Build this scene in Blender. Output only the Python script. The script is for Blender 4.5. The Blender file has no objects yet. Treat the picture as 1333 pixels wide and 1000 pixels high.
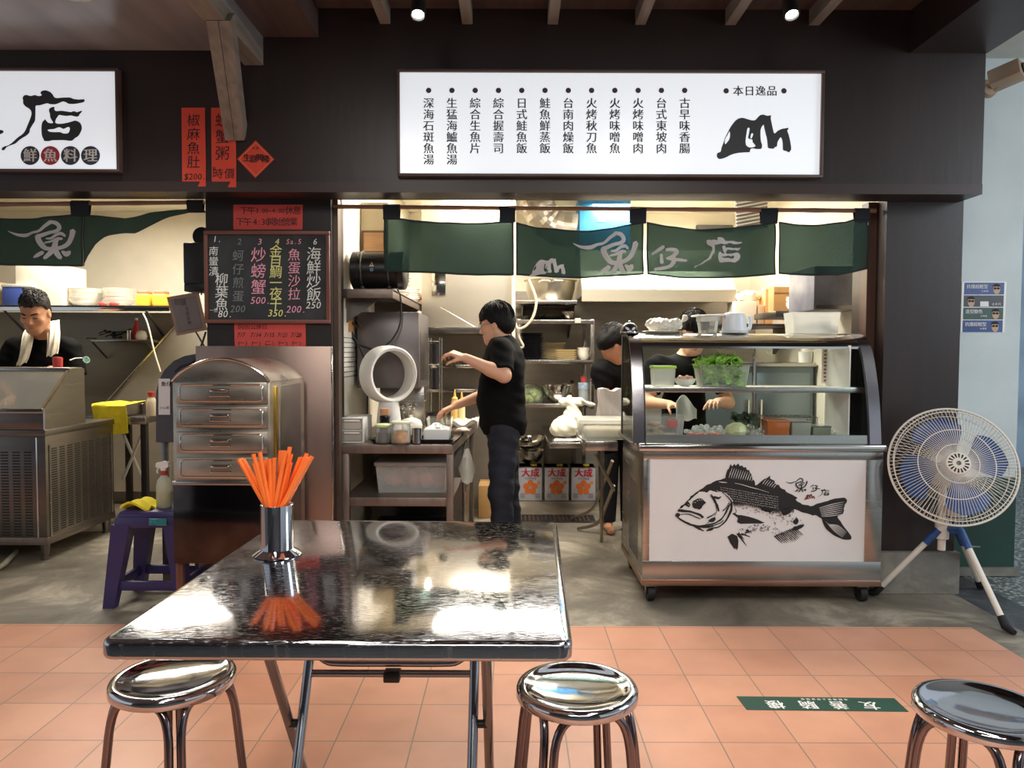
import bpy, bmesh, math, random
import numpy as np
from mathutils import Vector, Matrix, Euler
from mathutils.geometry import tessellate_polygon

random.seed(7)
rng = np.random.default_rng(7)
SC = bpy.context.scene
COL = SC.collection
R = math.radians

# ------------------------------------------------------------------ camera
F = 964.0
H = 1.35
cam_d = bpy.data.cameras.new('camera')
cam = bpy.data.objects.new('camera', cam_d)
COL.objects.link(cam)
cam_d.sensor_width = 36.0
cam_d.lens = F / 1333.0 * 36.0
cam_d.clip_start = 0.02
PITCH = math.atan(40.0 / F)
CAMROT = Matrix.Rotation(R(90) - PITCH, 3, 'X') @ Matrix.Rotation(R(0.2), 3, 'Z')
cam.location = (0, 0, H)
cam.rotation_euler = CAMROT.to_euler()
SC.camera = cam

# ------------------------------------------------------------------ world, lights, exposure
w = bpy.data.worlds.new('world')
SC.world = w
w.use_nodes = True
w.node_tree.nodes['Background'].inputs[0].default_value = (0.80, 0.90, 1.0, 1)
w.node_tree.nodes['Background'].inputs[1].default_value = 0.72
SC.view_settings.view_transform = 'Standard'
SC.view_settings.look = 'None'
SC.view_settings.gamma = 1.0
SC.view_settings.use_curve_mapping = False
SC.view_settings.exposure = 0.0


def area(name, loc, size, power, color, rot=(0, 0, 0)):
    l = bpy.data.lights.new(name, 'AREA')
    l.shape = 'RECTANGLE'
    l.size, l.size_y = size
    l.energy = power
    l.color = color
    o = bpy.data.objects.new(name, l)
    o.location = loc
    o.rotation_euler = rot
    COL.objects.link(o)
    return o


WARM = (1.0, 0.93, 0.82)
NEUT = (1.0, 0.96, 0.90)
area('kitchen_light', (0.35, 5.2, 2.66), (1.8, 0.5), 105, WARM)
area('kitchen_light', (1.3, 6.4, 2.66), (1.2, 0.4), 62, WARM)
area('kitchen_light', (-0.55, 6.3, 2.66), (0.5, 1.2), 44, WARM)
area('stall_light', (-2.9, 5.9, 2.66), (1.8, 0.6), 95, WARM)
area('arcade_light', (-0.9, 0.9, 3.05), (0.3, 1.6), 50, NEUT)
area('arcade_light', (1.0, 0.9, 3.05), (0.3, 1.6), 50, NEUT)
area('arcade_light', (0.2, -1.4, 3.0), (2.4, 0.4), 84, NEUT)
area('street_light', (4.6, 2.2, 2.5), (1.8, 1.4), 70, (0.82, 0.92, 1.0), (0, R(62), 0))


# ------------------------------------------------------------------ picture-to-place helpers
def ray(px, py):
    return CAMROT @ Vector(((px - 666.5) / F, (500.0 - py) / F, -1.0))


def P(px, py, Y):
    d = ray(px, py)
    t = Y / d.y
    return Vector((d.x * t, Y, H + d.z * t))


def G(px, py, z=0.0):
    d = ray(px, py)
    t = (z - H) / d.z
    return Vector((d.x * t, d.y * t, z))


def zat(py, Y):
    return P(666, py, Y).z


def xat(px, Y):
    return P(px, 460, Y).x


def srgb(c):
    out = []
    for v in c[:3]:
        v = v / 255.0
        out.append(v / 12.92 if v <= 0.04045 else ((v + 0.055) / 1.055) ** 2.4)
    return (out[0], out[1], out[2], 1.0)


# ------------------------------------------------------------------ materials
MATS = {}


def M(name, color=None, rough=0.5, metal=0.0, var=0.0, scale=6.0, stretch=(1, 1, 1), bump=0.0, bscale=60.0,
      trans=0.0, emit=0.0, coat=0.0, alpha=1.0, rvar=0.0, detail=4.0, col2=None, sheen=0.0, spec=None):
    if name in MATS:
        return MATS[name]
    m = bpy.data.materials.new(name)
    MATS[name] = m
    m.use_nodes = True
    nt = m.node_tree
    b = nt.nodes['Principled BSDF']
    c = srgb(color)
    b.inputs['Base Color'].default_value = c
    b.inputs['Roughness'].default_value = rough
    b.inputs['Metallic'].default_value = metal
    b.inputs['Transmission Weight'].default_value = trans
    b.inputs['Coat Weight'].default_value = coat
    b.inputs['Alpha'].default_value = alpha
    if spec is not None:
        b.inputs['Specular IOR Level'].default_value = spec
    if emit:
        b.inputs['Emission Color'].default_value = c
        b.inputs['Emission Strength'].default_value = emit
    if var or bump or rvar or col2:
        tc = nt.nodes.new('ShaderNodeTexCoord')
        mp = nt.nodes.new('ShaderNodeMapping')
        mp.inputs['Scale'].default_value = stretch
        nt.links.new(tc.outputs['Object'], mp.inputs['Vector'])
        n = nt.nodes.new('ShaderNodeTexNoise')
        n.inputs['Scale'].default_value = scale
        n.inputs['Detail'].default_value = detail
        nt.links.new(mp.outputs['Vector'], n.inputs['Vector'])
        rp = nt.nodes.new('ShaderNodeValToRGB')
        rp.color_ramp.elements[0].position = 0.3
        rp.color_ramp.elements[1].position = 0.7
        lo = [v * (1 - var) for v in c[:3]]
        hi = [min(1, v * (1 + var)) for v in c[:3]]
        if col2:
            hi = srgb(col2)[:3]
            lo = c[:3]
        rp.color_ramp.elements[0].color = (*lo, 1)
        rp.color_ramp.elements[1].color = (*hi, 1)
        nt.links.new(n.outputs['Fac'], rp.inputs['Fac'])
        if var or col2:
            nt.links.new(rp.outputs['Color'], b.inputs['Base Color'])
        if rvar:
            mr = nt.nodes.new('ShaderNodeMapRange')
            mr.inputs['From Min'].default_value = 0.3
            mr.inputs['From Max'].default_value = 0.7
            mr.inputs['To Min'].default_value = max(0.02, rough - rvar)
            mr.inputs['To Max'].default_value = min(1, rough + rvar)
            nt.links.new(n.outputs['Fac'], mr.inputs['Value'])
            nt.links.new(mr.outputs['Result'], b.inputs['Roughness'])
        if bump:
            n2 = nt.nodes.new('ShaderNodeTexNoise')
            n2.inputs['Scale'].default_value = bscale
            n2.inputs['Detail'].default_value = 3
            nt.links.new(mp.outputs['Vector'], n2.inputs['Vector'])
            bp = nt.nodes.new('ShaderNodeBump')
            bp.inputs['Strength'].default_value = bump
            bp.inputs['Distance'].default_value = 0.004
            nt.links.new(n2.outputs['Fac'], bp.inputs['Height'])
            nt.links.new(bp.outputs['Normal'], b.inputs['Normal'])
    return m


def mix_mat(name, color, rough, clear, tint=(255, 255, 255), gloss=True, translucent=0.0, edge=0.0):
    """see-through sheet: part clear, part its own surface"""
    if name in MATS:
        return MATS[name]
    m = bpy.data.materials.new(name)
    MATS[name] = m
    m.use_nodes = True
    nt = m.node_tree
    out = nt.nodes['Material Output']
    b = nt.nodes['Principled BSDF']
    b.inputs['Base Color'].default_value = srgb(color)
    b.inputs['Roughness'].default_value = rough
    t = nt.nodes.new('ShaderNodeBsdfTransparent')
    t.inputs['Color'].default_value = srgb(tint)
    mx = nt.nodes.new('ShaderNodeMixShader')
    surf = b.outputs['BSDF']
    if translucent:
        tr = nt.nodes.new('ShaderNodeBsdfTranslucent')
        tr.inputs['Color'].default_value = srgb(color)
        m2 = nt.nodes.new('ShaderNodeMixShader')
        m2.inputs[0].default_value = translucent
        nt.links.new(surf, m2.inputs[1])
        nt.links.new(tr.outputs[0], m2.inputs[2])
        surf = m2.outputs[0]
    if edge:
        lw = nt.nodes.new('ShaderNodeLayerWeight')
        lw.inputs['Blend'].default_value = edge
        mr = nt.nodes.new('ShaderNodeMapRange')
        mr.inputs['To Min'].default_value = 1 - clear
        mr.inputs['To Max'].default_value = 1.0
        nt.links.new(lw.outputs['Fresnel'], mr.inputs['Value'])
        nt.links.new(mr.outputs['Result'], mx.inputs[0])
    else:
        mx.inputs[0].default_value = 1 - clear
    nt.links.new(t.outputs[0], mx.inputs[1])
    nt.links.new(surf, mx.inputs[2])
    nt.links.new(mx.outputs[0], out.inputs['Surface'])
    return m


def glass_mat(name, tint=(250, 253, 252), blend=0.12):
    if name in MATS:
        return MATS[name]
    m = bpy.data.materials.new(name)
    MATS[name] = m
    m.use_nodes = True
    nt = m.node_tree
    nt.nodes.remove(nt.nodes['Principled BSDF'])
    out = nt.nodes['Material Output']
    t = nt.nodes.new('ShaderNodeBsdfTransparent')
    t.inputs['Color'].default_value = srgb(tint)
    g = nt.nodes.new('ShaderNodeBsdfGlossy')
    g.inputs['Roughness'].default_value = 0.03
    lw = nt.nodes.new('ShaderNodeLayerWeight')
    lw.inputs['Blend'].default_value = blend
    mx = nt.nodes.new('ShaderNodeMixShader')
    nt.links.new(lw.outputs['Fresnel'], mx.inputs[0])
    nt.links.new(t.outputs[0], mx.inputs[1])
    nt.links.new(g.outputs[0], mx.inputs[2])
    nt.links.new(mx.outputs[0], out.inputs['Surface'])
    return m


STEEL = M('stainless_steel', (176, 172, 166), 0.26, 1.0, var=0.05, scale=3, stretch=(1, 1, 14), rvar=0.02)
STEELD = M('dull_steel', (128, 122, 117), 0.34, 1.0, var=0.07, scale=4, stretch=(1, 1, 10), rvar=0.03)
STEELB = M('bright_steel', (205, 202, 196), 0.12, 1.0, var=0.05, scale=5)
STEELW = M('worn_brown_steel', (142, 128, 119), 0.46, 0.85, var=0.12, scale=5, stretch=(6, 1, 1), rvar=0.1)
CHROME = M('chrome', (196, 196, 200), 0.07, 1.0, var=0.03, scale=4)
ALU = M('aluminium', (198, 192, 178), 0.3, 1.0, var=0.08, scale=10)
BLACK = M('black_plastic', (22, 22, 24), 0.4, var=0.1)
RUBBER = M('rubber', (24, 24, 24), 0.7, var=0.15)
DARKWOOD = M('dark_wood', (47, 36, 34), 0.38, var=0.18, scale=3, stretch=(1, 1, 0.15), bump=0.15, bscale=30)
DARKSOFFIT = M('soffit_wood', (92, 74, 68), 0.45, var=0.2, scale=3, stretch=(6, 0.5, 1), bump=0.1)
COLUMN = M('column_wood', (40, 27, 23), 0.38, var=0.16, scale=3, stretch=(6, 6, 0.4), bump=0.1)
PILLAR = M('pillar_black', (38, 33, 32), 0.4, var=0.2, scale=4)
TIMBER = M('weathered_timber', (136, 122, 108), 0.7, var=0.25, scale=5, stretch=(5, 0.6, 5), bump=0.3, bscale=40)
CREAM = M('cream_wall', (232, 224, 204), 0.55, var=0.05, scale=4)
WHITEP = M('white_plastic', (232, 230, 224), 0.35, var=0.03)
WHITECER = M('white_ceramic', (238, 234, 222), 0.15, var=0.02)
PAPERR = M('red_paper', (222, 74, 52), 0.75, var=0.07, scale=9)
PAPERD = M('dull_red_paper', (196, 70, 62), 0.75, var=0.07, scale=9)
INK = M('ink', (30, 24, 24), 0.7)
WHITEINK = M('white_ink', (240, 238, 232), 0.7)
GLASS = glass_mat('clear_glass')
CLEARPL = mix_mat('clear_plastic', (225, 228, 222), 0.15, 0.90, edge=0.25)
FROST = mix_mat('frosted_plastic', (230, 230, 222), 0.25, 0.50, translucent=0.4)
HAZY = mix_mat('hazy_plastic', (228, 230, 224), 0.2, 0.74, edge=0.2)
SKIN = M('skin', (205, 150, 118), 0.5, var=0.06, scale=20, spec=0.3)
SKIN2 = M('skin_pale', (218, 168, 138), 0.5, var=0.05, scale=20, spec=0.3)
HAIR = M('black_hair', (15, 13, 13), 0.62, var=0.4, scale=40, stretch=(4, 4, 0.6), bump=0.8, bscale=60, spec=0.22)
SHIRT = M('black_cotton', (15, 15, 16), 0.85, var=0.15, scale=8, bump=0.2, bscale=160, spec=0.12)
JEANS = M('dark_denim', (26, 30, 42), 0.8, var=0.3, scale=10, bump=0.25, bscale=200)


# ------------------------------------------------------------------ objects
def tag(o, label=None, cat=None, group=None, kind=None):
    if label:
        o['label'] = label
    if cat:
        o['category'] = cat
    if group:
        o['group'] = group
    if kind:
        o['kind'] = kind
    return o


def thing(name, label, cat, loc, group=None):
    o = bpy.data.objects.new(name, None)
    o.empty_display_size = 0.1
    COL.objects.link(o)
    o.location = loc
    return tag(o, label, cat, group)


def root_of(o):
    while o.parent:
        o = o.parent
    return o


class MB:
    def __init__(s):
        s.v = []
        s.f = []
        s.m = []
        s.cur = 0

    def add(s, vs, fs):
        n = len(s.v)
        s.v += [tuple(v) for v in vs]
        for f in fs:
            s.f.append(tuple(i + n for i in f))
            s.m.append(s.cur)
        return s

    def addbm(s, bm):
        bm.verts.index_update()
        s.add([v.co[:] for v in bm.verts], [[v.index for v in f.verts] for f in bm.faces])
        bm.free()
        return s

    def box(s, x0, x1, y0, y1, z0, z1, bev=0.0, rot=None, seg=2):
        bm = bmesh.new()
        bmesh.ops.create_cube(bm, size=1.0)
        c = Vector(((x0 + x1) / 2, (y0 + y1) / 2, (z0 + z1) / 2))
        for v in bm.verts:
            v.co = Vector((v.co.x * (x1 - x0), v.co.y * (y1 - y0), v.co.z * (z1 - z0)))
        if bev > 0:
            bmesh.ops.bevel(bm, geom=bm.edges[:], offset=min(bev, 0.45 * min(abs(x1 - x0), abs(y1 - y0), abs(z1 - z0))), segments=seg,
                            profile=0.5, affect='EDGES')
        m = Matrix.Translation(c)
        if rot is not None:
            m = m @ (rot.to_4x4() if isinstance(rot, Matrix) else Euler(rot).to_matrix().to_4x4())
        bm.transform(m)
        return s.addbm(bm)

    def frustum(s, c, b, t, z0, z1, bev=0.0):
        """tapered box, b and t are (sx, sy) at the bottom and top"""
        bm = bmesh.new()
        bmesh.ops.create_cube(bm, size=1.0)
        for v in bm.verts:
            q = t if v.co.z > 0 else b
            v.co = Vector((v.co.x * q[0] + c[0], v.co.y * q[1] + c[1], z1 if v.co.z > 0 else z0))
        if bev:
            bmesh.ops.bevel(bm, geom=bm.edges[:], offset=bev, segments=2, profile=0.5, affect='EDGES')
        return s.addbm(bm)

    def tray(s, c, b, t, z0, z1, th=0.004):
        """open tapered box with walls"""
        def ring(q, z, d):
            return [(c[0] + sx * (q[0] / 2 - d), c[1] + sy * (q[1] / 2 - d), z) for sx, sy in ((-1, -1), (1, -1), (1, 1), (-1, 1))]
        vs = ring(b, z0, 0) + ring(t, z1, 0) + ring(t, z1, th) + ring(b, z0 + th, th)
        fs = [(3, 2, 1, 0)]
        for k in range(3):
            for i in range(4):
                j = (i + 1) % 4
                fs.append((k * 4 + i, k * 4 + j, k * 4 + 4 + j, k * 4 + 4 + i))
        fs.append((12, 13, 14, 15))
        return s.add(vs, fs)

    def tube(s, pts, r, seg=10, closed=False, caps=True):
        pts = [Vector(p) for p in pts]
        n = len(pts)
        rs = r if isinstance(r, (list, tuple)) else [r] * n
        up = None
        vs, fs = [], []
        for i, p in enumerate(pts):
            if closed:
                d = pts[(i + 1) % n] - pts[i - 1]
            else:
                d = pts[min(i + 1, n - 1)] - pts[max(i - 1, 0)]
            if d.length < 1e-9:
                d = Vector((0, 0, 1))
            d.normalize()
            if up is None:
                up = Vector((0, 0, 1)) if abs(d.z) < 0.9 else Vector((1, 0, 0))
            a = d.cross(up)
            if a.length < 1e-6:
                a = d.orthogonal()
            a.normalize()
            b = a.cross(d).normalized()
            up = b
            for k in range(seg):
                t = 2 * math.pi * k / seg
                vs.append(p + a * (rs[i] * math.cos(t)) + b * (rs[i] * math.sin(t)))
        m = n if closed else n - 1
        for i in range(m):
            for k in range(seg):
                i2 = (i + 1) % n
                fs.append((i * seg + k, i * seg + (k + 1) % seg, i2 * seg + (k + 1) % seg, i2 * seg + k))
        if not closed and caps:
            fs.append(tuple(range(seg - 1, -1, -1)))
            fs.append(tuple((n - 1) * seg + k for k in range(seg)))
        return s.add(vs, fs)

    def cyl(s, p0, p1, r0, r1=None, seg=20):
        return s.tube([p0, p1], [r0, r0 if r1 is None else r1], seg)

    def lathe(s, prof, c=(0, 0, 0), seg=32, rot=None, sx=1.0, sy=1.0, wob=None):
        """profile of (radius, height) turned about z"""
        vs, fs = [], []
        n = len(prof)
        rm = rot if rot is not None else Matrix.Identity(3)
        for k in range(seg):
            t = 2 * math.pi * k / seg
            for (r, z) in prof:
                q = 1.0 if wob is None else wob(t, z)
                vs.append(Vector(c) + rm @ Vector((r * q * sx * math.cos(t), r * q * sy * math.sin(t), z)))
        for k in range(seg):
            k2 = (k + 1) % seg
            for i in range(n - 1):
                fs.append((k * n + i, k2 * n + i, k2 * n + i + 1, k * n + i + 1))
        if prof[0][0] > 1e-6:
            fs.append(tuple(k * n for k in range(seg - 1, -1, -1)))
        if prof[-1][0] > 1e-6:
            fs.append(tuple(k * n + n - 1 for k in range(seg)))
        return s.add(vs, fs)

    def ball(s, c, r, seg=16, rot=None):
        bm = bmesh.new()
        bmesh.ops.create_uvsphere(bm, u_segments=seg, v_segments=max(6, seg // 2), radius=1)
        r = (r, r, r) if isinstance(r, (int, float)) else r
        m = Matrix.Translation(Vector(c)) @ (rot.to_4x4() if rot is not None else Matrix.Identity(4)) @ Matrix.Diagonal((*r, 1))
        bm.transform(m)
        return s.addbm(bm)

    def grid(s, fn, nu, nv, cu=False):
        vs = [fn(i / nu, j / nv) for j in range(nv + 1) for i in range(nu + 1)]
        fs = [(j * (nu + 1) + i, j * (nu + 1) + i + 1, (j + 1) * (nu + 1) + i + 1, (j + 1) * (nu + 1) + i)
              for j in range(nv) for i in range(nu)]
        return s.add(vs, fs)

    def sheet(s, fn, nu, nv, th, nrm=(0, 1, 0)):
        """a cloth or paper with thickness th along nrm"""
        a = [Vector(fn(i / nu, j / nv)) for j in range(nv + 1) for i in range(nu + 1)]
        q = Vector(nrm) * th
        n = len(a)
        vs = a + [p + q for p in a]
        w_ = nu + 1
        fs = []
        for j in range(nv):
            for i in range(nu):
                f = (j * w_ + i, j * w_ + i + 1, (j + 1) * w_ + i + 1, (j + 1) * w_ + i)
                fs.append(f)
                fs.append(tuple(x + n for x in f[::-1]))
        bd = [i for i in range(w_)] + [j * w_ + nu for j in range(1, nv + 1)] + [nv * w_ + i for i in range(nu - 1, -1, -1)] + \
             [j * w_ for j in range(nv - 1, 0, -1)]
        for k in range(len(bd)):
            i, j = bd[k], bd[(k + 1) % len(bd)]
            fs.append((j, i, i + n, j + n))
        return s.add(vs, fs)

    def prism(s, poly, fn, d):
        """closed 2-D polygon extruded: fn(u, v, w) -> point, w from 0 to d"""
        n = len(poly)
        vs = [fn(u, v, 0) for u, v in poly] + [fn(u, v, d) for u, v in poly]
        tri = tessellate_polygon([[Vector((u, v, 0)) for u, v in poly]])
        fs = [t for t in tri] + [tuple(i + n for i in t[::-1]) for t in tri]
        for i in range(n):
            j = (i + 1) % n
            fs.append((i, j, j + n, i + n))
        return s.add(vs, fs)

    def flat(s, loops, fn, sub=0.0):
        """filled 2-D outline(s), holes allowed, mapped by fn(u, v)"""
        pts = [p for l in loops for p in l]
        tri = tessellate_polygon([[Vector((u, v, 0)) for u, v in l] for l in loops])
        return s.flat_tris(pts, tri, fn, sub)

    def flat_tris(s, pts, tri, fn, sub=0.0):
        if sub:
            bm = bmesh.new()
            vs = [bm.verts.new((u, v, 0)) for u, v in pts]
            for t in tri:
                try:
                    bm.faces.new([vs[i] for i in t])
                except ValueError:
                    pass
            for _ in range(5):
                lng = [e for e in bm.edges if e.calc_length() > sub]
                if not lng:
                    break
                bmesh.ops.subdivide_edges(bm, edges=lng, cuts=1)
                bmesh.ops.triangulate(bm, faces=[f for f in bm.faces if len(f.verts) > 3])
            bm.verts.index_update()
            pts = [(v.co.x, v.co.y) for v in bm.verts]
            tri = [[v.index for v in f.verts] for f in bm.faces]
            bm.free()
        return s.add([fn(u, v) for u, v in pts], tri)

    def build(s, name, mat, parent=None, loc=None, smooth=0.6, fix=True):
        me = bpy.data.meshes.new(name)
        if parent is not None:
            off = root_of(parent).location
        else:
            off = Vector(loc) if loc is not None else None
            if off is None:
                a = np.array(s.v)
                off = Vector(((a[:, 0].min() + a[:, 0].max()) / 2, (a[:, 1].min() + a[:, 1].max()) / 2, a[:, 2].min()))
        me.from_pydata([(v[0] - off[0], v[1] - off[1], v[2] - off[2]) for v in s.v], [], s.f)
        mats = mat if isinstance(mat, (list, tuple)) else [mat]
        for mm in mats:
            me.materials.append(mm)
        if len(mats) > 1:
            me.polygons.foreach_set('material_index', s.m)
        if fix:
            bm = bmesh.new()
            bm.from_mesh(me)
            bmesh.ops.recalc_face_normals(bm, faces=bm.faces[:])
            bm.to_mesh(me)
            bm.free()
        me.update()
        if smooth:
            me.polygons.foreach_set('use_smooth', [True] * len(me.polygons))
            me.set_sharp_from_angle(angle=smooth)
        o = bpy.data.objects.new(name, me)
        COL.objects.link(o)
        if parent is not None:
            o.parent = parent
        else:
            o.location = off
        return o


def dup(o, loc, rot=None, label=None, group=None):
    def rec(src, par):
        c = src.copy()
        COL.objects.link(c)
        if par is not None:
            c.parent = par
        for ch in src.children:
            rec(ch, c)
        return c
    c = rec(o, None)
    c.location = loc
    if rot is not None:
        c.rotation_euler = rot
    if label:
        c['label'] = label
    if group:
        c['group'] = group
    return c


def struct(name, mb, mat, loc=(0, 0, 0), **k):
    return tag(mb.build(name, mat, None, loc, **k), kind='structure')


def one(name, mb, mat, label, cat, group=None, **k):
    return tag(mb.build(name, mat, None, None, **k), label, cat, group)


ORD = ['topmost', 'second', 'third', 'fourth', 'fifth', 'sixth', 'seventh', 'eighth', 'ninth', 'tenth', 'eleventh', 'twelfth',
       'thirteenth', 'fourteenth']


def smooth_loop(pts, n=3, closed=True):
    """Catmull-Rom through the points"""
    out = []
    L = len(pts)
    rngs = range(L) if closed else range(L - 1)
    for i in rngs:
        if closed:
            p0, p1, p2, p3 = pts[i - 1], pts[i], pts[(i + 1) % L], pts[(i + 2) % L]
        else:
            p0, p1, p2, p3 = pts[max(i - 1, 0)], pts[i], pts[i + 1], pts[min(i + 2, L - 1)]
        for k in range(n):
            t = k / n
            out.append(tuple(0.5 * ((2 * b) + (-a + c) * t + (2 * a - 5 * b + 4 * c - d) * t * t + (-a + 3 * b - 3 * c + d) * t ** 3)
                             for a, b, c, d in zip(p0, p1, p2, p3)))
    if not closed:
        out.append(tuple(pts[-1]))
    return out


def stroke(pts, n=4):
    """brush stroke: (x, y, width) centreline -> outline loop"""
    q = smooth_loop(pts, n, closed=False)
    l, r = [], []
    for i in range(len(q)):
        a = q[max(i - 1, 0)]
        b = q[min(i + 1, len(q) - 1)]
        dx, dy = b[0] - a[0], b[1] - a[1]
        L = math.hypot(dx, dy) or 1
        nx, ny = -dy / L, dx / L
        w_ = q[i][2] / 2
        l.append((q[i][0] + nx * w_, q[i][1] + ny * w_))
        r.append((q[i][0] - nx * w_, q[i][1] - ny * w_))
    a, b = q[0], q[1]
    e, f = q[-1], q[-2]
    def cap(p, q_):
        dx, dy = p[0] - q_[0], p[1] - q_[1]
        L = math.hypot(dx, dy) or 1
        return (p[0] + dx / L * p[2] * 0.4, p[1] + dy / L * p[2] * 0.4)
    return [cap(a, b)] + l + [cap(e, f)] + r[::-1]


def strip_tris(loop):
    """stroke outlines are fan-stitched side to side so they never break when they curl"""
    n = (len(loop) - 2) // 2
    tri = []
    L = lambda i: 1 + i
    Rr = lambda i: len(loop) - 1 - i
    tri.append((0, L(0), Rr(0)))
    for i in range(n - 1):
        tri.append((L(i), L(i + 1), Rr(i + 1)))
        tri.append((L(i), Rr(i + 1), Rr(i)))
    tri.append((L(n - 1), n + 1, Rr(n - 1)))
    return tri


# ------------------------------------------------------------------ lettering
_G = {}


def glyph(ch, weight=0.0):
    k = (ch, weight)
    if k not in _G:
        c = bpy.data.curves.new('letter', 'FONT')
        c.body = ch
        c.size = 1
        c.offset = weight
        c.resolution_u = 2
        o = bpy.data.objects.new('letter', c)
        COL.objects.link(o)
        bpy.context.view_layer.update()
        me = bpy.data.meshes.new_from_object(o.evaluated_get(bpy.context.evaluated_depsgraph_get()))
        vs = [(v.co.x, v.co.y) for v in me.vertices]
        fs = [tuple(p.vertices) for p in me.polygons]
        bpy.data.objects.remove(o)
        bpy.data.curves.remove(c)
        bpy.data.meshes.remove(me)
        _G[k] = (vs, fs)
    return _G[k]


_ref = np.array(glyph('國')[0])
REFC = (_ref.min(0) + _ref.max(0)) / 2
REFH = float((_ref.max(0) - _ref.min(0))[1]) / 0.9


def letter(mb, ch, x, y, size, fn, weight=0.0, shear=0.0, rot=0.0, sx=1.0, lift=(0, -1, 0)):
    """one character centred on (x, y) of a 2-D sheet with y up, mapped by fn"""
    if ch == ' ':
        return
    if weight > 0.001:
        for d in (-1, 1):
            letter(mb, ch, x + d * weight * size, y, size, (lambda u, v: fn(u, v) + Vector(lift) * 0.0006) if d > 0 else fn, 0.0, shear, rot, sx)
        return
    vs, fs = glyph(ch)
    if not vs:
        return
    a = np.array(vs)
    cx = REFC[0] if ord(ch) > 0x2e80 else (a[:, 0].min() + a[:, 0].max()) / 2
    cy = REFC[1]
    c, s_ = math.cos(rot), math.sin(rot)
    out = []
    for u, v in vs:
        u = (u - cx) / REFH * size * sx
        v = (v - cy) / REFH * size
        u += v * shear
        out.append(fn(x + u * c - v * s_, y + u * s_ + v * c))
    mb.add(out, fs)


def text_row(mb, txt, x, y, size, fn, pitch=None, **k):
    """row starting with its first character centred on x"""
    xx = x
    for ch in txt:
        letter(mb, ch, xx, y, size, fn, **k)
        xx += (pitch or size) * (1.0 if ord(ch) > 0x2e80 else 0.56)


def text_col(mb, txt, x, y, size, fn, pitch=None, **k):
    for i, ch in enumerate(txt):
        letter(mb, ch, x, y - i * (pitch or size), size, fn, **k)
# ================================================================== the setting
YF = 3.95      # face of the sign board
YC = 4.15      # face of the columns


def tile_mat():
    m = bpy.data.materials.new('quarry_tile')
    m.use_nodes = True
    nt = m.node_tree
    b = nt.nodes['Principled BSDF']
    tc = nt.nodes.new('ShaderNodeTexCoord')
    mp = nt.nodes.new('ShaderNodeMapping')
    mp.inputs['Location'].default_value = (-0.9975 + 0.268 * 40, -3.061 + 0.27 * 40, 0)
    nt.links.new(tc.outputs['Object'], mp.inputs['Vector'])
    br = nt.nodes.new('ShaderNodeTexBrick')
    br.offset = 0.0
    br.inputs['Color1'].default_value = srgb((206, 146, 117))
    br.inputs['Color2'].default_value = srgb((216, 158, 128))
    br.inputs['Mortar'].default_value = srgb((150, 128, 108))
    br.inputs['Scale'].default_value = 1.0
    br.inputs['Mortar Size'].default_value = 0.0028
    br.inputs['Mortar Smooth'].default_value = 0.2
    br.inputs['Brick Width'].default_value = 0.268
    br.inputs['Row Height'].default_value = 0.27
    nt.links.new(mp.outputs['Vector'], br.inputs['Vector'])
    n = nt.nodes.new('ShaderNodeTexNoise')
    n.inputs['Scale'].default_value = 3.5
    n.inputs['Detail'].default_value = 6
    nt.links.new(tc.outputs['Object'], n.inputs['Vector'])
    rp = nt.nodes.new('ShaderNodeValToRGB')
    rp.color_ramp.elements[0].position = 0.35
    rp.color_ramp.elements[0].color = (0.80, 0.78, 0.76, 1)
    rp.color_ramp.elements[1].position = 0.6
    rp.color_ramp.elements[1].color = (1, 1, 1, 1)
    nt.links.new(n.outputs['Fac'], rp.inputs['Fac'])
    mx = nt.nodes.new('ShaderNodeMix')
    mx.data_type = 'RGBA'
    mx.blend_type = 'MULTIPLY'
    mx.inputs['Factor'].default_value = 0.55
    nt.links.new(br.outputs['Color'], mx.inputs['A'])
    nt.links.new(rp.outputs['Color'], mx.inputs['B'])
    nt.links.new(mx.outputs['Result'], b.inputs['Base Color'])
    b.inputs['Roughness'].default_value = 0.38
    bp = nt.nodes.new('ShaderNodeBump')
    bp.inputs['Strength'].default_value = 0.5
    bp.inputs['Distance'].default_value = 0.003
    bp.invert = True
    nt.links.new(br.outputs['Fac'], bp.inputs['Height'])
    nt.links.new(bp.outputs['Normal'], b.inputs['Normal'])
    return m


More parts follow.
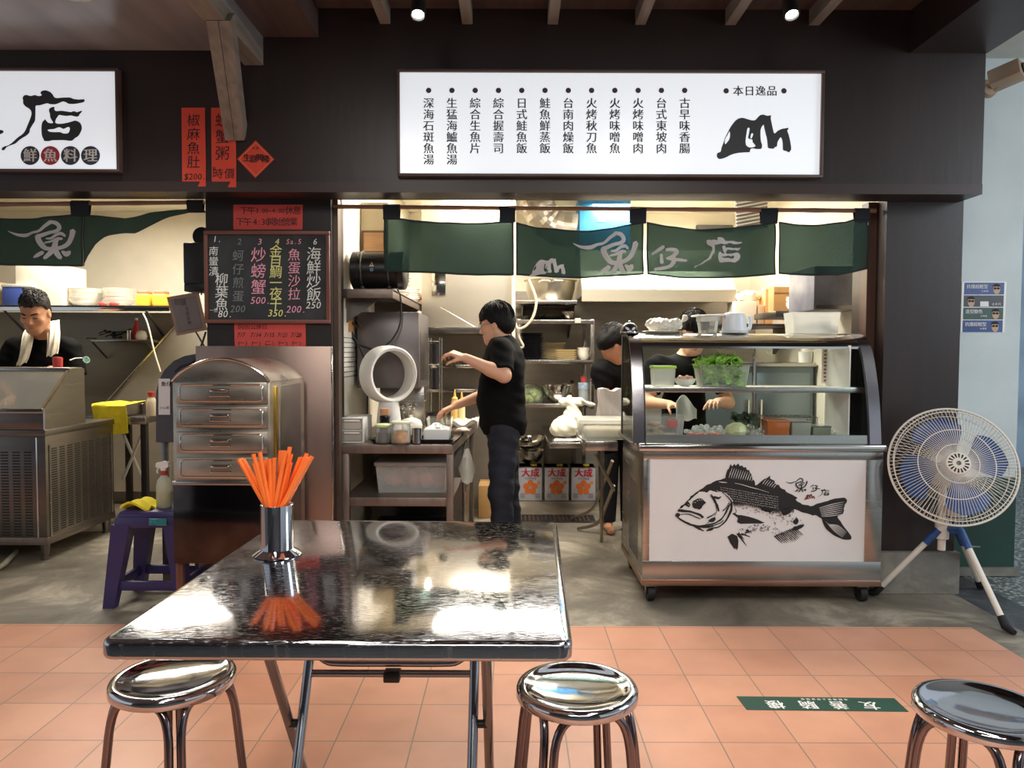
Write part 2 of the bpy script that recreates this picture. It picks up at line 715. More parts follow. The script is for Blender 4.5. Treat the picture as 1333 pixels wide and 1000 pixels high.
def concrete_mat(name, dark, light, scale=1.6):
    m = bpy.data.materials.new(name)
    m.use_nodes = True
    nt = m.node_tree
    b = nt.nodes['Principled BSDF']
    tc = nt.nodes.new('ShaderNodeTexCoord')
    n = nt.nodes.new('ShaderNodeTexNoise')
    n.inputs['Scale'].default_value = scale
    n.inputs['Detail'].default_value = 9
    n.inputs['Roughness'].default_value = 0.66
    n.inputs['Distortion'].default_value = 0.6
    nt.links.new(tc.outputs['Object'], n.inputs['Vector'])
    rp = nt.nodes.new('ShaderNodeValToRGB')
    e = rp.color_ramp.elements
    e[0].position, e[0].color = 0.34, srgb(dark)
    e[1].position, e[1].color = 0.66, srgb(light)
    k = rp.color_ramp.elements.new(0.52)
    k.color = srgb([(a * 0.62 + c * 0.38) for a, c in zip(dark, light)])
    nt.links.new(n.outputs['Fac'], rp.inputs['Fac'])
    nt.links.new(rp.outputs['Color'], b.inputs['Base Color'])
    b.inputs['Roughness'].default_value = 0.5
    n2 = nt.nodes.new('ShaderNodeTexNoise')
    n2.inputs['Scale'].default_value = 40
    n2.inputs['Detail'].default_value = 5
    nt.links.new(tc.outputs['Object'], n2.inputs['Vector'])
    bp = nt.nodes.new('ShaderNodeBump')
    bp.inputs['Strength'].default_value = 0.35
    bp.inputs['Distance'].default_value = 0.004
    nt.links.new(n2.outputs['Fac'], bp.inputs['Height'])
    nt.links.new(bp.outputs['Normal'], b.inputs['Normal'])
    return m


CONC = concrete_mat('stained_concrete', (86, 80, 70), (176, 166, 148))
CONCG = concrete_mat('plinth_concrete', (104, 100, 92), (150, 144, 134), 3)
ASPH = concrete_mat('asphalt', (54, 56, 58), (84, 86, 88), 6)


def pebble_mat():
    m = bpy.data.materials.new('pebble_wash')
    m.use_nodes = True
    nt = m.node_tree
    b = nt.nodes['Principled BSDF']
    tc = nt.nodes.new('ShaderNodeTexCoord')
    v = nt.nodes.new('ShaderNodeTexVoronoi')
    v.inputs['Scale'].default_value = 38
    nt.links.new(tc.outputs['Object'], v.inputs['Vector'])
    rp = nt.nodes.new('ShaderNodeValToRGB')
    rp.color_ramp.elements[0].position, rp.color_ramp.elements[0].color = 0.1, srgb((196, 200, 190))
    rp.color_ramp.elements[1].position, rp.color_ramp.elements[1].color = 0.55, srgb((86, 92, 92))
    nt.links.new(v.outputs['Distance'], rp.inputs['Fac'])
    nt.links.new(rp.outputs['Color'], b.inputs['Base Color'])
    b.inputs['Roughness'].default_value = 0.6
    return m


def slab(name, x0, x1, y0, y1, z0, z1, mat, bev=0.0):
    return struct(name, MB().box(x0, x1, y0, y1, z0, z1, bev), mat)


YT = 3.62
slab('floor', -6, 2.28, 0.95, YT, -0.1, 0.0, tile_mat())
slab('floor.001', -6, 2.5, YT, 7.5, -0.1, 0.0, CONC)
slab('floor.002', 2.28, 2.5, 0.95, YT, -0.1, 0.0, CONC)
slab('floor.003', 2.5, 2.76, 0.95, 7.5, -0.1, -0.004, ASPH)
slab('floor.005', -6, 2.76, -2.6, 0.95, -0.1, -0.02, ASPH)  # unseen floor, added dark to darken reflections in table edge and stools
slab('floor.004', 2.76, 7.0, -2.6, 9.0, -0.1, -0.004, pebble_mat())

XR = xat(1272, YF)
zb = zat(251, YF)
slab('wall_front', -6, XR, YF, YC - 0.005, zb, 3.22, DARKWOOD)
slab('trim_1', -6, XR, YF - 0.004, YF - 0.0005, zb - 0.001, zat(238, YF), M('lip_wood', (58, 45, 42), 0.4, var=0.15, scale=3, stretch=(0.2, 1, 1)))
# columns
xl0, xl1 = xat(270, YC), xat(432, YC)
slab('pillar', xl0, xl1, YC, YC + 0.3, 0, zb + 0.02, PILLAR)
xc0, xc1 = xat(1150, YC), xat(1249, YC)
slab('pillar.001', xc0, xc1, YC, YC + 0.4, 0.24, zb + 0.02, COLUMN)
slab('trim_2', xc0 - 0.02, xc1 + 0.02, YC - 0.03, YC + 0.4, 0, 0.24, CONCG, 0.006)
slab('trim_3', xat(1122, 4.3), xc0 + 0.01, 4.26, 4.34, 0, zb + 0.02, M('brown_jamb', (84, 58, 46), 0.4, var=0.2, scale=3, stretch=(6, 6, .4)))
slab('trim_4', xl1 - 0.012, xat(443, 4.24), 4.2, 4.27, 0, zb + 0.02, M('jamb_steel', (98, 82, 72), 0.4, 0.6, var=0.2))
# kitchen shell
KB = 7.4
slab('wall_back', -6, 3.0, KB, KB + 0.1, 0, 2.8, CREAM)
slab('wall_left', -1.14, -1.02, YC + 0.31, KB, 0, 2.8, CREAM)
slab('wall_right', 2.36, 2.46, YC + 0.41, KB, 0, 2.8, CREAM)
slab('wall_left.001', -6.1, -6, YF, KB, 0, 2.8, CREAM)
slab('ceiling', -6, 2.5, YC, KB, 2.74, 2.8, M('kitchen_ceiling', (238, 230, 206), 0.6, var=0.03))
# outside pillar with a green foot, street wall behind it
WHW = M('painted_masonry', (204, 212, 212), 0.6, var=0.08, scale=2.5, bump=0.25, bscale=18)
GRW = M('green_dado', (34, 66, 56), 0.5, var=0.2, scale=3, bump=0.2)
px1 = xat(1327, 4.5)
zg = zat(619, 4.5)
slab('wall_right.001', 2.52, px1, 4.5, 5.3, zg, 3.3, WHW)
slab('wall_right.002', 2.52, px1 + 0.004, 4.495, 5.3, 0, zg, GRW)
slab('wall_right.003', 2.52, px1 + 0.02, 4.47, 5.3, 0, 0.05, CONCG)
slab('wall_right.004', 2.6, 7.0, 8.9, 9.0, -0.1, 3.3, M('street_wall', (176, 202, 222), 0.6, var=0.3, scale=1.3))
# ceilings of the arcade
slab('ceiling.001', -1.31, 2.12, -2.6, YF, 3.15, 3.22, DARKSOFFIT)
slab('ceiling.002', -6, -1.31, -2.6, YF, 2.93, 3.22, M('soffit_bounce_lit', (150, 142, 138), 0.28, var=0.2, scale=2, stretch=(3, .4, 1)))  # base colour lightened to stand in for light bounced onto this ceiling
slab('beam', 2.08, XR + 0.005, -2.6, YF, 2.93, 3.22, DARKWOOD)
slab('ceiling.003', XR + 0.005, 7, -2.6, 5.3, 3.12, 3.22, M('pale_ceiling', (206, 204, 196), 0.7, var=0.05))
slab('beam.001', -1.41, -1.31, -2.6, YF, 2.855, 3.14, TIMBER)
for i, px in enumerate((405, 503, 608, 717, 829, 944, 1051)):
    x = xat(px, YF)
    slab('beam.%03d' % (i + 2), x - 0.027, x + 0.027, -2.6, YF, 3.07, 3.16, TIMBER if i else DARKSOFFIT)
slab('ceiling_board', -1.31, -1.02, -2.6, YF - .001, 3.0, 3.14, DARKSOFFIT)
# knee brace under the timber beam: two planks side by side
for a, b, c, d in ((268, 283.5, 293, 305.2), (284.5, 300, 305.8, 318)):
    m = MB()
    n = Vector((0, 0.055, 0.06))
    A, B, C_, D = P(a, 27, 3.42), P(b, 27, 3.42), P(d, 183, 3.93), P(c, 183, 3.93)
    vs = [A, B, C_, D] + [q + n for q in (A, B, C_, D)]
    m.add(vs, [(0, 1, 2, 3), (7, 6, 5, 4), (0, 4, 5, 1), (1, 5, 6, 2), (2, 6, 7, 3), (3, 7, 4, 0)])
    struct('beam', m, TIMBER)

slab('wall_front.001', -6, 3.4, -2.72, -2.6, 0, 3.22, M('unseen_dark_wall', (58, 58, 64), 0.6, var=0.3, scale=1.5))  # unseen wall added behind the camera so polished steel reflects dark
# ------------------------------------------------------------------ ceiling lamps
LAMP = M('lamp_glow', (255, 250, 236), 0.5, emit=9)


def spot_lamp(px, py, Y, label):
    p = P(px, py, Y)
    t = thing('spotlight', label, 'spotlight', (p.x, p.y, p.z), 'ceiling spotlights')
    m = MB()
    m.cyl((p.x, p.y + 0.02, p.z + 0.02), (p.x, p.y + 0.02, 3.15), 0.012)
    m.lathe([(0.0, 0.0), (0.05, 0.0), (0.05, 0.012), (0, 0.012)], (p.x, p.y + 0.02, 3.138))
    m.build('stem', BLACK, t)
    dr = Vector((0, -0.45, -0.9)).normalized()
    a = Vector((p.x, p.y, p.z))
    q = dr.to_track_quat('Z', 'Y').to_matrix()
    MB().lathe([(0.0, -0.10), (0.026, -0.10), (0.034, -0.08), (0.036, 0.0), (0.03, 0.0), (0.028, -0.012), (0, -0.012)], a, 24, q).build('housing', BLACK, t)
    MB().lathe([(0.0, -0.004), (0.018, -0.004), (0.027, -0.01), (0, -0.011)], a, 20, q).build('lens', LAMP, t)
    l = bpy.data.lights.new('spotlight_beam', 'SPOT')
    l.energy = 22
    l.spot_size = R(95)
    l.spot_blend = 0.6
    l.color = (1, .93, .82)
    l.shadow_soft_size = 0.03
    o = bpy.data.objects.new('spotlight_beam', l)
    COL.objects.link(o)
    o.location = a + dr * 0.03
    o.rotation_euler = dr.to_track_quat('-Z', 'Y').to_euler()


spot_lamp(544, 20, 3.45, 'small black ceiling spotlight above the menu sign, near its first dish columns')
spot_lamp(1031, 20, 3.45, 'small black ceiling spotlight above the black hill emblem of the menu sign')
p = P(93, 1, 3.31)
t = thing('downlight', 'round recessed downlight in the ceiling above the shop name sign', 'ceiling light', (p.x, p.y, 2.93))
MB().lathe([(0.07, 0), (0.088, -0.001), (0.088, -0.008), (0.07, -0.012), (0.068, -0.004)], (p.x, p.y, 2.93), 40).build('trim_ring', WHITEP, t)
MB().lathe([(0, -0.003), (0.069, -0.003), (0.069, -0.001), (0, -0.001)], (p.x, p.y, 2.93), 32).build('lens', M('downlight_glow', (255, 250, 240), 0.5, emit=5), t)
l = bpy.data.lights.new('downlight_beam', 'SPOT')
l.energy, l.spot_size, l.spot_blend, l.shadow_soft_size = 30, R(110), 0.7, 0.06
o = bpy.data.objects.new('downlight_beam', l)
COL.objects.link(o)
o.location = (p.x, p.y, 2.9)

# ------------------------------------------------------------------ writing helpers on upright faces
def on(Y, off=0.0012):
    return lambda u, v: P(u, -v, Y - off)


HILL = [[(145, 690), (160, 655), (200, 640), (215, 580), (245, 500), (265, 440), (300, 370), (340, 290), (390, 220), (440, 170), (510, 148),
         (580, 165), (640, 182), (700, 182), (740, 140), (780, 107), (830, 103), (870, 118), (930, 115), (925, 150), (940, 230), (960, 320),
         (980, 375), (1030, 335), (1090, 308), (1150, 298), (1180, 293), (1180, 315), (1165, 335), (1190, 410), (1210, 500), (1222, 600),
         (1205, 630), (1190, 650), (1150, 630), (1105, 615), (1100, 550), (1095, 490), (1072, 430), (1040, 470), (1022, 510), (1015, 560),
         (985, 575), (965, 595), (890, 585), (880, 530), (870, 450), (850, 370), (830, 280), (820, 250), (790, 290), (778, 340), (778, 420),
         (785, 490), (800, 540), (790, 595), (720, 600), (660, 590), (630, 610), (620, 645), (540, 650), (440, 660), (350, 685), (270, 725),
         (190, 745), (155, 725)],
        [(330, 345), (338, 400), (325, 460), (290, 510), (265, 530), (262, 480), (275, 440), (305, 390)],
        [(590, 300), (620, 300), (615, 350), (605, 400), (600, 440), (630, 458), (660, 464), (665, 500), (690, 530), (705, 560), (650, 578),
         (600, 570), (565, 530), (565, 450), (575, 380)],
        [(645, 380), (668, 375), (668, 400), (650, 445), (632, 440)]]
SHOP = [[(245, 225), (265, 200), (290, 197), (335, 208), (375, 197), (410, 207), (440, 207), (452, 195), (440, 180), (445, 160), (470, 148),
         (500, 147), (545, 165), (570, 190), (600, 228), (680, 225), (760, 225), (800, 240), (860, 246), (910, 243), (917, 260), (905, 275),
         (850, 288), (800, 295), (745, 292), (710, 275), (680, 268), (640, 285), (600, 298), (550, 298), (515, 288), (480, 295), (430, 310),
         (388, 315), (385, 370), (383, 440), (378, 480), (350, 525), (325, 570), (320, 600), (290, 635), (240, 665), (205, 690), (165, 725),
         (110, 745), (70, 765), (45, 795), (22, 795), (20, 775), (45, 755), (85, 745), (130, 715), (190, 660), (245, 620), (275, 580),
         (300, 520), (325, 460), (340, 410), (338, 375), (315, 345), (275, 320), (252, 290), (250, 255)]]
SHOP2 = [[(530, 365), (540, 340), (580, 325), (592, 335), (590, 355), (610, 372), (660, 368), (720, 375), (770, 382), (800, 372), (835, 383),
          (860, 375), (885, 368), (888, 378), (865, 405), (850, 428), (820, 432), (770, 420), (720, 425), (670, 418), (640, 415), (620, 440),
          (605, 465), (602, 500), (650, 510), (720, 500), (770, 487), (815, 475), (860, 492), (880, 520), (888, 560), (875, 600), (850, 640),
          (815, 665), (785, 690), (755, 695), (700, 688), (620, 688), (560, 690), (530, 698), (480, 695), (472, 675), (458, 650), (450, 600),
          (450, 530), (460, 490), (480, 470), (488, 460), (505, 480), (530, 500), (575, 500), (560, 470), (545, 440), (540, 400)],
         [(515, 578), (540, 570), (590, 565), (630, 548), (660, 552), (690, 565), (735, 545), (757, 555), (752, 590), (735, 612), (690, 615),
          (650, 600), (590, 600), (540, 595)]]
FISHCH = [[(520, 288, 5), (600, 325, 28), (690, 333, 42), (760, 305, 30), (830, 288, 28), (890, 235, 32), (952, 188, 38)],
          [(945, 185, 34), (1005, 200, 44), (1035, 245, 44), (1005, 285, 40), (930, 305, 36), (860, 335, 42), (815, 348, 40)],
          [(820, 345, 52), (832, 395, 52), (862, 445, 54), (905, 485, 46), (965, 490, 42), (1040, 470, 40), (1100, 425, 44), (1140, 350, 48), (1160, 282, 56)],
          [(900, 372, 16), (950, 368, 30), (1000, 330, 30), (1050, 315, 36), (1078, 340, 26)],
          [(890, 420, 18), (950, 405, 24), (1010, 375, 30), (1050, 372, 30)],
          [(1020, 365, 30), (995, 410, 42), (985, 470, 54), (980, 520, 50)],
          [(975, 495, 46), (950, 540, 46), (905, 600, 34)],
          [(990, 495, 46), (1010, 550, 48), (1035, 592, 40)],
          [(798, 588, 22), (835, 565, 44), (882, 535, 46)],
          [(1050, 515, 24), (1090, 545, 62), (1118, 520, 44)]]
BABYCH = [[(72, 400, 22), (122, 365, 32), (180, 328, 36)], [(160, 405, 26), (165, 490, 40)],
          [(210, 358, 30), (265, 352, 34), (320, 368, 40), (288, 415, 36), (215, 445, 20)],
          [(222, 447, 18), (330, 455, 34), (425, 464, 22)], [(285, 425, 44), (288, 480, 44), (235, 530, 36), (92, 558, 30)]]


def put_loops(mb, loops, tf, fn, n=3, sub=0.0):
    """outlines in their own units, tf(x, y) -> sheet (u, v)"""
    mb.flat([[tf(*q) for q in smooth_loop(l, n)] for l in loops], fn, sub)


def put_strokes(mb, strokes, tf, fn, sub=0.0, jit=0.0):
    for i_, s_ in enumerate(strokes):
        lp = stroke(s_)
        lf = Vector((0, -0.0005 * (i_ + 1), 0))
        if jit:
            lp = [(x + random.uniform(-jit, jit), y + random.uniform(-jit, jit)) for x, y in lp]
        mb.flat_tris([tf(*q) for q in lp], strip_tris(lp), lambda u, v: fn(u, v) + lf, sub)


# ------------------------------------------------------------------ lit signs
SIGNW = M('lit_acrylic', (238, 243, 248), 0.25, emit=0.58)
SIGNINK = M('sign_ink', (58, 60, 60), 0.5)
SIGNDOT = M('sign_dot', (82, 60, 64), 0.5)
FRAMEB = M('sign_frame', (92, 72, 64), 0.4, var=0.15)


def sign_box(x0, y0, x1, y1, label):
    a, b = P(x0, y1, YF), P(x1, y0, YF)
    t = thing('sign', label, 'sign', ((a.x + b.x) / 2, YF, a.z), 'lit sign boxes')
    f = 0.014
    m = MB()
    Y0 = YF - 0.045
    m.box(a.x - f, b.x + f, Y0, YF, b.z, b.z + f, .002)
    m.box(a.x - f, b.x + f, Y0, YF, a.z - f, a.z, .002)
    m.box(a.x - f, a.x, Y0, YF, a.z, b.z, .002)
    m.box(b.x, b.x + f, Y0, YF, a.z, b.z, .002)
    m.build('frame', FRAMEB, t)
    MB().box(a.x, b.x, YF - 0.03, YF - 0.002, a.z, b.z).build('lit_panel', SIGNW, t)
    return t


YS = YF - 0.03
t = sign_box(522, 99, 1066, 228, 'wide lit white menu sign with columns of dish names over the counter opening')
fn = on(YS)
cols = ['深海石斑魚湯', '生猛海鱸魚湯', '綜合生魚片', '綜合握壽司', '日式鮭魚飯', '鮭魚鮮蒸飯', '台南肉燥飯', '火烤秋刀魚', '火烤味噌魚', '火烤味噌肉',
        '台式東坡肉', '古早味香腸']
for i, c in enumerate(cols):
    x = 558 + i * 30.3
    m = MB()
    text_col(m, c, x, -134.5, 14.2, fn, 14.7, weight=0.02)
    m.build('dish_lettering', SIGNINK, t, smooth=0)
    MB().flat([[(x + 3.6 * math.cos(k * .5236), -117.7 + 3.6 * math.sin(k * .5236)) for k in range(12)]], fn).build('bullet_dot', SIGNDOT, t, smooth=0)
for x in (945.3, 1020.5):
    MB().flat([[(x + 3.6 * math.cos(k * .5236), -118.3 + 3.6 * math.sin(k * .5236)) for k in range(12)]], fn).build('bullet_dot', SIGNDOT, t, smooth=0)
m = MB()
text_row(m, '本日逸品', 961, -118.5, 13.6, fn, 14.6, weight=0.018)
m.build('heading_lettering', SIGNINK, t, smooth=0)
m = MB()
put_loops(m, HILL, lambda x, y: (x / 11.11 + 920, -(y / 11.11 + 140)), fn)
m.build('hill_emblem', SIGNINK, t, smooth=0)

t = sign_box(-80, 96, 155, 222, 'lit white shop name sign with one big brush character and four round dots')
m = MB()
tf = lambda x, y: (x / 8.33, -(y / 8.33 + 100))
put_loops(m, SHOP, tf, fn)
put_loops(m, SHOP2, tf, fn)
put_loops(m, [[(-60, 560), (0, 575), (25, 580), (40, 595), (20, 615), (-60, 640)]], tf, fn)
m.build('brush_lettering', SIGNINK, t, smooth=0)
for k, ch in enumerate('鮮魚料理'):
    x, y = 39.2 + 26.2 * k, -202.5
    m = MB()
    m.flat([[(x + 12.4 * math.cos(j * .2094), y + 12.4 * math.sin(j * .2094)) for j in range(30)]], fn)
    d = m.build('round_badge', M('badge_red', (200, 62, 70), 0.5) if k == 1 else M('badge_grey', (70, 72, 82), 0.5), t, smooth=0)
    m = MB()
    letter(m, ch, x, y, 18, on(YS, .002), weight=0.03)
    m.build('badge_lettering', WHITEINK, d, smooth=0)

# ------------------------------------------------------------------ papers and boards


def paper(name, quad, Y, mat, label, cat, group=None, curl=0.004):
    """quad of four pixels (tl, tr, br, bl) on an upright face, a sheet 1 mm thick with a little curl"""
    (a, b, c, d) = quad
    def f(u, v):
        x = (a[0] * (1 - u) + b[0] * u) * (1 - v) + (d[0] * (1 - u) + c[0] * u) * v
        y = (a[1] * (1 - u) + b[1] * u) * (1 - v) + (d[1] * (1 - u) + c[1] * u) * v
        q = P(x, y, Y)
        q.y = Y - 0.0015 - curl * abs(math.sin(3.1 * v + u)) * u
        return q
    def top(x, y):
        q = P(x, -y, Y)
        q.y = Y - 0.0035 - curl
        return q
    xs = [q[0] for q in quad]
    ys = [q[1] for q in quad]
    cc = P(sum(xs) / 4, max(ys), Y)
    t = thing(name, label, cat, cc, group)
    MB().sheet(f, 6, 10, -0.001).build('sheet', mat, t)
    # writing follows the curl
    def wr(x, y):
        u = (x - (a[0] + d[0]) / 2) / ((b[0] + c[0]) / 2 - (a[0] + d[0]) / 2)
        v = (-y - (a[1] + b[1]) / 2) / ((c[1] + d[1]) / 2 - (a[1] + b[1]) / 2)
        q = P(x, -y, Y)
        q.y = Y - 0.0015 - curl * abs(math.sin(3.1 * v + u)) * max(0, u) - 0.0022
        return q
    return t, wr


t, wr = paper('price_slip', ((236.5, 140.5), (267.5, 140.5), (268.5, 243), (237.5, 243.5)), YF, PAPERR,
              'vertical red price slip ending in 200, beside the lit shop name sign', 'price slip', 'red price slips')
m = MB()
text_col(m, '椒麻魚肚', 252.5, -157, 17, wr, 18.2, weight=-0.014, shear=.05)
text_row(m, '$200.', 243, -230, 11, wr, 10.5, weight=0.008, shear=.1)
m.build('handwritten_lettering', INK, t, smooth=0)
t, wr = paper('price_slip', ((275, 140.5), (307, 140.5), (308, 244), (276, 244)), YF, PAPERR,
              'vertical red price slip against the timber brace, last word market price', 'price slip', 'red price slips')
m = MB()
text_col(m, '螃蟹粥', 290, -157, 19, wr, 21.5, weight=-0.014, shear=.05)
text_row(m, '#', 279, -219, 7, wr, 14)
text_row(m, '時價', 284, -226.5, 14, wr, 15, weight=0.0, shear=.05)
m.build('handwritten_lettering', INK, t, smooth=0)
t, wr = paper('fortune_diamond', ((333, 183), (357.5, 207.5), (332.5, 232), (309, 207)), YF, PAPERR,
              'diamond shaped red blessing paper with four black characters under the timber brace', 'paper sign', curl=0.001)
m = MB()
fl = on(YF, .005)
for k, ch in enumerate('生意興隆'):
    letter(m, ch, 321.5 + k * 8.2, -205.5 - (1.5 if k in (1, 3) else 0), 10.5, fl, weight=0.03)
text_row(m, '大吉', 330, -193, 4, fl, 5)
m.build('lettering', INK, t, smooth=0)
m = MB()
fr = on(YF, .0045)
for s0, s1 in ((0.92, 0.86),):
    c0 = (333, -207.3)
    m.flat([[(c0[0], c0[1] + 24 * s0), (c0[0] + 24 * s0, c0[1]), (c0[0], c0[1] - 24 * s0), (c0[0] - 24 * s0, c0[1])],
            [(c0[0], c0[1] + 24 * s1), (c0[0] + 24 * s1, c0[1]), (c0[0], c0[1] - 24 * s1), (c0[0] - 24 * s1, c0[1])]], fr)
m.build('printed_border', M('gold_ink', (236, 120, 70), 0.5), t, smooth=0)

t, wr = paper('hours_notice', ((304, 266.5), (394.5, 266.5), (394, 299), (304, 299)), YC, PAPERD,
              'dull red opening hours notice taped above the chalkboard', 'notice', curl=0.002)
m = MB()
text_row(m, '下午', 318, -274.5, 10.5, wr, 9.5, weight=-.008)
text_row(m, '3:00~4:00', 335, -274.5, 8, wr, 7.6, weight=-.008)
text_row(m, '休息', 377, -274.5, 11, wr, 10, weight=-.004)
text_row(m, '下午4:30開始營業', 313, -289, 11, wr, 9.6, weight=-.008)
m.build('handwritten_lettering', INK, t, smooth=0)
t, wr = paper('days_off_notice', ((305, 420.5), (398, 420), (398.5, 452.5), (306, 453)), YC, PAPERD,
              'dull red days off notice taped below the chalkboard', 'notice', curl=0.002)
m = MB()
text_row(m, '7月份公休日', 311, -425.5, 7.5, wr, 7.4, weight=-.01)
for k, (d, e) in enumerate((('7/7', '(一)'), ('7/14', '(一)'), ('7/15', '(二)'), ('7/21', '(一)'), ('7/28', '(一)'))):
    text_row(m, d, 311 + k * 17.5, -436, 8, wr, 6, weight=-.01, shear=.2)
    text_row(m, e, 311.5 + k * 17.5, -446.5, 7, wr, 6, weight=-.01)
m.build('handwritten_lettering', INK, t, smooth=0)

# chalkboard
a, b = P(268.5, 421, YC), P(430, 301.5, YC)
t = thing('chalkboard', 'chalkboard menu of six numbered dishes in a red brown frame on the black pillar', 'chalkboard', ((a.x + b.x) / 2, YC, a.z))
fw = 0.021
MB().box(a.x + .005, b.x - .005, YC - 0.012, YC - 0.003, a.z + .005, b.z - .005).build('slate', M('slate', (30, 32, 33), 0.7, var=0.35, scale=7, col2=(52, 54, 55)), t)
m = MB()
m.box(a.x, b.x, YC - 0.024, YC - .001, b.z - fw, b.z, .003)
m.box(a.x, b.x, YC - 0.024, YC - .001, a.z, a.z + fw, .003)
m.box(a.x, a.x + fw, YC - 0.024, YC - .001, a.z + fw, b.z - fw, .003)
m.box(b.x - fw, b.x, YC - 0.024, YC - .001, a.z + fw, b.z - fw, .003)
m.build('frame', M('redwood_frame', (112, 66, 54), 0.45, var=0.2, scale=4), t)
ck = on(YC, 0.0135)
CH = {'w': M('chalk_white', (226, 226, 220), 0.9), 'p': M('chalk_pink', (232, 160, 176), 0.9), 'y': M('chalk_yellow', (226, 222, 140), 0.9),
      'g': M('chalk_grey', (122, 124, 124), 0.9)}
for col, num, dish, price, x, yt, sz, pt in (
        ('w', '1.', '南蠻漬', '80.', 278, 327, 12.5, 13.2), ('g', '2', '蚵仔煎蛋', '200', 310, 333, 15, 17.6), ('p', '3', '炒螃蟹', '500.', 336.5, 332, 20, 21),
        ('y', '4', '金目鯛一夜干', '350.', 359, 327, 16.5, 13.8), ('p', 'Sa.5', '魚蛋沙拉', '200.', 383, 332, 16.5, 17), ('w', '6', '海鮮炒飯', '250', 408.5, 331, 19, 17.5)):
    m = MB()
    text_row(m, num, x + (2 if len(num) < 3 else -8), -(314.5 if num != '1.' else 311), 11 if len(num) < 3 else 9, ck, weight=0.006, shear=.15)
    if num == '1.':
        text_col(m, dish, x, -yt, sz, ck, pt, weight=-.006, shear=.08)
        text_col(m, '柳葉魚', 288.5, -364, 17, ck, 16.2, weight=-.002, shear=.08)
        text_row(m, price, 287, -408.5, 12.5, ck, 12, weight=0.0, shear=.2)
        text_row(m, '一份', 275.5, -404, 5.5, ck, 5.5)
    else:
        text_col(m, dish, x, -yt, sz, ck, pt, weight=-.004, shear=.08)
        yp = {'2': 402, '3': 391, '4': 407.5, 'Sa.5': 402.5, '6': 397}[num]
        text_row(m, price, x - 7, -yp, 12.5, ck, 12, weight=0.004, shear=.2)
    m.build('chalk_lettering', CH[col], t, smooth=0)

# ------------------------------------------------------------------ noren cloths
def noren_mat():
    return mix_mat('noren_cloth', (34, 57, 51), 0.85, 0.22, tint=(222, 244, 238), translucent=0.3)


NOREN = noren_mat()
NORENW = mix_mat('noren_white_print', (222, 214, 214), 0.8, 0.02, translucent=0.3)
NORENB = M('noren_hem', (26, 32, 32), 0.85)
NORENL = M('noren_loop', (30, 36, 42), 0.85, var=0.1)
BAMBOO = M('bamboo', (150, 112, 88), 0.45, var=0.2, scale=8, stretch=(0.4, 6, 6))
YN = 4.21


def interp(pts, x):
    for i in range(len(pts) - 1):
        (a, b), (c, d) = pts[i], pts[i + 1]
        if x <= c or i == len(pts) - 2:
            q = (x - a) / (c - a)
            q = max(-.2, min(1.2, q))
            return b + (d - b) * q


def wave(x, y):
    return 0.010 * math.sin(x * .085 + y * .02) + 0.007 * math.sin(x * .05 - y * .09 + 1) + 0.004 * math.sin(x * .19 + y * .11)


def cloth(x, y, off=0.0):
    q = P(x, y, YN)
    q.y += wave(x, y) - off
    return q


def panel(t, x0, x1, top, bot, nu=26, nv=10, mat=None):
    def f(u, v):
        x = x0 + (x1 - x0) * u
        return cloth(x, interp(top, x) * (1 - v) + interp(bot, x) * v)
    o = MB().sheet(f, nu, nv, 0.0008).build('cloth_panel', mat or NOREN, t)
    m = MB()
    for fv in ((0.0, 0.03), (0.965, 1.0)):
        m.grid(lambda u, v: cloth(x0 + (x1 - x0) * u, interp(top, x0 + (x1 - x0) * u) * (1 - (fv[0] + (fv[1] - fv[0]) * v)) +
                                  interp(bot, x0 + (x1 - x0) * u) * (fv[0] + (fv[1] - fv[0]) * v), 0.0016), nu, 1)
    for fu in ((0.0, 0.012), (0.988, 1.0)):
        m.grid(lambda u, v: cloth(x0 + (x1 - x0) * (fu[0] + (fu[1] - fu[0]) * u), interp(top, x0 + (x1 - x0) * fu[0]) * (1 - v) +
                                  interp(bot, x0 + (x1 - x0) * fu[0]) * v, 0.0016), 1, nv)
    m.build('hem', NORENB, o, fix=False)
    return o


def hang_loop(t, x0, x1, y0, y1, pole):
    """a band round the pole, its two tails meeting the cloth"""
    def prof(v):
        # front tail up, over the pole, back tail down
        if v < .4:
            q = v / .4
            return (y1 + (y0 + 4 - y1) * q, -0.016 + 0.012 * (1 - q))
        if v < .6:
            q = (v - .4) / .2
            return (y0 + 4 - 5 * math.sin(q * math.pi), -0.016 * math.cos(q * math.pi))
        q = (v - .6) / .4
        return (y0 + 4 + (y1 - y0 - 4) * q, 0.016 - 0.012 * q)
    def f(u, v):
        y, dy = prof(v)
        q = P(x0 + (x1 - x0) * u, y, YN)
        q.y += dy + wave(x0, y1) * (1 if v < .1 or v > .9 else 0)
        return q
    MB().sheet(f, 3, 20, 0.001, (0, 1, 0)).build('hanging_loop', NORENL, t)


def bamboo(x0, y0, x1, y1, label, knots):
    a, b = P(x0, y0, YN), P(x1, y1, YN)
    pts, rs = [], []
    n = knots * 6
    for i in range(n + 1):
        k = i % 6
        pts.append(a.lerp(b, i / n))
        rs.append(0.0135 if k == 0 else (0.0122 if k in (1, 5) else 0.0118))
    return one('bamboo_pole', MB().tube(pts, rs, 12), BAMBOO, label, 'pole')


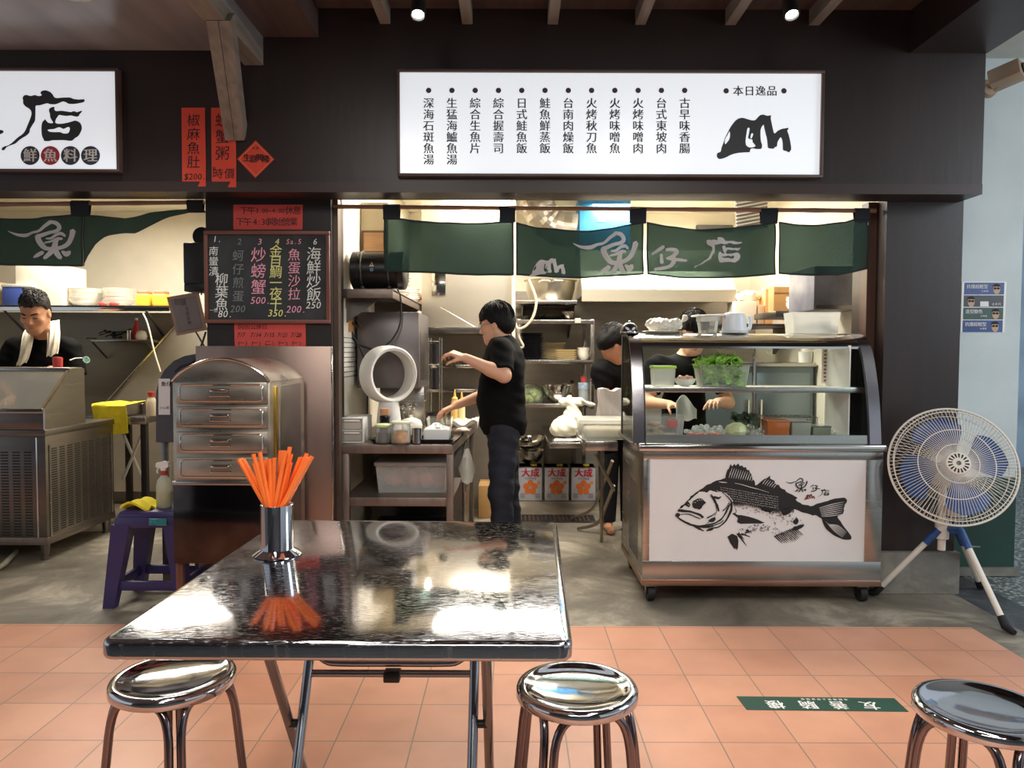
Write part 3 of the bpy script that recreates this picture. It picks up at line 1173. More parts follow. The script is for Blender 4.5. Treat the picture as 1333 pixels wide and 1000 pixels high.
bamboo(432, 269, 1140, 274.5, 'long bamboo pole carrying the four panel curtain across the kitchen opening', 9)
pc = P(815, 363, YN)
t = thing('noren_curtain', 'dark green curtain of four panels with white brush characters over the kitchen opening', 'curtain', pc, 'shop curtains')
panel(t, 500, 669, [(500, 284), (522, 284), (575, 290), (620, 290), (669, 288)], [(500, 353), (560, 356), (620, 359), (669, 358.5)])
p2 = panel(t, 672, 838, [(672, 289), (700, 296), (740, 300), (770, 300), (800, 296), (838, 288)], [(672, 358), (720, 362), (760, 362.5), (800, 360), (838, 358)])
p3 = panel(t, 842, 1009, [(842, 289), (870, 295), (905, 298), (950, 297), (980, 293), (1009, 289)], [(842, 358), (880, 362), (930, 363), (970, 361), (1009, 358)])
panel(t, 1013, 1131, [(1013, 289), (1040, 292), (1070, 292), (1100, 289), (1115, 284), (1131, 272)], [(1017, 357), (1060, 359), (1090, 359), (1110, 355), (1131, 350)])
for x0, x1, y0, y1 in ((499, 521, 267, 286), (650, 671, 269, 290), (820, 841, 270.5, 291), (990, 1012, 271.5, 291), (1112, 1131, 272, 290)):
    hang_loop(t, x0, x1, y0, y1, None)
cl = lambda u, v: cloth(u, -v, 0.0035)
m = MB()
tf = lambda x, y: (x / 7.841 + 680, -(y / 7.841 + 280))
put_strokes(m, FISHCH, tf, cl, sub=3)
hx = lambda x, y: ((75 + (x - 145) * (440 - 75) / (1222 - 145)) / 7.841 + 680, -((445 + (y - 103) * (635 - 445) / 642) / 7.841 + 280))
put_loops(m, HILL, hx, cl, 2, sub=3)
m.build('white_print', NORENW, p2, smooth=0, fix=False)
m = MB()
tf = lambda x, y: (x / 7.841 + 840, -(y / 7.841 + 280))
put_strokes(m, BABYCH, tf, cl, sub=3)
sx_ = lambda x, y: ((505 + (x - 20) * (988 - 505) / (917 - 20)) / 7.841 + 840, -((228 + (y - 147) * (535 - 228) / (798 - 147)) / 7.841 + 280))
put_loops(m, SHOP, sx_, cl, 2, sub=3)
put_loops(m, SHOP2, sx_, cl, 2, sub=3)
m.build('white_print', NORENW, p3, smooth=0, fix=False)

bamboo(-90, 267, 266, 263.5, 'bamboo pole carrying the short curtain over the grill stall', 4)
t = thing('noren_curtain', 'dark green curtain with one white fish character, its end blown aside over the stall', 'curtain', P(60, 346, YN), 'shop curtains')
q1 = panel(t, -80, 107.5, [(-80, 285), (0, 284), (50, 284), (95, 279), (107.5, 280)], [(-80, 346), (0, 345), (60, 347), (107.5, 347)])
panel(t, 108, 264, [(108, 279), (120, 280), (162, 284), (200, 277), (240, 272), (264, 261)],
      [(108, 346.5), (114, 333), (125, 319), (140, 308), (160, 303), (175, 303.5), (190, 297), (220, 284), (245, 276), (264, 266)])
hang_loop(t, 93, 117, 262, 281, None)
hang_loop(t, 244, 265, 261, 276, None)
m = MB()
lf = lambda x, y: ((105 + (x - 520) * (935 - 105) / (1188 - 520)) / 9.52, -((262 + (y - 170) * (745 - 262) / (612 - 170)) / 9.52 + 260))
put_strokes(m, FISHCH, lf, cl, sub=3)
m.build('white_print', NORENW, q1, smooth=0, fix=False)

# posters and camera on the outside pillar
YW = 4.5
pq = P(1277, 433, YW)
t = thing('poster', 'stack of four blue and green sunglasses advert strips on the white pillar', 'poster', pq)
back = MB()
back.prism([(1252, -367), (1310, -367), (1307, -433), (1250, -433)], lambda u, v, w_: P(u, -v, YW) - Vector((0, .001 + w_, 0)), 0.002)
back.build('sheet', WHITEP, t)
pf = on(YW, 0.0038)
pf2 = on(YW, 0.0046)
BLU = M('advert_blue', (30, 62, 128), 0.4, var=0.3, scale=14)
for k, (y0, y1, mt, txt) in enumerate(((368, 383.5, BLU, '抗爆超輕型'), (384.5, 399.5, M('advert_dark', (44, 44, 52), 0.4, var=.3, scale=16), ''),
                                       (400.5, 416, M('advert_green', (28, 66, 58), 0.4, var=.3, scale=14), '造型變色'), (417, 432.5, BLU, '抗爆超輕型'))):
    dx = -k * 0.7
    m = MB()
    m.flat([[(1255.5 + dx, -y0), (1307.5 + dx, -y0), (1307 + dx, -y1), (1255 + dx, -y1)]], pf)
    s_ = m.build('advert_strip', mt, t, smooth=0)
    m = MB()
    if txt:
        text_row(m, txt, 1261 + dx, -(y0 + 5.2), 5.6, pf2, 5.6, weight=.01)
        text_row(m, '太陽鏡', 1279 + dx, -(y0 + 11), 2.6, pf2, 3)
    else:
        text_row(m, '全系列', 1293, -(y0 + 11.5), 3.4, pf2, 4)
        m.flat([[(1276, -(y0 + 8)), (1287, -(y0 + 8)), (1287, -(y1 - .5)), (1276, -(y1 - .5))]], pf2)
    m.build('lettering', WHITEINK, s_, smooth=0)
    # face with dark glasses
    fx = (1297.5 if txt else 1265) + dx
    m = MB()
    cy_ = -(y0 + 8.5)
    m.flat([[(fx + 4.6 * math.cos(j * .4), cy_ + 6.6 * math.sin(j * .4)) for j in range(16)]], pf2)
    m.build('portrait', M('advert_skin', (196, 160, 128), 0.5), s_, smooth=0)
    m = MB()
    pf3 = on(YW, 0.0054)
    for d_ in (-2.1, 2.1):
        m.flat([[(fx + d_ + 2 * math.cos(j * .5236), cy_ + 1 + 1.5 * math.sin(j * .5236)) for j in range(12)]], pf3)
    m.flat([[(fx + 5 * math.cos(j * .314), cy_ + 3.4 + 3.6 * math.sin(j * .314)) for j in range(11)]], pf3)
    m.build('dark_glasses', INK, s_, smooth=0)

c = P(1286, 118, YW)
t = thing('security_camera', 'beige box security camera on a round bracket high on the white pillar', 'camera', c)
BEI = M('beige_metal', (168, 142, 118), 0.45, var=0.1)
MB().cyl((c.x, YW, c.z + .01), (c.x, YW - 0.03, c.z + .01), 0.056, 0.046, 24).build('mount', BEI, t)
hd = P(1311, 98, YW - .22)
MB().tube([(c.x, YW - .03, c.z + .01), (c.x + .02, YW - .1, c.z + .015), (hd.x - .03, YW - .17, hd.z - .06), (hd.x - .02, YW - .2, hd.z - .03)], .014).build('arm', BEI, t)
rt = Euler((R(-12), R(8), R(38))).to_matrix()
bd = MB().box(hd.x - .06, hd.x + .06, YW - .30, YW - .14, hd.z - .045, hd.z + .045, .008, rt).build('body', BEI, t)
MB().cyl(Vector((hd.x, YW - .22, hd.z)) + rt @ Vector((0, -.078, 0)), Vector((hd.x, YW - .22, hd.z)) + rt @ Vector((0, -.088, 0)), .032).build('lens', BLACK, bd)
MB().tube([(c.x + .01, YW - .02, c.z), (c.x + .05, YW - .06, c.z + .06), (c.x + .09, YW - .1, c.z + .03), (hd.x, YW - .12, hd.z - .04)], .006, 8).build('cable', BLACK, t)
# ================================================================== in front: table, straws, stools, sticker, fan
def scratched():
    m = bpy.data.materials.new('scratched_steel_top')
    m.use_nodes = True
    nt = m.node_tree
    b = nt.nodes['Principled BSDF']
    b.inputs['Base Color'].default_value = srgb((176, 176, 180))
    b.inputs['Metallic'].default_value = 1.0
    tc = nt.nodes.new('ShaderNodeTexCoord')
    mp = nt.nodes.new('ShaderNodeMapping')
    mp.inputs['Scale'].default_value = (16, 170, 1)
    nt.links.new(tc.outputs['Object'], mp.inputs['Vector'])
    n = nt.nodes.new('ShaderNodeTexNoise')
    n.inputs['Scale'].default_value = 3
    n.inputs['Detail'].default_value = 6
    n.inputs['Roughness'].default_value = 0.7
    n.inputs['Distortion'].default_value = 0.35
    nt.links.new(mp.outputs['Vector'], n.inputs['Vector'])
    mr = nt.nodes.new('ShaderNodeMapRange')
    mr.inputs['From Min'].default_value = 0.50
    mr.inputs['From Max'].default_value = 0.68
    mr.inputs['To Min'].default_value = 0.05
    mr.inputs['To Max'].default_value = 0.40
    nt.links.new(n.outputs['Fac'], mr.inputs['Value'])
    nt.links.new(mr.outputs['Result'], b.inputs['Roughness'])
    n2 = nt.nodes.new('ShaderNodeTexNoise')
    n2.inputs['Scale'].default_value = 2.6
    n2.inputs['Detail'].default_value = 1
    nt.links.new(tc.outputs['Object'], n2.inputs['Vector'])
    bp = nt.nodes.new('ShaderNodeBump')
    bp.inputs['Strength'].default_value = 0.06
    bp.inputs['Distance'].default_value = 0.02
    nt.links.new(n2.outputs['Fac'], bp.inputs['Height'])
    bp2 = nt.nodes.new('ShaderNodeBump')
    bp2.inputs['Strength'].default_value = 0.03
    bp2.inputs['Distance'].default_value = 0.0006
    nt.links.new(n.outputs['Fac'], bp2.inputs['Height'])
    nt.links.new(bp.outputs['Normal'], bp2.inputs['Normal'])
    nt.links.new(bp2.outputs['Normal'], b.inputs['Normal'])
    return m


TZ = 0.76
cor = [G(127, 834, TZ), G(746, 837, TZ), G(725, 679.5, TZ), G(364, 675.5, TZ)]
ctr = sum(cor, Vector()) / 4
t = thing('folding_table', 'square polished steel folding table with scratched top holding the orange straws', 'table', (ctr.x, ctr.y, 0))
poly = []
for i in range(4):
    p_, c_, n_ = cor[i - 1], cor[i], cor[(i + 1) % 4]
    a = c_ + (p_ - c_).normalized() * 0.03
    b = c_ + (n_ - c_).normalized() * 0.03
    for k in range(6):
        q = k / 5
        r_ = a * (1 - q) ** 2 + c_ * 2 * q * (1 - q) + b * q * q
        poly.append((r_.x, r_.y))
bm = bmesh.new()
vs = [bm.verts.new((x, y, TZ)) for x, y in poly]
f = bm.faces.new(vs)
r_ = bmesh.ops.extrude_face_region(bm, geom=[f])
for v in [g for g in r_['geom'] if isinstance(g, bmesh.types.BMVert)]:
    v.co.z -= 0.044
hz = [e for e in bm.edges if abs(e.verts[0].co.z - e.verts[1].co.z) < 1e-6 and len(e.link_faces) == 2]
bmesh.ops.bevel(bm, geom=hz, offset=0.013, segments=5, profile=0.5, affect='EDGES')
MB().addbm(bm).build('tabletop', scratched(), t, smooth=0.5)
TUBE = M('table_tube', (150, 152, 158), 0.22, 1.0, var=0.1, scale=8)
legs = (('A', -0.596, -0.061, 1.72, 2.174), ('B', -0.56, -0.101, 2.142, 1.757))
for nm, xl, xr, yt, yb in legs:
    for x in (xl, xr):
        MB().tube([(x, yt, 0.716), (x, yb, 0.012)], 0.0135, 14).build('leg', TUBE, t)
        MB().cyl((x, yb, 0), (x, yb, 0.035), 0.017).build('foot_cap', RUBBER, t)
        MB().box(x - .02, x + .02, yt - .02, yt + .02, .7, .718).build('bracket', STEELD, t)
MB().tube(smooth_loop([(-0.56, 2.062, .567), (-.548, 2.035, .525), (-.515, 2.02, .498), (-.47, 2.018, .492), (-.33, 2.018, .492), (-.19, 2.018, .492), (-.146, 2.02, .498), (-.113, 2.035, .525), (-.101, 2.062, .567)], 3, False), 0.011, 12).build('stretcher', TUBE, t)
MB().tube([(-.56, 2.008, .466), (-.101, 2.008, .466)], 0.010, 12).build('stretcher', TUBE, t)
MB().box(-.35, -.305, 1.99, 2.03, .446, .474, .004).build('latch', BLACK, t)
for xl, xr in ((-.596, -.56), (-.101, -.061)):
    MB().cyl((xl, 1.95, .355), (xr, 1.95, .355), 0.011).build('pivot', BLACK, t)

# straw holder and straws
g = G(361, 722, TZ)
t = thing('straw_holder', 'round polished steel straw holder with a flared foot on the steel table', 'straw holder', (g.x, g.y, TZ))
m = MB()
m.lathe([(0.0, 0.001), (0.069, 0.001), (0.070, 0.004), (0.052, 0.016), (0.047, 0.019), (0.047, 0.148), (0.0455, 0.149), (0.0445, 0.147), (0.0445, 0.01), (0, 0.01)], (g.x, g.y, TZ), 48)
m.build('cup', CHROME, t)
STRAW = M('orange_straw', (250, 120, 48), 0.32, var=0.05)
tops = [(62, 165), (80, 160), (98, 165), (175, 125), (225, 112), (180, 195), (197, 188), (215, 188), (238, 182), (252, 175), (268, 168), (285, 165),
        (300, 163), (318, 162), (335, 156), (385, 100), (402, 98), (420, 100), (435, 108), (455, 72), (465, 125), (425, 190), (445, 192), (462, 188),
        (535, 152), (552, 150), (568, 162), (584, 158), (598, 160), (612, 148), (625, 145), (585, 122)]
s0 = None
for k, (u, v) in enumerate(tops):
    px, py = u / 5.88 + 300, v / 5.88 + 570
    dy = random.uniform(-.03, .035)
    tp = P(px, py, g.y + dy)
    off = Vector((tp.x - g.x, tp.y - g.y, 0))
    # where it passes the rim it must stay inside the cup
    rimx = (px - 363) / 55.0 * 0.031 + random.uniform(-.005, .005)
    rim = Vector((max(-.034, min(.034, rimx)), max(-.026, min(.026, dy * .8)), 0))
    zr = TZ + 0.148
    d = Vector((tp.x, tp.y, tp.z)) - Vector((g.x + rim.x, g.y + rim.y, zr))
    q = ((TZ + 0.012) - zr) / d.z
    bt = Vector((g.x + rim.x, g.y + rim.y, zr)) + d * q
    r2 = Vector((bt.x - g.x, bt.y - g.y))
    if r2.length > 0.036:
        q *= 0.55
        bt = Vector((g.x + rim.x, g.y + rim.y, zr)) + d * q
    dn = (tp - bt).normalized()
    L = (tp - bt).length
    m = MB()
    ro = dn.to_track_quat('Z', 'Y').to_matrix()
    m.lathe([(0.0056, 0), (0.0062, 0), (0.0062, L), (0.0054, L), (0.0054, L - .05)], bt, 12, ro)
    o = m.build('straw', STRAW, None, bt)
    tag(o, 'orange plastic drinking straw standing in the steel straw holder', 'straw', 'straws in the steel holder')

# stools
def stool_proto():
    t = thing('stool', '', 'stool', (0, 0, 0), 'round steel stools')
    R_ = 0.163
    z = 0.46
    MB().lathe([(0, z - .012), (.05, z - .0115), (.10, z - .007), (.132, z - .001), (.140, z + .003), (.150, z + .004), (R_ - .004, z + .001), (R_, z - .006),
                (R_, z - .024), (R_ - .004, z - .028), (R_ - .012, z - .026), (R_ - .012, z - .02), (0, z - .02)], (0, 0, 0), 64).build('seat', CHROME, t, smooth=.9)
    TU = M('stool_tube', (128, 116, 118), 0.16, 1.0, var=0.1, scale=6)
    rt, rb = 0.147, 0.192
    for k in range(4):
        a0 = R(45 + 90 * k) + 0.09
        a1 = R(45 + 90 * (k + 1)) - 0.09
        def pt(a, r, zz):
            return Vector((r * math.cos(a), r * math.sin(a), zz))
        pts = [pt(a0, rb, 0.012), pt(a0, rb - (rb - rt) * .72, 0.33)]
        c0 = pt(a0, rt, 0.43)
        m0 = pt(a0, rt, 0.43) * .72 + pt(a1, rt, 0.43) * .28
        c1 = pt(a1, rt, 0.43)
        m1 = pt(a0, rt, 0.43) * .28 + pt(a1, rt, 0.43) * .72
        A = pts[-1]
        for i in range(1, 8):
            q = i / 7
            pts.append(A * (1 - q) ** 2 + c0 * 2 * q * (1 - q) + m0 * q * q)
        B = pt(a1, rb - (rb - rt) * .72, 0.33)
        for i in range(0, 8):
            q = i / 7
            pts.append(m1 * (1 - q) ** 2 + c1 * 2 * q * (1 - q) + B * q * q)
        pts.append(pt(a1, rb, 0.012))
        MB().tube(pts, 0.0115, 12).build('leg_frame', TU, t)
    for k in range(4):
        a = R(45 + 90 * k)
        MB().lathe([(0, 0), (.026, 0), (.027, .022), (0, .022)], (rb * math.cos(a), rb * math.sin(a), 0), 14).build('foot_cap', RUBBER, t)
    return t


sp = stool_proto()
for k, (px, py, rz, lab) in enumerate(((751, 893, R(14), 'round steel stool standing wholly beside the table, under its corner away from the straws'),
                                       (226, 879, R(-20), 'round steel stool half tucked under the table edge near the straw holder'),
                                       (1281, 920, R(33), 'round steel stool standing apart from the table near the green floor sticker'))):
    q = G(px, py, .46)
    if k == 0:
        o = sp
        o.location = (q.x, q.y, 0)
        o.rotation_euler = (0, 0, rz)
        o['label'] = lab
    else:
        dup(sp, (q.x, q.y, 0), (0, 0, rz), lab)

# floor sticker
A, B, C_, D = [G(x, y, 0.0) for x, y in ((958.5, 907), (1164, 909.5), (1183, 927), (972, 924.5))]
def fs(u, v, z=0.002):
    q = (A * (1 - u) + B * u) * (1 - v) + (D * (1 - u) + C_ * u) * v
    return Vector((q.x, q.y, z))
t = thing('floor_sticker', 'long dark green floor sticker with upside down white characters on the tiles', 'sticker', ((A + B + C_ + D) / 4))
m = MB()
m.prism([(0, 0), (1, 0), (1, 1), (0, 1)], lambda u, v, w_: fs(u, v, 0.0004 + w_), 0.0012)
m.build('sheet', M('sticker_green', (30, 70, 56), 0.6, var=0.1), t)
m = MB()
wl = (B - A).length
hl = (D - A).length
up = lambda x, y: fs(1 - x / wl, 0.0 + y / hl, 0.0022)     # read from the far side
for ch, u in (('友', .205), ('善', .40), ('騎', .59), ('樓', .795)):
    letter(m, ch, u * wl, hl * .60, hl * .62, lambda x, y: fs(1 - x / wl, 1 - y / hl * 1.0 if False else y / hl, 0.0022), rot=0, weight=.02, lift=(0, 0, 1))
m.build('lettering', WHITEINK, t, smooth=0)
m = MB()
text_row(m, '本騎樓禁止停放機車', wl * .32, hl * .17, hl * .14, lambda x, y: fs(1 - x / wl, y / hl, 0.0022), hl * .19)
m.build('small_lettering', WHITEINK, t, smooth=0)

# ------------------------------------------------------------------ tripod fan
FW = M('fan_white', (226, 218, 206), 0.4, var=0.04)
FB = M('fan_blue', (40, 78, 136), 0.4, var=0.1)
fc = P(1240, 607, 3.82)
foot = [G(1140, 776), G(1309, 822), G(1276, 768)]
hubz = 0.62
pole = Vector((fc.x + .03, 3.95, 0))
t = thing('tripod_fan', 'large tripod floor fan with blue blades and a cream wire guard beside the fish counter', 'fan', (pole.x, pole.y, 0))
ax = Vector((-0.22, -0.90, 0.30)).normalized()          # blowing direction
q = ax.to_track_quat('Z', 'Y').to_matrix()
Rg = 0.305
def FP(r, a, z):
    return fc + q @ Vector((r * math.cos(a), r * math.sin(a), z))
m = MB()
m.tube([FP(Rg, i * .0873, 0) for i in range(72)], 0.0058, 8, closed=True)
m.build('guard_ring', FW, t)
def prof(r):
    return 0.088 * math.cos(min(1, r / Rg) * math.pi / 2) ** .7
for side, nm, n in ((1, 'front_guard', 100), (-1, 'rear_guard', 72)):
    m = MB()
    for i in range(n):
        a = 2 * math.pi * i / n
        m.tube([FP(r, a + (r - .06) * .35 * side, side * prof(r)) for r in (.055, .12, .18, .24, .28, Rg)], 0.00155 if side > 0 else .0013, 4, caps=False)
    for r in (.10, .18, .285) if side > 0 else (.18, .27):
        m.tube([FP(r, i * .1047, side * (prof(r) + .001)) for i in range(60)], 0.0026, 6, closed=True)
    g_ = m.build(nm, FW, t)
    if side > 0:
        mm = MB()
        mm.lathe([(0, .008), (.02, .009), (.055, .004), (.058, 0), (.058, -.006), (0, -.006)], FP(0, 0, .088), 40, q)
        bg = mm.build('badge', FW, g_)
        mm = MB()
        for i in range(16):
            a = i * math.pi / 8
            mm.prism([(.026, -.0045), (.048, -.007), (.049, .002), (.027, .001)],
                     lambda u, v, w_, a=a: FP(0, 0, .0955 - u * .06 + w_) + q @ Vector((u * math.cos(a + .35) - v * math.sin(a + .35), u * math.sin(a + .35) + v * math.cos(a + .35), 0)), .002)
        mm.build('badge_slots', BLACK, bg)
        MB().lathe([(0, .003), (.011, .002), (.012, 0), (0, 0)], FP(0, 0, .096), 20, q).build('badge_button', STEELD, bg)
for i in range(4):
    a0 = R(98 + 90 * i)
    def bl(u, v):
        r = .05 + .205 * u
        half = .24 + .34 * math.sin(min(1, u * 1.05) * math.pi * .62)
        half *= (1 - max(0, u - .82) ** 1.2 * 3.5)
        a = a0 + (v - .5) * 2 * half + u * .25
        return FP(r, a, -.01 + (v - .5) * -.065 * (1 - .3 * u))
    MB().sheet(bl, 12, 10, .0025, tuple(ax)).build('blade', FB, t, smooth=1.2)
MB().lathe([(0, .035), (.03, .034), (.05, .02), (.055, -.03), (0, -.03)], fc, 32, q).build('hub', FB, t)
m = MB()
m.lathe([(.03, -.08), (.075, -.09), (.085, -.12), (.08, -.2), (.05, -.24), (0, -.245)], fc, 32, q)
m.build('motor_housing', FW, t)
mo = fc + q @ Vector((0, 0, -.16))
m = MB()
m.tube([(pole.x, pole.y, .30), (pole.x, pole.y, .45), (mo.x, mo.y, mo.z - .05)], .020, 16)
m.build('pole', FW, t)
tp = P(1242, 672, 3.9)
m = MB()
m.box(tp.x - .035, tp.x + .05, 3.86, 3.95, tp.z + .0, tp.z + .055, .008)
m.build('control_box', FW, t)
apex = P(1238, 690, 3.93)
MB().cyl((pole.x, pole.y, apex.z - .05), (pole.x, pole.y, apex.z + .05), .034, None, 24).build('collar', FW, t)
st = [P(1226, 686, 3.93), P(1248, 686, 3.90), P(1246, 690, 4.02)]
for k in range(3):
    a, b = Vector(st[k]), foot[k] + Vector((0, 0, .025))
    d = (b - a)
    lg = MB().tube([a + d * .16, b], .0155, 14).build('leg', FW, t)
    MB().tube([a + d * .04, a + d * .24], [.020, .0185], 14).build('joint', FB, lg)
    m = MB()
    dn = d.normalized()
    m.tube([b - dn * .05, b, b + Vector((d.x, d.y, 0)).normalized() * .055 - Vector((0, 0, .012))], [.019, .022, .013], 12)
    m.build('rubber_foot', RUBBER, lg)
    MB().tube([(pole.x, pole.y, apex.z), a, a + d * .06], [.02, .024, .018], 12).build('hinge', FB if k else FW, lg)
MB().tube([st[1] + (foot[1] - st[1]) * .2, st[1] + (foot[1] - st[1]) * .2 + Vector((.06, -.01, .0))], .004, 8).build('clamp_lever', STEELB, t)
# ================================================================== the kitchen behind the opening
DARKST = M('grey_back_steel', (158, 151, 142), 0.42, 0.25, var=0.15, scale=3, stretch=(1, 1, 6), rvar=.08)
slab('wall_back.001', -1.02, 0.02, 6.38, 6.44, 0, 1.62, M('range_back_steel', (134, 126, 115), .42, .25, var=0.15, scale=3))
slab('wall_back.002', 0.02, 2.36, 7.2, 7.26, 0, 1.95, DARKST)


def stack(name, proto, base, dz, n, label_fn, cat, group, wob=0.004, spin=True):
    """n copies of proto (modelled at the origin); the last one is the topmost"""
    out = []
    for i in range(n):
        loc = (base[0] + random.uniform(-wob, wob), base[1] + random.uniform(-wob, wob), base[2] + dz * i)
        lab = label_fn(ORD[n - 1 - i] if n - i <= len(ORD) else None)
        if i == 0:
            o = proto
            o.location = loc
        else:
            o = dup(proto, loc)
        o['label'] = lab
        out.append(o)
    return out


def plate_proto(name, r, mat, cat, group, h=.022, square=False):
    m = MB()
    if square:
        m.frustum((0, 0), (r * 1.3, r * 1.1), (r * 2, r * 1.7), 0, h * .8, .003)
        m.frustum((0, 0), (r * 1.2, r * 1.0), (r * 1.9, r * 1.6), h * .82, h * .86)
    else:
        m.lathe([(0, .004), (r * .55, .004), (r * .6, .006), (r * .97, h - .001), (r, h), (r, h - .004), (r * .64, .001), (r * .6, 0), (0, 0)], (0, 0, 0), 32)
    o = m.build(name, mat, None, (0, 0, 0))
    return tag(o, 'x', cat, group)


def bowl_prof(r, h, th=.004):
    out = [(r * .35, 0), (r * .38, .004), (r * .62, h * .18), (r * .85, h * .5), (r * .97, h * .85), (r * .985, h - .003), (r * 1.045, h - .002), (r * 1.045, h)]
    inn = [(r - th, h), (r * .97 - th, h * .86), (r * .84 - th, h * .53), (r * .6 - th, h * .24), (0, h * .12)]
    return [(0, 0)] + out + inn


# counter table in front of the cook
CZ = zat(579.5, 4.27)
cA, cB, cC, cD = (-1.0, 4.27), (xat(589, 4.27), 4.27), (-0.262, 5.75), (-1.0, 5.75)
t = thing('counter_table', 'long steel kitchen counter with open shelf, crowded with jars and sauces', 'counter', (-.66, 4.9, 0))
m = MB()
m.prism([cA, cB, cC, cD], lambda u, v, w_: Vector((u, v, CZ - w_)), 0.004)
m.build('worktop', STEELW, t)
m = MB()
m.box(cA[0], cB[0], 4.268, 4.275, CZ - .052, CZ + .001, .002)
m.prism([cB, cC, (cC[0] - .01, cC[1]), (cB[0] - .01, cB[1])], lambda u, v, w_: Vector((u, v, CZ - w_ * 13)), 0.004)
m.build('apron', STEELW, t)
lx0, lx1 = xat(450, 4.3), xat(586, 4.3)
for x, y in ((lx0, 4.3), (lx1, 4.3), (-.31, 5.65), (-.96, 5.65)):
    MB().box(x - .02, x + .02, y - .02, y + .02, 0, CZ - .01, .003).build('leg', STEELW, t)
sz = zat(648, 4.3)
m = MB()
m.box(lx0 - .02, lx1 + .02, 4.29, 5.0, sz - .012, sz, .002)
m.box(lx0 - .02, lx1 + .02, 4.285, 4.292, sz - .05, sz + .001, .002)
m.build('lower_shelf', STEELW, t)
# fridge under the far end of the counter
t = thing('undercounter_cabinet', 'dark steel cabinet with tall door panels under the far end of the counter', 'cabinet', (-.62, 5.35, 0))
MB().box(-.96, -.335, 5.03, 5.6, .08, CZ - .06, .004).build('body', STEELD, t)
for k in range(4):
    y0 = 5.05 + k * .135
    d = MB().box(-.334, -.318, y0, y0 + .125, .1, CZ - .09, .003).build('door', STEELD if k % 2 else STEEL, t)
    MB().box(-.319, -.308, y0 + .012, y0 + .022, .4, .62, .003).build('handle', STEELB, d)
for x in (-.92, -.38):
    for y in (5.08, 5.55):
        MB().cyl((x, y, 0), (x, y, .082), .02).build('foot', BLACK, t)
# tub and crate under the counter
t = thing('plastic_tub', 'clear plastic tub of pinkish bundles on the lower counter shelf', 'tub', (-.62, 4.6, sz))
a, b = xat(489, 4.42), xat(581, 4.42)
MB().tray(((a + b) / 2, 4.6), ((b - a) * .94, .34), (b - a, .38), sz, sz + .165).build('tub', HAZY, t)
m = MB()
for k in range(9):
    m.ball((a + .06 + (b - a - .12) * k / 8, 4.56 + random.uniform(-.06, .08), sz + .065), (.045, .06, .05 + .015 * (k % 3)), 12)
m.build('contents', M('pink_bundles', (196, 120, 108), 0.6, var=.3, scale=14), t)
MB().box(a - .01, b + .01, 4.40, 4.80, sz + .166, sz + .19, .006).build('lid', M('tub_lid', (164, 156, 148), .4, var=.1), t)
one('crate', MB().tray((-.62, 4.65), (.46, .4), (.5, .44), 0, .27, .012), BLACK, 'black crate on the floor below the counter shelf', 'crate')

# on the counter
def jarthing(name, px, py, z, wpx, ytop, label, cat, body, fill=None, lid=None, fillfrac=.6):
    g = G(px, py, z)
    r_ = wpx * g.y / F / 2
    h = z - z + (zat(ytop, g.y) - z)
    t = thing(name, label, cat, (g.x, g.y, z))
    MB().lathe([(0, 0), (r_ * .94, 0), (r_, .006), (r_, h * .86), (r_ * .9, h * .97), (r_ * .9, h), (r_ * .85, h), (r_ * .85, h * .95), (r_ * .94, h * .84), (r_ * .94, .008), (0, .006)], g, 28).build('jar', body, t)
    if fill:
        MB().lathe([(0, .008), (r_ * .92, .008), (r_ * .92, h * fillfrac), (r_ * .5, h * (fillfrac + .06)), (0, h * (fillfrac + .04))], g, 20).build('contents', fill, t)
    if lid:
        MB().lathe([(r_ * .86, h - .002), (r_ * 1.02, h), (r_ * 1.02, h + .012), (r_ * .9, h + .016), (0, h + .017)], g, 28).build('lid', lid, t)
    return t


ty = 4.31
tx0, tx1 = xat(481, ty), xat(589, ty)
one('serving_tray', MB().tray(((tx0 + tx1) / 2, 4.42), (tx1 - tx0 - .04, .2), (tx1 - tx0, .23), CZ + .001, CZ + .026, .006), BLACK,
    'long black serving tray along the counter front carrying jars and a tissue box', 'tray')
TZ2 = CZ + .008
a0, a1 = xat(442.5, 4.33), xat(472, 4.33)
t = thing('drawer_box', 'small two drawer box of white plastic with see-through fronts on the counter corner', 'drawer box', ((a0 + a1) / 2, 4.45, CZ))
h1 = zat(545, 4.33)
m = MB()
m.box(a0, a1, 4.335, 4.60, CZ + .001, CZ + .008, .002)
m.box(a0, a1, 4.335, 4.60, h1 - .006, h1, .002)
m.box(a0, a0 + .006, 4.335, 4.60, CZ, h1, .002)
m.box(a1 - .006, a1, 4.335, 4.60, CZ, h1, .002)
m.box(a0, a1, 4.594, 4.60, CZ, h1)
m.box(a0, a1, 4.335, 4.60, (CZ + h1) / 2 - .003, (CZ + h1) / 2 + .003)
m.build('case', WHITEP, t)
for k, (z0, z1, mt) in enumerate(((CZ + .01, (CZ + h1) / 2 - .005, M('pink_packets', (196, 150, 136), .6, var=.35, scale=40)), ((CZ + h1) / 2 + .005, h1 - .008, M('cream_packets', (226, 200, 170), .6, var=.15, scale=30)))):
    d = MB().tray(((a0 + a1) / 2, 4.455), (a1 - a0 - .016, .24), (a1 - a0 - .016, .245), z0, z1, .003).build('drawer', FROST, t)
    MB().box(a0 + .014, a1 - .014, 4.345, 4.56, z0 + .004, z0 + (z1 - z0) * .75, .008).build('contents', mt, d)
    MB().box(a0 + .02, a1 - .02, 4.326, 4.336, z1 - .014, z1 - .004, .003).build('handle', WHITEP, d)

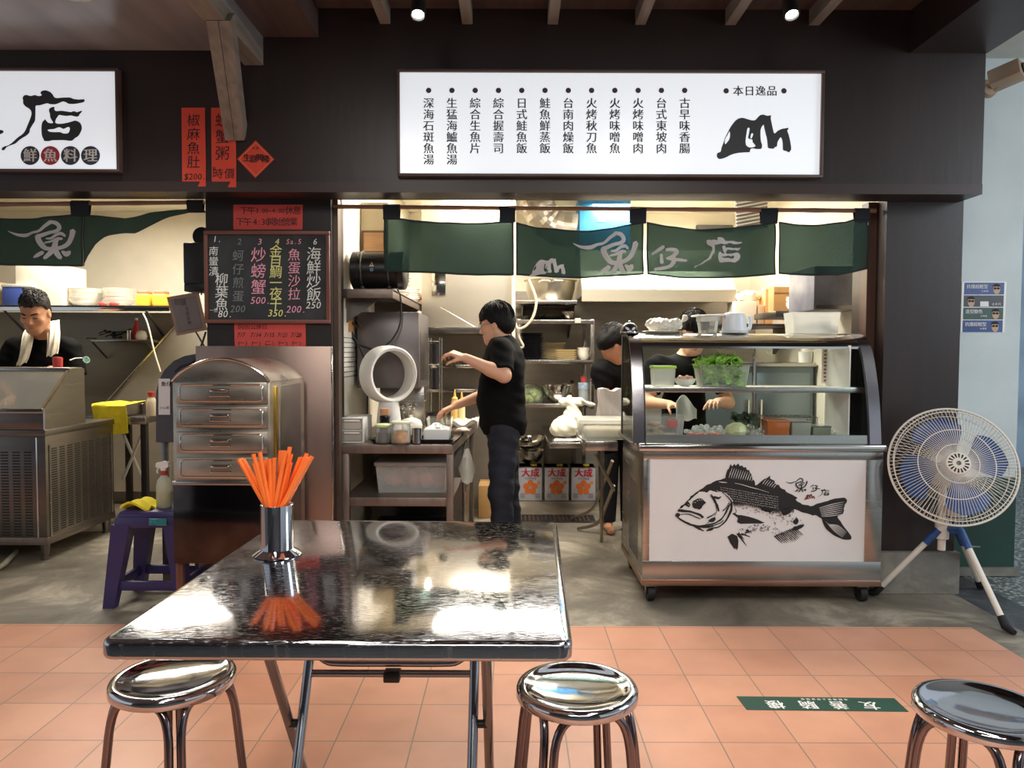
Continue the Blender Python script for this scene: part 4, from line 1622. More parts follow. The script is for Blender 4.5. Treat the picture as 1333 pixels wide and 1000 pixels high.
GREENRIM = M('pale_green_lid', (206, 216, 160), .4)
jarthing('glass_jar', 499, 576.5, TZ2, 20, 556, 'glass jar of dark beans with a pale green rim on the black tray', 'jar', CLEARPL, M('dark_beans', (38, 30, 30), .5, var=.5, scale=60, bump=.5), GREENRIM)
jarthing('glass_jar', 522, 577, TZ2, 26, 552, 'wide glass jar of orange pickles on the black tray', 'jar', CLEARPL, M('orange_pickle', (214, 160, 96), .5, var=.4, scale=40, bump=.4), M('jar_glass_lid', (222, 220, 196), .2))
g = G(542.5, 577, TZ2)
one('steel_cup', MB().lathe([(0, 0), (.027, 0), (.029, .085), (.027, .085), (.025, .004), (0, .004)], g, 28), STEELB, 'small plain steel cup on the black tray beside the tissue box', 'cup')
b0, b1 = xat(551, 4.4), xat(584.5, 4.4)
t = thing('tissue_box', 'square white tissue box with a paper tuft on the black tray', 'tissue box', ((b0 + b1) / 2, 4.47, TZ2))
MB().box(b0, b1, 4.40, 4.54, TZ2, zat(559, 4.4), .008, seg=3).build('box', WHITEP, t)
bz = zat(559, 4.4)
MB().lathe([(.05, 0), (.042, .012), (.03, .016), (.018, .03), (0, .034)], ((b0 + b1) / 2 - .005, 4.46, bz), 24, wob=lambda a, z: 1 + .3 * math.sin(a * 5 + z * 90)).build('tissue', M('tissue_paper', (244, 242, 238), .9), t)
g = Vector((xat(501, 4.46), 4.46, TZ2))
t = thing('sauce_bottle', 'square bottle of dark soy sauce with a wooden brown cap behind the jars', 'bottle', (g.x, g.y, TZ2))
s_ = .030
zt = zat(541, g.y)
MB().box(g.x - s_, g.x + s_, g.y - s_, g.y + s_, TZ2, zt, .01, seg=3).build('body', M('soy_glass', (30, 26, 26), .1, spec=.6), t)
MB().lathe([(.028, 0), (.03, .004), (.03, zat(532.5, g.y) - zt), (0, zat(532.5, g.y) - zt)], (g.x, g.y, zt), 20).build('cap', M('tan_cap', (206, 150, 112), .5), t)
g = G(525, 560, CZ)
t = thing('measuring_jug', 'white ribbed plastic jug with a dark handle behind the soup pot', 'jug', (g.x, g.y + .12, CZ))
hj = zat(530, g.y + .12) - CZ
MB().lathe([(0, 0), (.036, 0), (.038, .01), (.036, hj * .9), (.039, hj), (.036, hj), (.033, .01), (0, .008)], (g.x, g.y + .12, CZ), 24, wob=lambda a, z: 1 + .02 * math.cos(a * 12)).build('body', WHITEP, t)
MB().tube([(g.x + .034, g.y + .12, CZ + hj * .85), (g.x + .062, g.y + .11, CZ + hj * .8), (g.x + .06, g.y + .11, CZ + hj * .4), (g.x + .036, g.y + .12, CZ + hj * .3)], .007).build('handle', BLACK, t)
g = G(534, 568, CZ)
t = thing('ceramic_pot', 'white lidded ceramic pot behind the jars on the counter', 'pot', (g.x, g.y + .04, CZ))
gy = g.y + .04
MB().lathe([(0, 0), (.045, 0), (.07, .03), (.074, .07), (.066, .085), (.06, .085), (.064, .07), (.04, .012), (0, .01)], (g.x, gy, CZ), 30).build('body', WHITECER, t)
MB().lathe([(.068, .085), (.06, .1), (.03, .113), (.012, .118), (.014, .13), (0, .133)], (g.x, gy, CZ), 30).build('lid', WHITECER, t)
b0, b1 = xat(555, 4.75), xat(587, 4.75)
t = thing('food_container', 'clear rectangular food container of greens behind the tissue box', 'container', ((b0 + b1) / 2, 4.84, CZ))
MB().tray(((b0 + b1) / 2, 4.84), (b1 - b0 - .02, .15), (b1 - b0, .17), CZ, zat(545, 4.75), .004).build('tub', CLEARPL, t)
MB().box(b0 + .02, b1 - .02, 4.78, 4.90, CZ + .006, CZ + .05, .02, seg=3).build('contents', M('pale_greens', (206, 210, 150), .7, var=.3, scale=30), t)
# spoons standing in a small pot
g = G(541, 552, CZ)
t = thing('cutlery_pot', 'small pot of steel spoons standing beside the white jug', 'cutlery pot', (g.x + .02, 4.9, CZ))
MB().lathe([(0, 0), (.025, 0), (.028, .07), (.025, .07), (.023, .005), (0, .005)], (g.x + .02, 4.9, CZ), 20).build('pot', STEEL, t)
for k in range(6):
    a = k * 1.05
    tp = Vector((g.x + .02 + .05 * math.cos(a), 4.9 + .04 * math.sin(a), CZ + .17))
    b = Vector((g.x + .02 - .01 * math.cos(a), 4.9 - .01 * math.sin(a), CZ + .01))
    m = MB().tube([b, b.lerp(tp, .8)], .003, 8)
    m.ball(tp, (.012, .006, .018), 10)
    m.build('spoon', STEELB, t)
# far end of the counter
for k, (px, py, top, w_, lab) in enumerate(((592, 531, 507, 10, 'yellow squeeze bottle standing just beside the cook\'s lower hand'), (601, 531, 510, 9, 'cream squeeze bottle standing between the yellow bottle and the cook'))):
    Y = 5.35
    x = xat(px, Y)
    h = zat(top, Y) - CZ
    r_ = w_ * Y / F / 2
    t = thing('squeeze_bottle', lab, 'bottle', (x, Y, CZ), 'squeeze bottles')
    MB().lathe([(0, 0), (r_, 0), (r_ * 1.02, .01), (r_, h * .62), (r_ * .8, h * .7), (0, h * .7)], (x, Y, CZ), 20).build('body', M('mustard_plastic', (228, 186, 110), .4) if not k else M('mayo_plastic', (232, 214, 160), .4), t)
    MB().lathe([(r_ * .8, h * .69), (r_ * .8, h * .76), (r_ * .35, h * .8), (.004, h), (0, h)], (x, Y, CZ), 16).build('nozzle', M('nozzle_yellow', (232, 190, 100), .4), t)
one('steel_canister', MB().lathe([(0, 0), (.034, 0), (.034, .09), (.031, .09), (.03, .005), (0, .005)], (xat(576, 5.1), 5.1, CZ), 24), STEELB, 'steel canister right under the cook\'s lower hand', 'canister')
t = thing('stock_pot', 'black cooking pot near the cook\'s lower hand against the steel cabinet', 'pot', (xat(563, 5.3), 5.3, CZ))
MB().lathe([(0, 0), (.045, 0), (.052, .02), (.052, .1), (.055, .105), (.05, .105), (.048, .02), (0, .01)], (xat(563, 5.3), 5.3, CZ), 26).build('body', BLACK, t)
MB().lathe([(0, .08), (.048, .08), (.046, .09), (0, .094)], (xat(563, 5.3), 5.3, CZ), 20).build('contents', M('brown_stock', (150, 104, 62), .4), t)
m = MB()
def crump(u, v):
    x = xat(582, 5.25) + u * .22
    y = 5.15 + v * .3
    return Vector((x, y, CZ + .045 + .02 * math.sin(9 * u + 5 * v) * math.cos(7 * v) + .012 * math.sin(23 * u * v + 3)))
m.sheet(crump, 14, 10, -.03, (0, 0, 1))
one('food_wrap', m, M('crumpled_paper', (206, 202, 192), .6, var=.3, scale=25), 'crumpled pale paper wrap spread on the counter before the cook', 'paper wrap')
t = thing('steel_food_tray', 'shallow steel tray of fish pieces at the counter edge near the cook', 'tray', (xat(600, 4.85), 4.9, CZ))
MB().tray((xat(601, 4.9), 4.9), (.12, .2), (.13, .22), CZ, CZ + .025, .003).build('tray', STEEL, t)
m = MB()
for k in range(5):
    m.ball((xat(601, 4.9) + random.uniform(-.03, .03), 4.84 + k * .03, CZ + .022), (.03, .014, .012), 10)
m.build('contents', M('fish_pieces', (200, 180, 168), .5, var=.3, scale=30), t)

# bladeless fan on the counter
fx, fy = xat(506, 4.60), 4.60
fz = zat(488, 4.60)
t = thing('bladeless_fan', 'white bladeless ring fan standing on the counter', 'fan', (fx, fy, CZ))
rq = Matrix.Rotation(R(42), 3, 'Z') @ Matrix.Rotation(R(90), 3, 'X')
ro_, th_ = .178, .034
pr = [(ro_, -.055), (ro_ + .002, 0), (ro_ - .006, .055), (ro_ - .014, .062), (ro_ - .030, .055), (ro_ - th_, -.04), (ro_ - .02, -.06), (ro_, -.055)]
m = MB()
vs, fcs = [], []
n = len(pr) - 1
for k in range(56):
    a = 2 * math.pi * k / 56
    for r_, z_ in pr[:-1]:
        vs.append(Vector((fx, fy, fz)) + rq @ Vector((r_ * math.cos(a), r_ * math.sin(a), z_)))
for k in range(56):
    for i in range(n):
        fcs.append((k * n + i, ((k + 1) % 56) * n + i, ((k + 1) % 56) * n + (i + 1) % n, k * n + (i + 1) % n))
m.add(vs, fcs)
m.build('ring', WHITEP, t, smooth=.8)
MB().lathe([(0, 0), (.078, 0), (.082, .01), (.074, .12), (.06, fz - ro_ - CZ + .012), (0, fz - ro_ - CZ + .012)], (fx, fy, CZ), 36).build('base', WHITEP, t)

# tall grey steel box, its stand and the long dish shelf above it
gx0, gx1 = xat(465, 4.75), xat(545, 4.75)
gz0, gz1 = zat(506, 4.75), zat(407, 4.75)
t = thing('steel_cabinet', 'plain grey steel box cabinet under the dish shelf, behind the ring fan', 'cabinet', ((gx0 + gx1) / 2, 5.0, CZ))
MB().box(gx0, gx1, 4.75, 5.30, gz0, gz1, .004).build('body', M('grey_painted_steel', (120, 114, 114), .38, .75, var=.08, scale=2), t)
MB().box(gx1 - .001, gx1 + .006, 4.85, 5.22, gz0 + .05, gz1 - .12, .003).build('side_door', STEELD, t)
MB().box(gx0 + .1, gx1 + .004, 5.0, 5.3, CZ + .001, gz0 + .001, .002).build('stand', STEEL, t)
ux1 = xat(512, 4.45)
uz = zat(377.5, 4.45)
t = thing('dish_shelf', 'long steel shelf running back along the cream wall with dish stacks on it', 'shelf', ((ux1 - 1.02) / 2, 5.5, uz))
m = MB()
m.box(-1.02, ux1, 4.45, 6.35, uz - .012, uz, .002)
m.build('board', STEEL, t)
m = MB()
m.box(-1.02, ux1, 4.444, 4.452, uz - .052, uz + .002, .002)
m.box(ux1 - .006, ux1, 4.45, 6.35, uz - .052, uz + .002, .002)
m.build('lip', STEELW, t)
for y in (4.55, 5.5, 6.2):
    m = MB()
    m.prism([(-1.02, uz - .012), (ux1 - .05, uz - .012), (-1.02, uz - .2)], lambda u, v, w_: Vector((u, y + w_, v)), .01)
    m.build('bracket', STEELD, t)
m = MB()
m.box(xat(470, 4.7), xat(477, 4.7), 4.80, 4.86, gz1, gz1 + .03, .004)
m.build('knob', WHITEP, t)

# black blower on the shelf
bx0, bx1 = xat(459, 4.62), xat(530, 4.62)
bzc = zat(354, 4.62)
br_ = .118
bz_ = uz + br_ + .012
t = thing('duct_blower', 'black drum blower with a warning triangle lying on the dish shelf', 'blower', ((bx0 + bx1) / 2, 4.62, uz))
ry = Matrix.Rotation(R(90), 3, 'Y')
MB().lathe([(0, 0), (br_ * .8, 0), (br_, .012), (br_, .05), (br_ * .97, .055), (br_ * .97, bx1 - bx0 - .055), (br_, bx1 - bx0 - .05), (br_, bx1 - bx0 - .012), (br_ * .8, bx1 - bx0), (0, bx1 - bx0)],
           (bx0, 4.62, bz_), 44, ry).build('drum', M('black_enamel', (24, 23, 25), .32, var=.1), t)
for x in (bx0 + .075, bx0 + .24):
    m = MB()
    m.tube([(x, 4.62 + (br_ + .002) * math.cos(i * .2618), bz_ + (br_ + .002) * math.sin(i * .2618)) for i in range(24)], .004, 6, closed=True)
    m.build('strap', STEELD, t)
    MB().box(x - .012, x + .012, 4.55, 4.69, uz + .001, uz + .03, .003).build('foot', BLACK, t)
wf = lambda u, v: Vector((u, 4.62 - math.sqrt(max(0, (br_ * .972) ** 2 - (v - bz_) ** 2)) - .002, v))
wx, wz = xat(484, 4.5), zat(345, 4.5)
m = MB().flat([[(wx - .016, wz - .012), (wx + .016, wz - .012), (wx, wz + .016)]], wf)
m.build('warning_triangle', M('label_cream', (214, 204, 170), .5), t, smooth=0)
m = MB().flat([[(wx - .0025, wz - .004), (wx + .0025, wz - .004), (wx + .003, wz + .008), (wx - .003, wz + .008)]], lambda u, v: wf(u, v) + Vector((0, -.001, 0)))
m.build('warning_mark', INK, t, smooth=0)
m = MB().flat([[(wx + .012 * math.cos(k * .3927), wz - .030 + .012 * math.sin(k * .3927)) for k in range(16)]], wf)
m.build('round_mark', M('label_blue', (104, 140, 170), .5), t, smooth=0)
m = MB()
cab = [(517, 376), (521, 385), (522, 400), (521, 420), (514, 437), (503, 449), (489, 455), (475, 452), (463, 446), (456, 432), (454, 415), (451, 405), (455, 408), (464, 416), (468, 424), (464, 425), (457, 418), (452, 406), (452, 420), (462, 440), (474, 468), (478, 500), (478, 540)]
m.tube(smooth_loop([tuple(P(x, y, 4.70 + .012 * math.sin(i))) for i, (x, y) in enumerate(cab)], 5, closed=False), .0055, 8)
one('power_cable', m, BLACK, 'looping black power cable hanging from the drum blower past the ring fan', 'cable')
# notices stuck on the side wall
t = thing('wall_notice', 'narrow printed notice with red and black lines on the cream side wall', 'notice', (-1.02, 4.6, 1.25))
MB().box(-1.019, -1.016, 4.4, 4.95, 1.15, 1.62).build('sheet', M('notice_paper', (226, 222, 210), .7), t)
m = MB()
for k in range(9):
    m.box(-1.016, -1.0145, 4.45, 4.9 - .06 * (k % 3), 1.2 + k * .03, 1.204 + k * .03)
m.build('print_lines', INK, t)
MB().box(-1.016, -1.013, 4.6, 4.75, 1.48, 1.6).build('picture', M('notice_orange', (206, 150, 90), .6), t)

# dishes on the shelf
dg = 'dishes on the long kitchen shelf'
pl = plate_proto('white_dish', .095, WHITECER, 'dish', dg, .03)
stack('white_dish', pl, (-.80, 5.15, uz + .001), .016, 9, lambda o: f'{o} white dish in the stack nearest the drum blower', 'dish', dg, .01)
pl = plate_proto('white_dish', .085, WHITECER, 'dish', dg, .026)
stack('white_dish', pl, (-.80, 5.75, uz + .001), .015, 7, lambda o: f'{o} white dish in the stack farther along behind the blower\'s stack', 'dish', dg, .008)
m = MB()
for k in range(14):
    m.ball((-.78 + random.uniform(-.06, .07), 6.08 + random.uniform(-.06, .06), uz + .03 + random.uniform(0, .05)), random.uniform(.02, .034), 8)
one('red_snack_bag', m, M('red_white_wrap', (198, 84, 66), .5, var=.3, scale=12, col2=(232, 214, 200)), 'crumpled red and white packet at the end of the dish shelf', 'packet')
# wooden hatch on the wall above
hx0, hx1 = -1.015, -.985
t = thing('wooden_cabinet', 'small wooden wall cabinet with a pale door above the drum blower', 'cabinet', (-.93, 5.3, 1.9))
b0, b1 = xat(470.5, 5.0), xat(506, 5.0)
MB().box(b0, b1, 5.0, 5.3, zat(331, 5.0), zat(264, 5.0), .004).build('body', M('pale_cabinet', (206, 190, 158), .5, var=.05), t)
MB().box(b0 + .008, b1, 4.988, 5.0, zat(330, 5.0), zat(301, 5.0), .003).build('frame', M('brown_frame', (110, 78, 54), .5), t)
MB().box(b0 + .022, b1, 4.982, 4.99, zat(328, 5.0), zat(304, 5.0), .002).build('door', M('plywood', (190, 146, 104), .5, var=.15, scale=6, stretch=(.4, 1, 6)), t)

# big pale hood over the range, its white post
lx_0, lx_1 = -.695, xat(666, 5.7)
t = thing('range_hood', 'large plain pale steel hood over the cooking range behind the cook', 'range hood', ((lx_0 + lx_1) / 2, 6.0, 1.56))
hz = zat(427, 5.7)
MB().box(lx_0, lx_1, 5.7, 6.37, hz, 2.74, .004).build('body', M('pale_satin_steel', (206, 198, 182), .32, .55, var=.06, scale=2), t)
MB().box(lx_0 - .005, lx_1 + .005, 5.68, 6.375, hz - .045, hz + .004, .004).build('rim', STEEL, t)
MB().box(xat(562, 5.69), xat(580, 5.69), 5.69, 5.70, zat(385, 5.7), zat(356, 5.7), .002).build('hinged_panel', STEELB, t)
slab('trim_5', xat(666.5, 5.66), xat(670.5, 5.66), 5.66, 5.71, 0, 2.74, M('white_jamb', (226, 218, 198), .4))
for k, (y, nm) in enumerate(((476, 'narrow steel ledge on the dark wall level with the cook\'s chest'), (508, 'lower steel ledge on the dark wall behind the squeeze bottles'))):
    z = zat(y, 6.2)
    t = thing('wall_ledge', nm, 'shelf', (-.4, 6.2, z), 'ledges on the dark wall')
    MB().box(xat(560, 6.2), xat(640, 6.2), 6.2, 6.38, z - .01, z + .004, .002).build('board', STEEL, t)
    MB().box(xat(560, 6.2), xat(640, 6.2), 6.195, 6.202, z - .022, z + .008, .002).build('lip', STEELB, t)
z = zat(476, 6.2) + .004
m = MB()
for k in range(6):
    m.ball((xat(576 + k * 4, 6.28), 6.28, z + .014), (.022, .03, .014), 8)
one('snack_packet', m, M('tan_packet', (186, 160, 96), .6, var=.3), 'flat tan packet on the upper ledge of the dark wall', 'packet')
# wire rack with dark pots by the steel cabinet
t = thing('wire_rack', 'tall narrow wire rack with dark pots between the steel cabinet and the cook\'s raised hand', 'rack', (xat(566, 5.6), 5.6, CZ))
rx0, rx1 = xat(559, 5.55), xat(573, 5.55)
m = MB()
for x in (rx0, rx1):
    for y in (5.5, 5.68):
        m.tube([(x, y, CZ), (x, y, zat(440, 5.55))], .005, 8)
m.build('posts', STEEL, t)
for y in (545, 508, 475, 445):
    z = max(CZ + .02, zat(y, 5.55))
    m = MB()
    for k in range(6):
        m.tube([(rx0, 5.5 + k * .036, z), (rx1, 5.5 + k * .036, z)], .003, 6)
    m.tube([(rx0, 5.5, z), (rx1, 5.5, z), (rx1, 5.68, z), (rx0, 5.68, z)], .004, 6, closed=True)
    m.build('rack_shelf', STEEL, t)
for y, lab in ((508, 'dark cylindrical pot on the lower tier of the wire rack'), (475, 'dark cylindrical pot on the upper tier of the wire rack')):
    z = zat(y, 5.55) + .005
    one('dark_pot', MB().lathe([(0, 0), (.034, 0), (.036, .15), (.032, .15), (.03, .005), (0, .005)], ((rx0 + rx1) / 2, 5.59, z), 20), M('dark_pot', (34, 30, 34), .4), lab, 'pot', 'pots on the wire rack')
cb = G(630, 646, 0)
t = thing('cardboard_box', 'brown cardboard box on the floor behind the cook\'s legs', 'box', (-.20, 6.1, 0))
MB().box(-.27, -.06, 6.0, 6.3, 0.0, .27, .003).build('box', M('cardboard', (186, 142, 88), .8, var=.1), t)
MB().box(-.272, -.058, 6.13, 6.17, .05, .272).build('tape', M('tape', (206, 176, 130), .4), t)
# bag tied to the counter edge
m = MB()
m.lathe([(0, -.22), (.035, -.20), (.045, -.12), (.03, -.05), (.012, 0), (0, 0)], (-.275, 4.55, CZ - .06), 18, wob=lambda a, z: 1 + .25 * math.sin(a * 4 + z * 40))
one('plastic_bag', m, FROST, 'small crumpled white plastic bag hanging from the counter side beside the cook', 'plastic bag')

# ------------------------------------------------------------------ shelving unit and work table against the back
sx0, sx1 = xat(675, 6.35), xat(771, 6.35)
t = thing('shelving_unit', 'open steel shelving unit with plates behind the cook, against the grey wall', 'shelving unit', ((sx0 + sx1) / 2, 6.6, 0))
for x in (sx0, sx1):
    for y in (6.36, 7.03):
        MB().box(x - .017, x + .017, y - .017, y + .017, 0 if y > 7 else zat(532, 6.35), zat(415.5, 6.35), .003).build('post', STEEL, t)
SZ = []
for y in (417, 469, 526):
    z = zat(y, 6.35)
    SZ.append(z)
    m = MB()
    m.box(sx0 - .01, sx1 + .01, 6.34, 7.05, z - .012, z, .002)
    m.box(sx0 - .01, sx1 + .01, 6.336, 6.346, z - .03, z + .004, .002)
    m.build('shelf', STEEL, t)
MB().box(xat(748, 6.33), xat(756, 6.33), 6.325, 6.336, zat(420.5, 6.33), zat(414, 6.33), .002).build('shelf_tag', M('grey_tag', (190, 186, 176), .5), t)
wz = zat(391.5, 6.35)
t = thing('wall_shelf', 'short steel wall shelf above the shelving unit holding the big aluminium pot', 'shelf', (.35, 6.5, wz))
MB().box(xat(671, 6.3), xat(751, 6.3), 6.3, 7.2, wz - .03, wz, .003).build('board', STEEL, t)
for x in (xat(680, 6.6), xat(745, 6.6)):
    MB().prism([(6.5, wz - .03), (7.2, wz - .03), (7.2, wz - .3)], lambda u, v, w_: Vector((x + w_, u, v)), .012).build('bracket', STEELD, t)
pr_ = 33 * 6.65 / F
pcx = xat(716, 6.65)
t = thing('aluminium_pot', 'big round aluminium pot with rim and lug handles below the green curtain', 'pot', (pcx, 6.65, wz))
MB().lathe([(0, 0), (pr_ * .72, 0), (pr_ * .84, .03), (pr_ * .95, .12), (pr_ * .98, .19), (pr_ * 1.04, .195), (pr_ * 1.04, .203), (pr_ * .95, .203), (pr_ * .9, .12), (pr_ * .7, .01), (0, .01)], (pcx, 6.65, wz), 48).build('body', ALU, t)
for s in (-1, 1):
    MB().tube([(pcx + s * .06 - .05, 6.65 - pr_ * .97, wz + .17), (pcx + s * .06 - .03, 6.65 - pr_ * 1.1, wz + .18), (pcx + s * .06 + .03, 6.65 - pr_ * 1.1, wz + .18), (pcx + s * .06 + .05, 6.65 - pr_ * .97, wz + .17)], .007).build('handle', ALU, t)
for k, (px, r_, lab) in enumerate(((690, .13, 'dark frying pan at the post end of the top tier of the shelving unit'), (716, .12, 'dark frying pan with a bright rim in the middle of the top tier'))):
    x, Y = xat(px, 6.62), 6.62
    t = thing('frying_pan', lab, 'frying pan', (x, Y, SZ[0]), 'pans on the shelving unit')
    MB().lathe([(0, .0), (r_ * .7, 0), (r_, .045), (r_ - .004, .045), (r_ * .7, .004), (0, .004)], (x, Y, SZ[0]), 32).build('pan', BLACK, t)
    MB().tube([(x + r_ * .6, Y - r_ * .7, SZ[0] + .04), (x + r_ * 1.0, Y - r_ * 1.25, SZ[0] + .055)], .01).build('handle', STEELB if k else BLACK, t)
g_ = 'steel bowls about the shelving unit'
x = xat(739, 6.55)
tag(MB().lathe(bowl_prof(.06, .085), (x, 6.55, SZ[0]), 32).build('steel_bowl', STEEL, None, (x, 6.55, SZ[0])), 'small steel bowl at the outer end of the top tier beside the pans', 'bowl', g_)
# stacks on the middle shelf
pg = 'plates on the shelving unit'
zz = SZ[1] + .001
pp = plate_proto('black_plate', .105, M('black_glaze', (26, 27, 34), .25, var=.2), 'plate', pg, .022)
stack('black_plate', pp, (xat(692, 6.5), 6.55, zz), .0165, 14, lambda o: f'{o} plate from the top in the tall black stack on the shelving unit' if o != 'topmost' else 'topmost plate of the tall black stack on the shelving unit', 'plate', pg)
CRG = M('cream_glaze', (222, 206, 168), .25, var=.05)
pp = plate_proto('cream_plate', .098, CRG, 'plate', pg, .022)
stack('cream_plate', pp, (xat(722, 6.68), 6.70, zz), .0165, 9, lambda o: f'{o} round cream plate in the stack beside the black plates', 'plate', pg)
pp = plate_proto('square_plate', .10, CRG, 'plate', pg, .022, True)
stack('square_plate', pp, (xat(736, 6.45), 6.46, zz), .0185, 5, lambda o: f'{o} rectangular cream plate in the low stack in front of the round ones', 'plate', pg, .002)
bp = tag(MB().lathe(bowl_prof(.055, .05, .003), (0, 0, 0), 28).build('white_bowl', WHITECER, None, (0, 0, 0)), 'x', 'bowl', 'white bowls at the shelf end')
stack('white_bowl', bp, (xat(759, 6.5), 6.5, zz), .02, 4, lambda o: f'{o} white bowl in the small stack at the end of the plate shelf', 'bowl', '')
# lower shelf
zz = SZ[2]
m = MB()
for k in range(26):
    m.ball((xat(692, 6.55) + random.uniform(-.07, .07), 6.6 + random.uniform(-.06, .06), zz + .035 + random.uniform(0, .09) * (1 - .3)), random.uniform(.025, .04), 8)
t = thing('vegetable_bag', 'clear plastic bag of cut greens on the lower tier behind the cook\'s back', 'bag', (xat(692, 6.55), 6.6, zz))
m.build('greens', M('cut_greens', (150, 168, 92), .7, var=.4, scale=20), t)
MB().lathe([(0, 0), (.11, .005), (.115, .08), (.09, .13), (.04, .16), (0, .165)], (xat(692, 6.55), 6.6, zz), 24, wob=lambda a, z: 1 + .07 * math.sin(a * 6 + z * 50)).build('bag', CLEARPL, t)
x = xat(727, 6.5)
tag(MB().lathe(bowl_prof(.145, .155, .004) , (x, 6.56, zz), 44).build('steel_bowl', STEELB, None, (x, 6.56, zz)), 'large shiny steel mixing bowl on the lower tier beside the water bottle', 'bowl', g_)
x, Y = xat(760, 6.45), 6.45
t = thing('water_bottle', 'clear plastic bottle with a red cap on the lower tier by the shelving post', 'bottle', (x, Y, zz))
hb = zat(497, Y) - zz
MB().lathe([(0, 0), (.042, 0), (.046, .01)] + [(.046 - (.0025 if k % 2 else 0), .02 + k * .012) for k in range(9)] + [(.046, .135), (.044, hb * .8), (.028, hb * .93), (.018, hb), (0, hb)], (x, Y, zz), 28).build('bottle', mix_mat('bottle_plastic', (196, 204, 206), .12, .45, edge=.2), t)
MB().lathe([(.0475, .13), (.0475, .185), (.046, .185), (.046, .13)], (x, Y, zz), 28).build('paper_label', M('bottle_label', (150, 170, 190), .5, var=.4, scale=40), t)
MB().lathe([(.0, hb), (.026, hb), (.026, hb + .045), (0, hb + .046)], (x, Y, zz), 20).build('cap', M('red_cap', (196, 62, 70), .4), t)
for k, (px, h, lab) in enumerate(((736, .11, 'small clear spice jar beside the mixing bowl, nearer the plate stacks'), (745, .14, 'small spice jar with a dark cap just beside the water bottle'))):
    x, Y = xat(px, 6.8), 6.8
    t = thing('spice_jar', lab, 'jar', (x, Y, zz), 'spice jars')
    MB().lathe([(0, 0), (.026, 0), (.026, h), (.018, h + .02), (0, h + .02)], (x, Y, zz), 18).build('jar', M('spice_glass', (176, 150, 128), .2), t)
    MB().lathe([(0, h + .02), (.02, h + .02), (.02, h + .05), (0, h + .05)], (x, Y, zz), 18).build('cap', WHITEP if k == 0 else BLACK, t)

# oil tins on the floor
TINW = M('tin_lilac_white', (206, 206, 214), .32, .25, var=.05)
TINR = M('tin_red', (196, 40, 50), .5)
TINO = M('tin_orange', (232, 120, 50), .5)
tins = []
tinlab = ['square oil tin with an orange flower, nearest the cook\'s legs', 'square oil tin with an orange flower, in the middle of the three tins', 'square oil tin with an orange flower, nearest the folding legs']
YT_ = 6.72
for k, (x0, x1, y1) in enumerate(((676, 706.5, 653.5), (710, 741.5, 653.5), (745, 776.5, 653.5))):
    ax_, bx_ = xat(x0, YT_), xat(x1, YT_)
    ht = zat(608, YT_)
    cx_ = (ax_ + bx_) / 2
    t = thing('oil_tin', tinlab[k], 'oil tin', (cx_, YT_ + .11, 0), 'oil tins on the kitchen floor')
    MB().box(ax_, bx_, YT_, YT_ + .22, .001, ht, .006).build('body', TINW, t)
    m = MB()
    for z in (.004, ht - .004):
        m.box(ax_ - .002, bx_ + .002, YT_ - .002, YT_ + .222, z - .004, z + .004, .002)
    m.build('rim', STEELD, t)
    MB().lathe([(0, 0), (.03, 0), (.03, .012), (0, .014)], (cx_ + .03, YT_ + .06, ht + .004), 24).build('cap', M('tin_cap_yellow', (226, 200, 60), .4), t)
    tf_ = lambda u, v: Vector((cx_ + u, YT_ - .003, v))
    m = MB()
    text_row(m, '大成', cx_ * 0 - .042, ht - .052, .082, tf_, .084, weight=.05)
    m.build('brand_lettering', TINR, t, smooth=0)
    m = MB()
    text_row(m, '大豆沙拉油', -.042, ht - .105, .02, tf_, .021, weight=.02)
    for q in range(4):
        m.flat([[(-.09 + .001 * q, .03 + q * .012), (-.05, .03 + q * .012), (-.05, .034 + q * .012), (-.09, .034 + q * .012)]], tf_)
        m.flat([[(.045, .03 + q * .012), (.09, .03 + q * .012), (.09, .034 + q * .012), (.045, .034 + q * .012)]], tf_)
    m.build('small_lettering', M('tin_print', (110, 104, 124), .5), t, smooth=0)
    m = MB()
    fcx, fcz = 0.0, ht * .40
    for q in range(5):
        a = R(90 + 72 * q)
        ox, oz = fcx + .043 * math.cos(a), fcz + .043 * math.sin(a)
        m.flat([[(ox + .0275 * math.cos(j * .3142), oz + .0275 * math.sin(j * .3142)) for j in range(20)]], tf_)
        m.flat([[(fcx + .004 * math.cos(a), fcz + .004 * math.sin(a)), (ox + .022 * math.cos(a - 1.57), oz + .022 * math.sin(a - 1.57)), (ox + .022 * math.cos(a + 1.57), oz + .022 * math.sin(a + 1.57))]],
               lambda u, v: tf_(u, v) + Vector((0, -.0008, 0)))
    m.build('flower_emblem', TINO, t, smooth=0)
    m = MB().flat([[(.062, ht - .128), (.088, ht - .128), (.088, ht - .155), (.062, ht - .155)]], tf_)
    m.build('award_mark', M('award_orange', (226, 140, 70), .5), t, smooth=0)
    if k == 0:
        t0top = (cx_, YT_ + .11, ht + .02)
hb_ = t0top[2]
tag(MB().lathe(bowl_prof(.135, .125), t0top, 40).build('steel_bowl', STEEL, None, t0top), 'wide steel bowl on the oil tin by the cook\'s legs, lower of two', 'bowl', g_)
rq = Euler((R(8), R(-7), 0)).to_matrix()
p2_ = (t0top[0] + .01, t0top[1], hb_ + .13)
tag(MB().lathe(bowl_prof(.14, .10), p2_, 40, rq).build('steel_bowl', STEELB, None, p2_), 'tilted steel bowl resting on another bowl above the oil tin', 'bowl', g_)

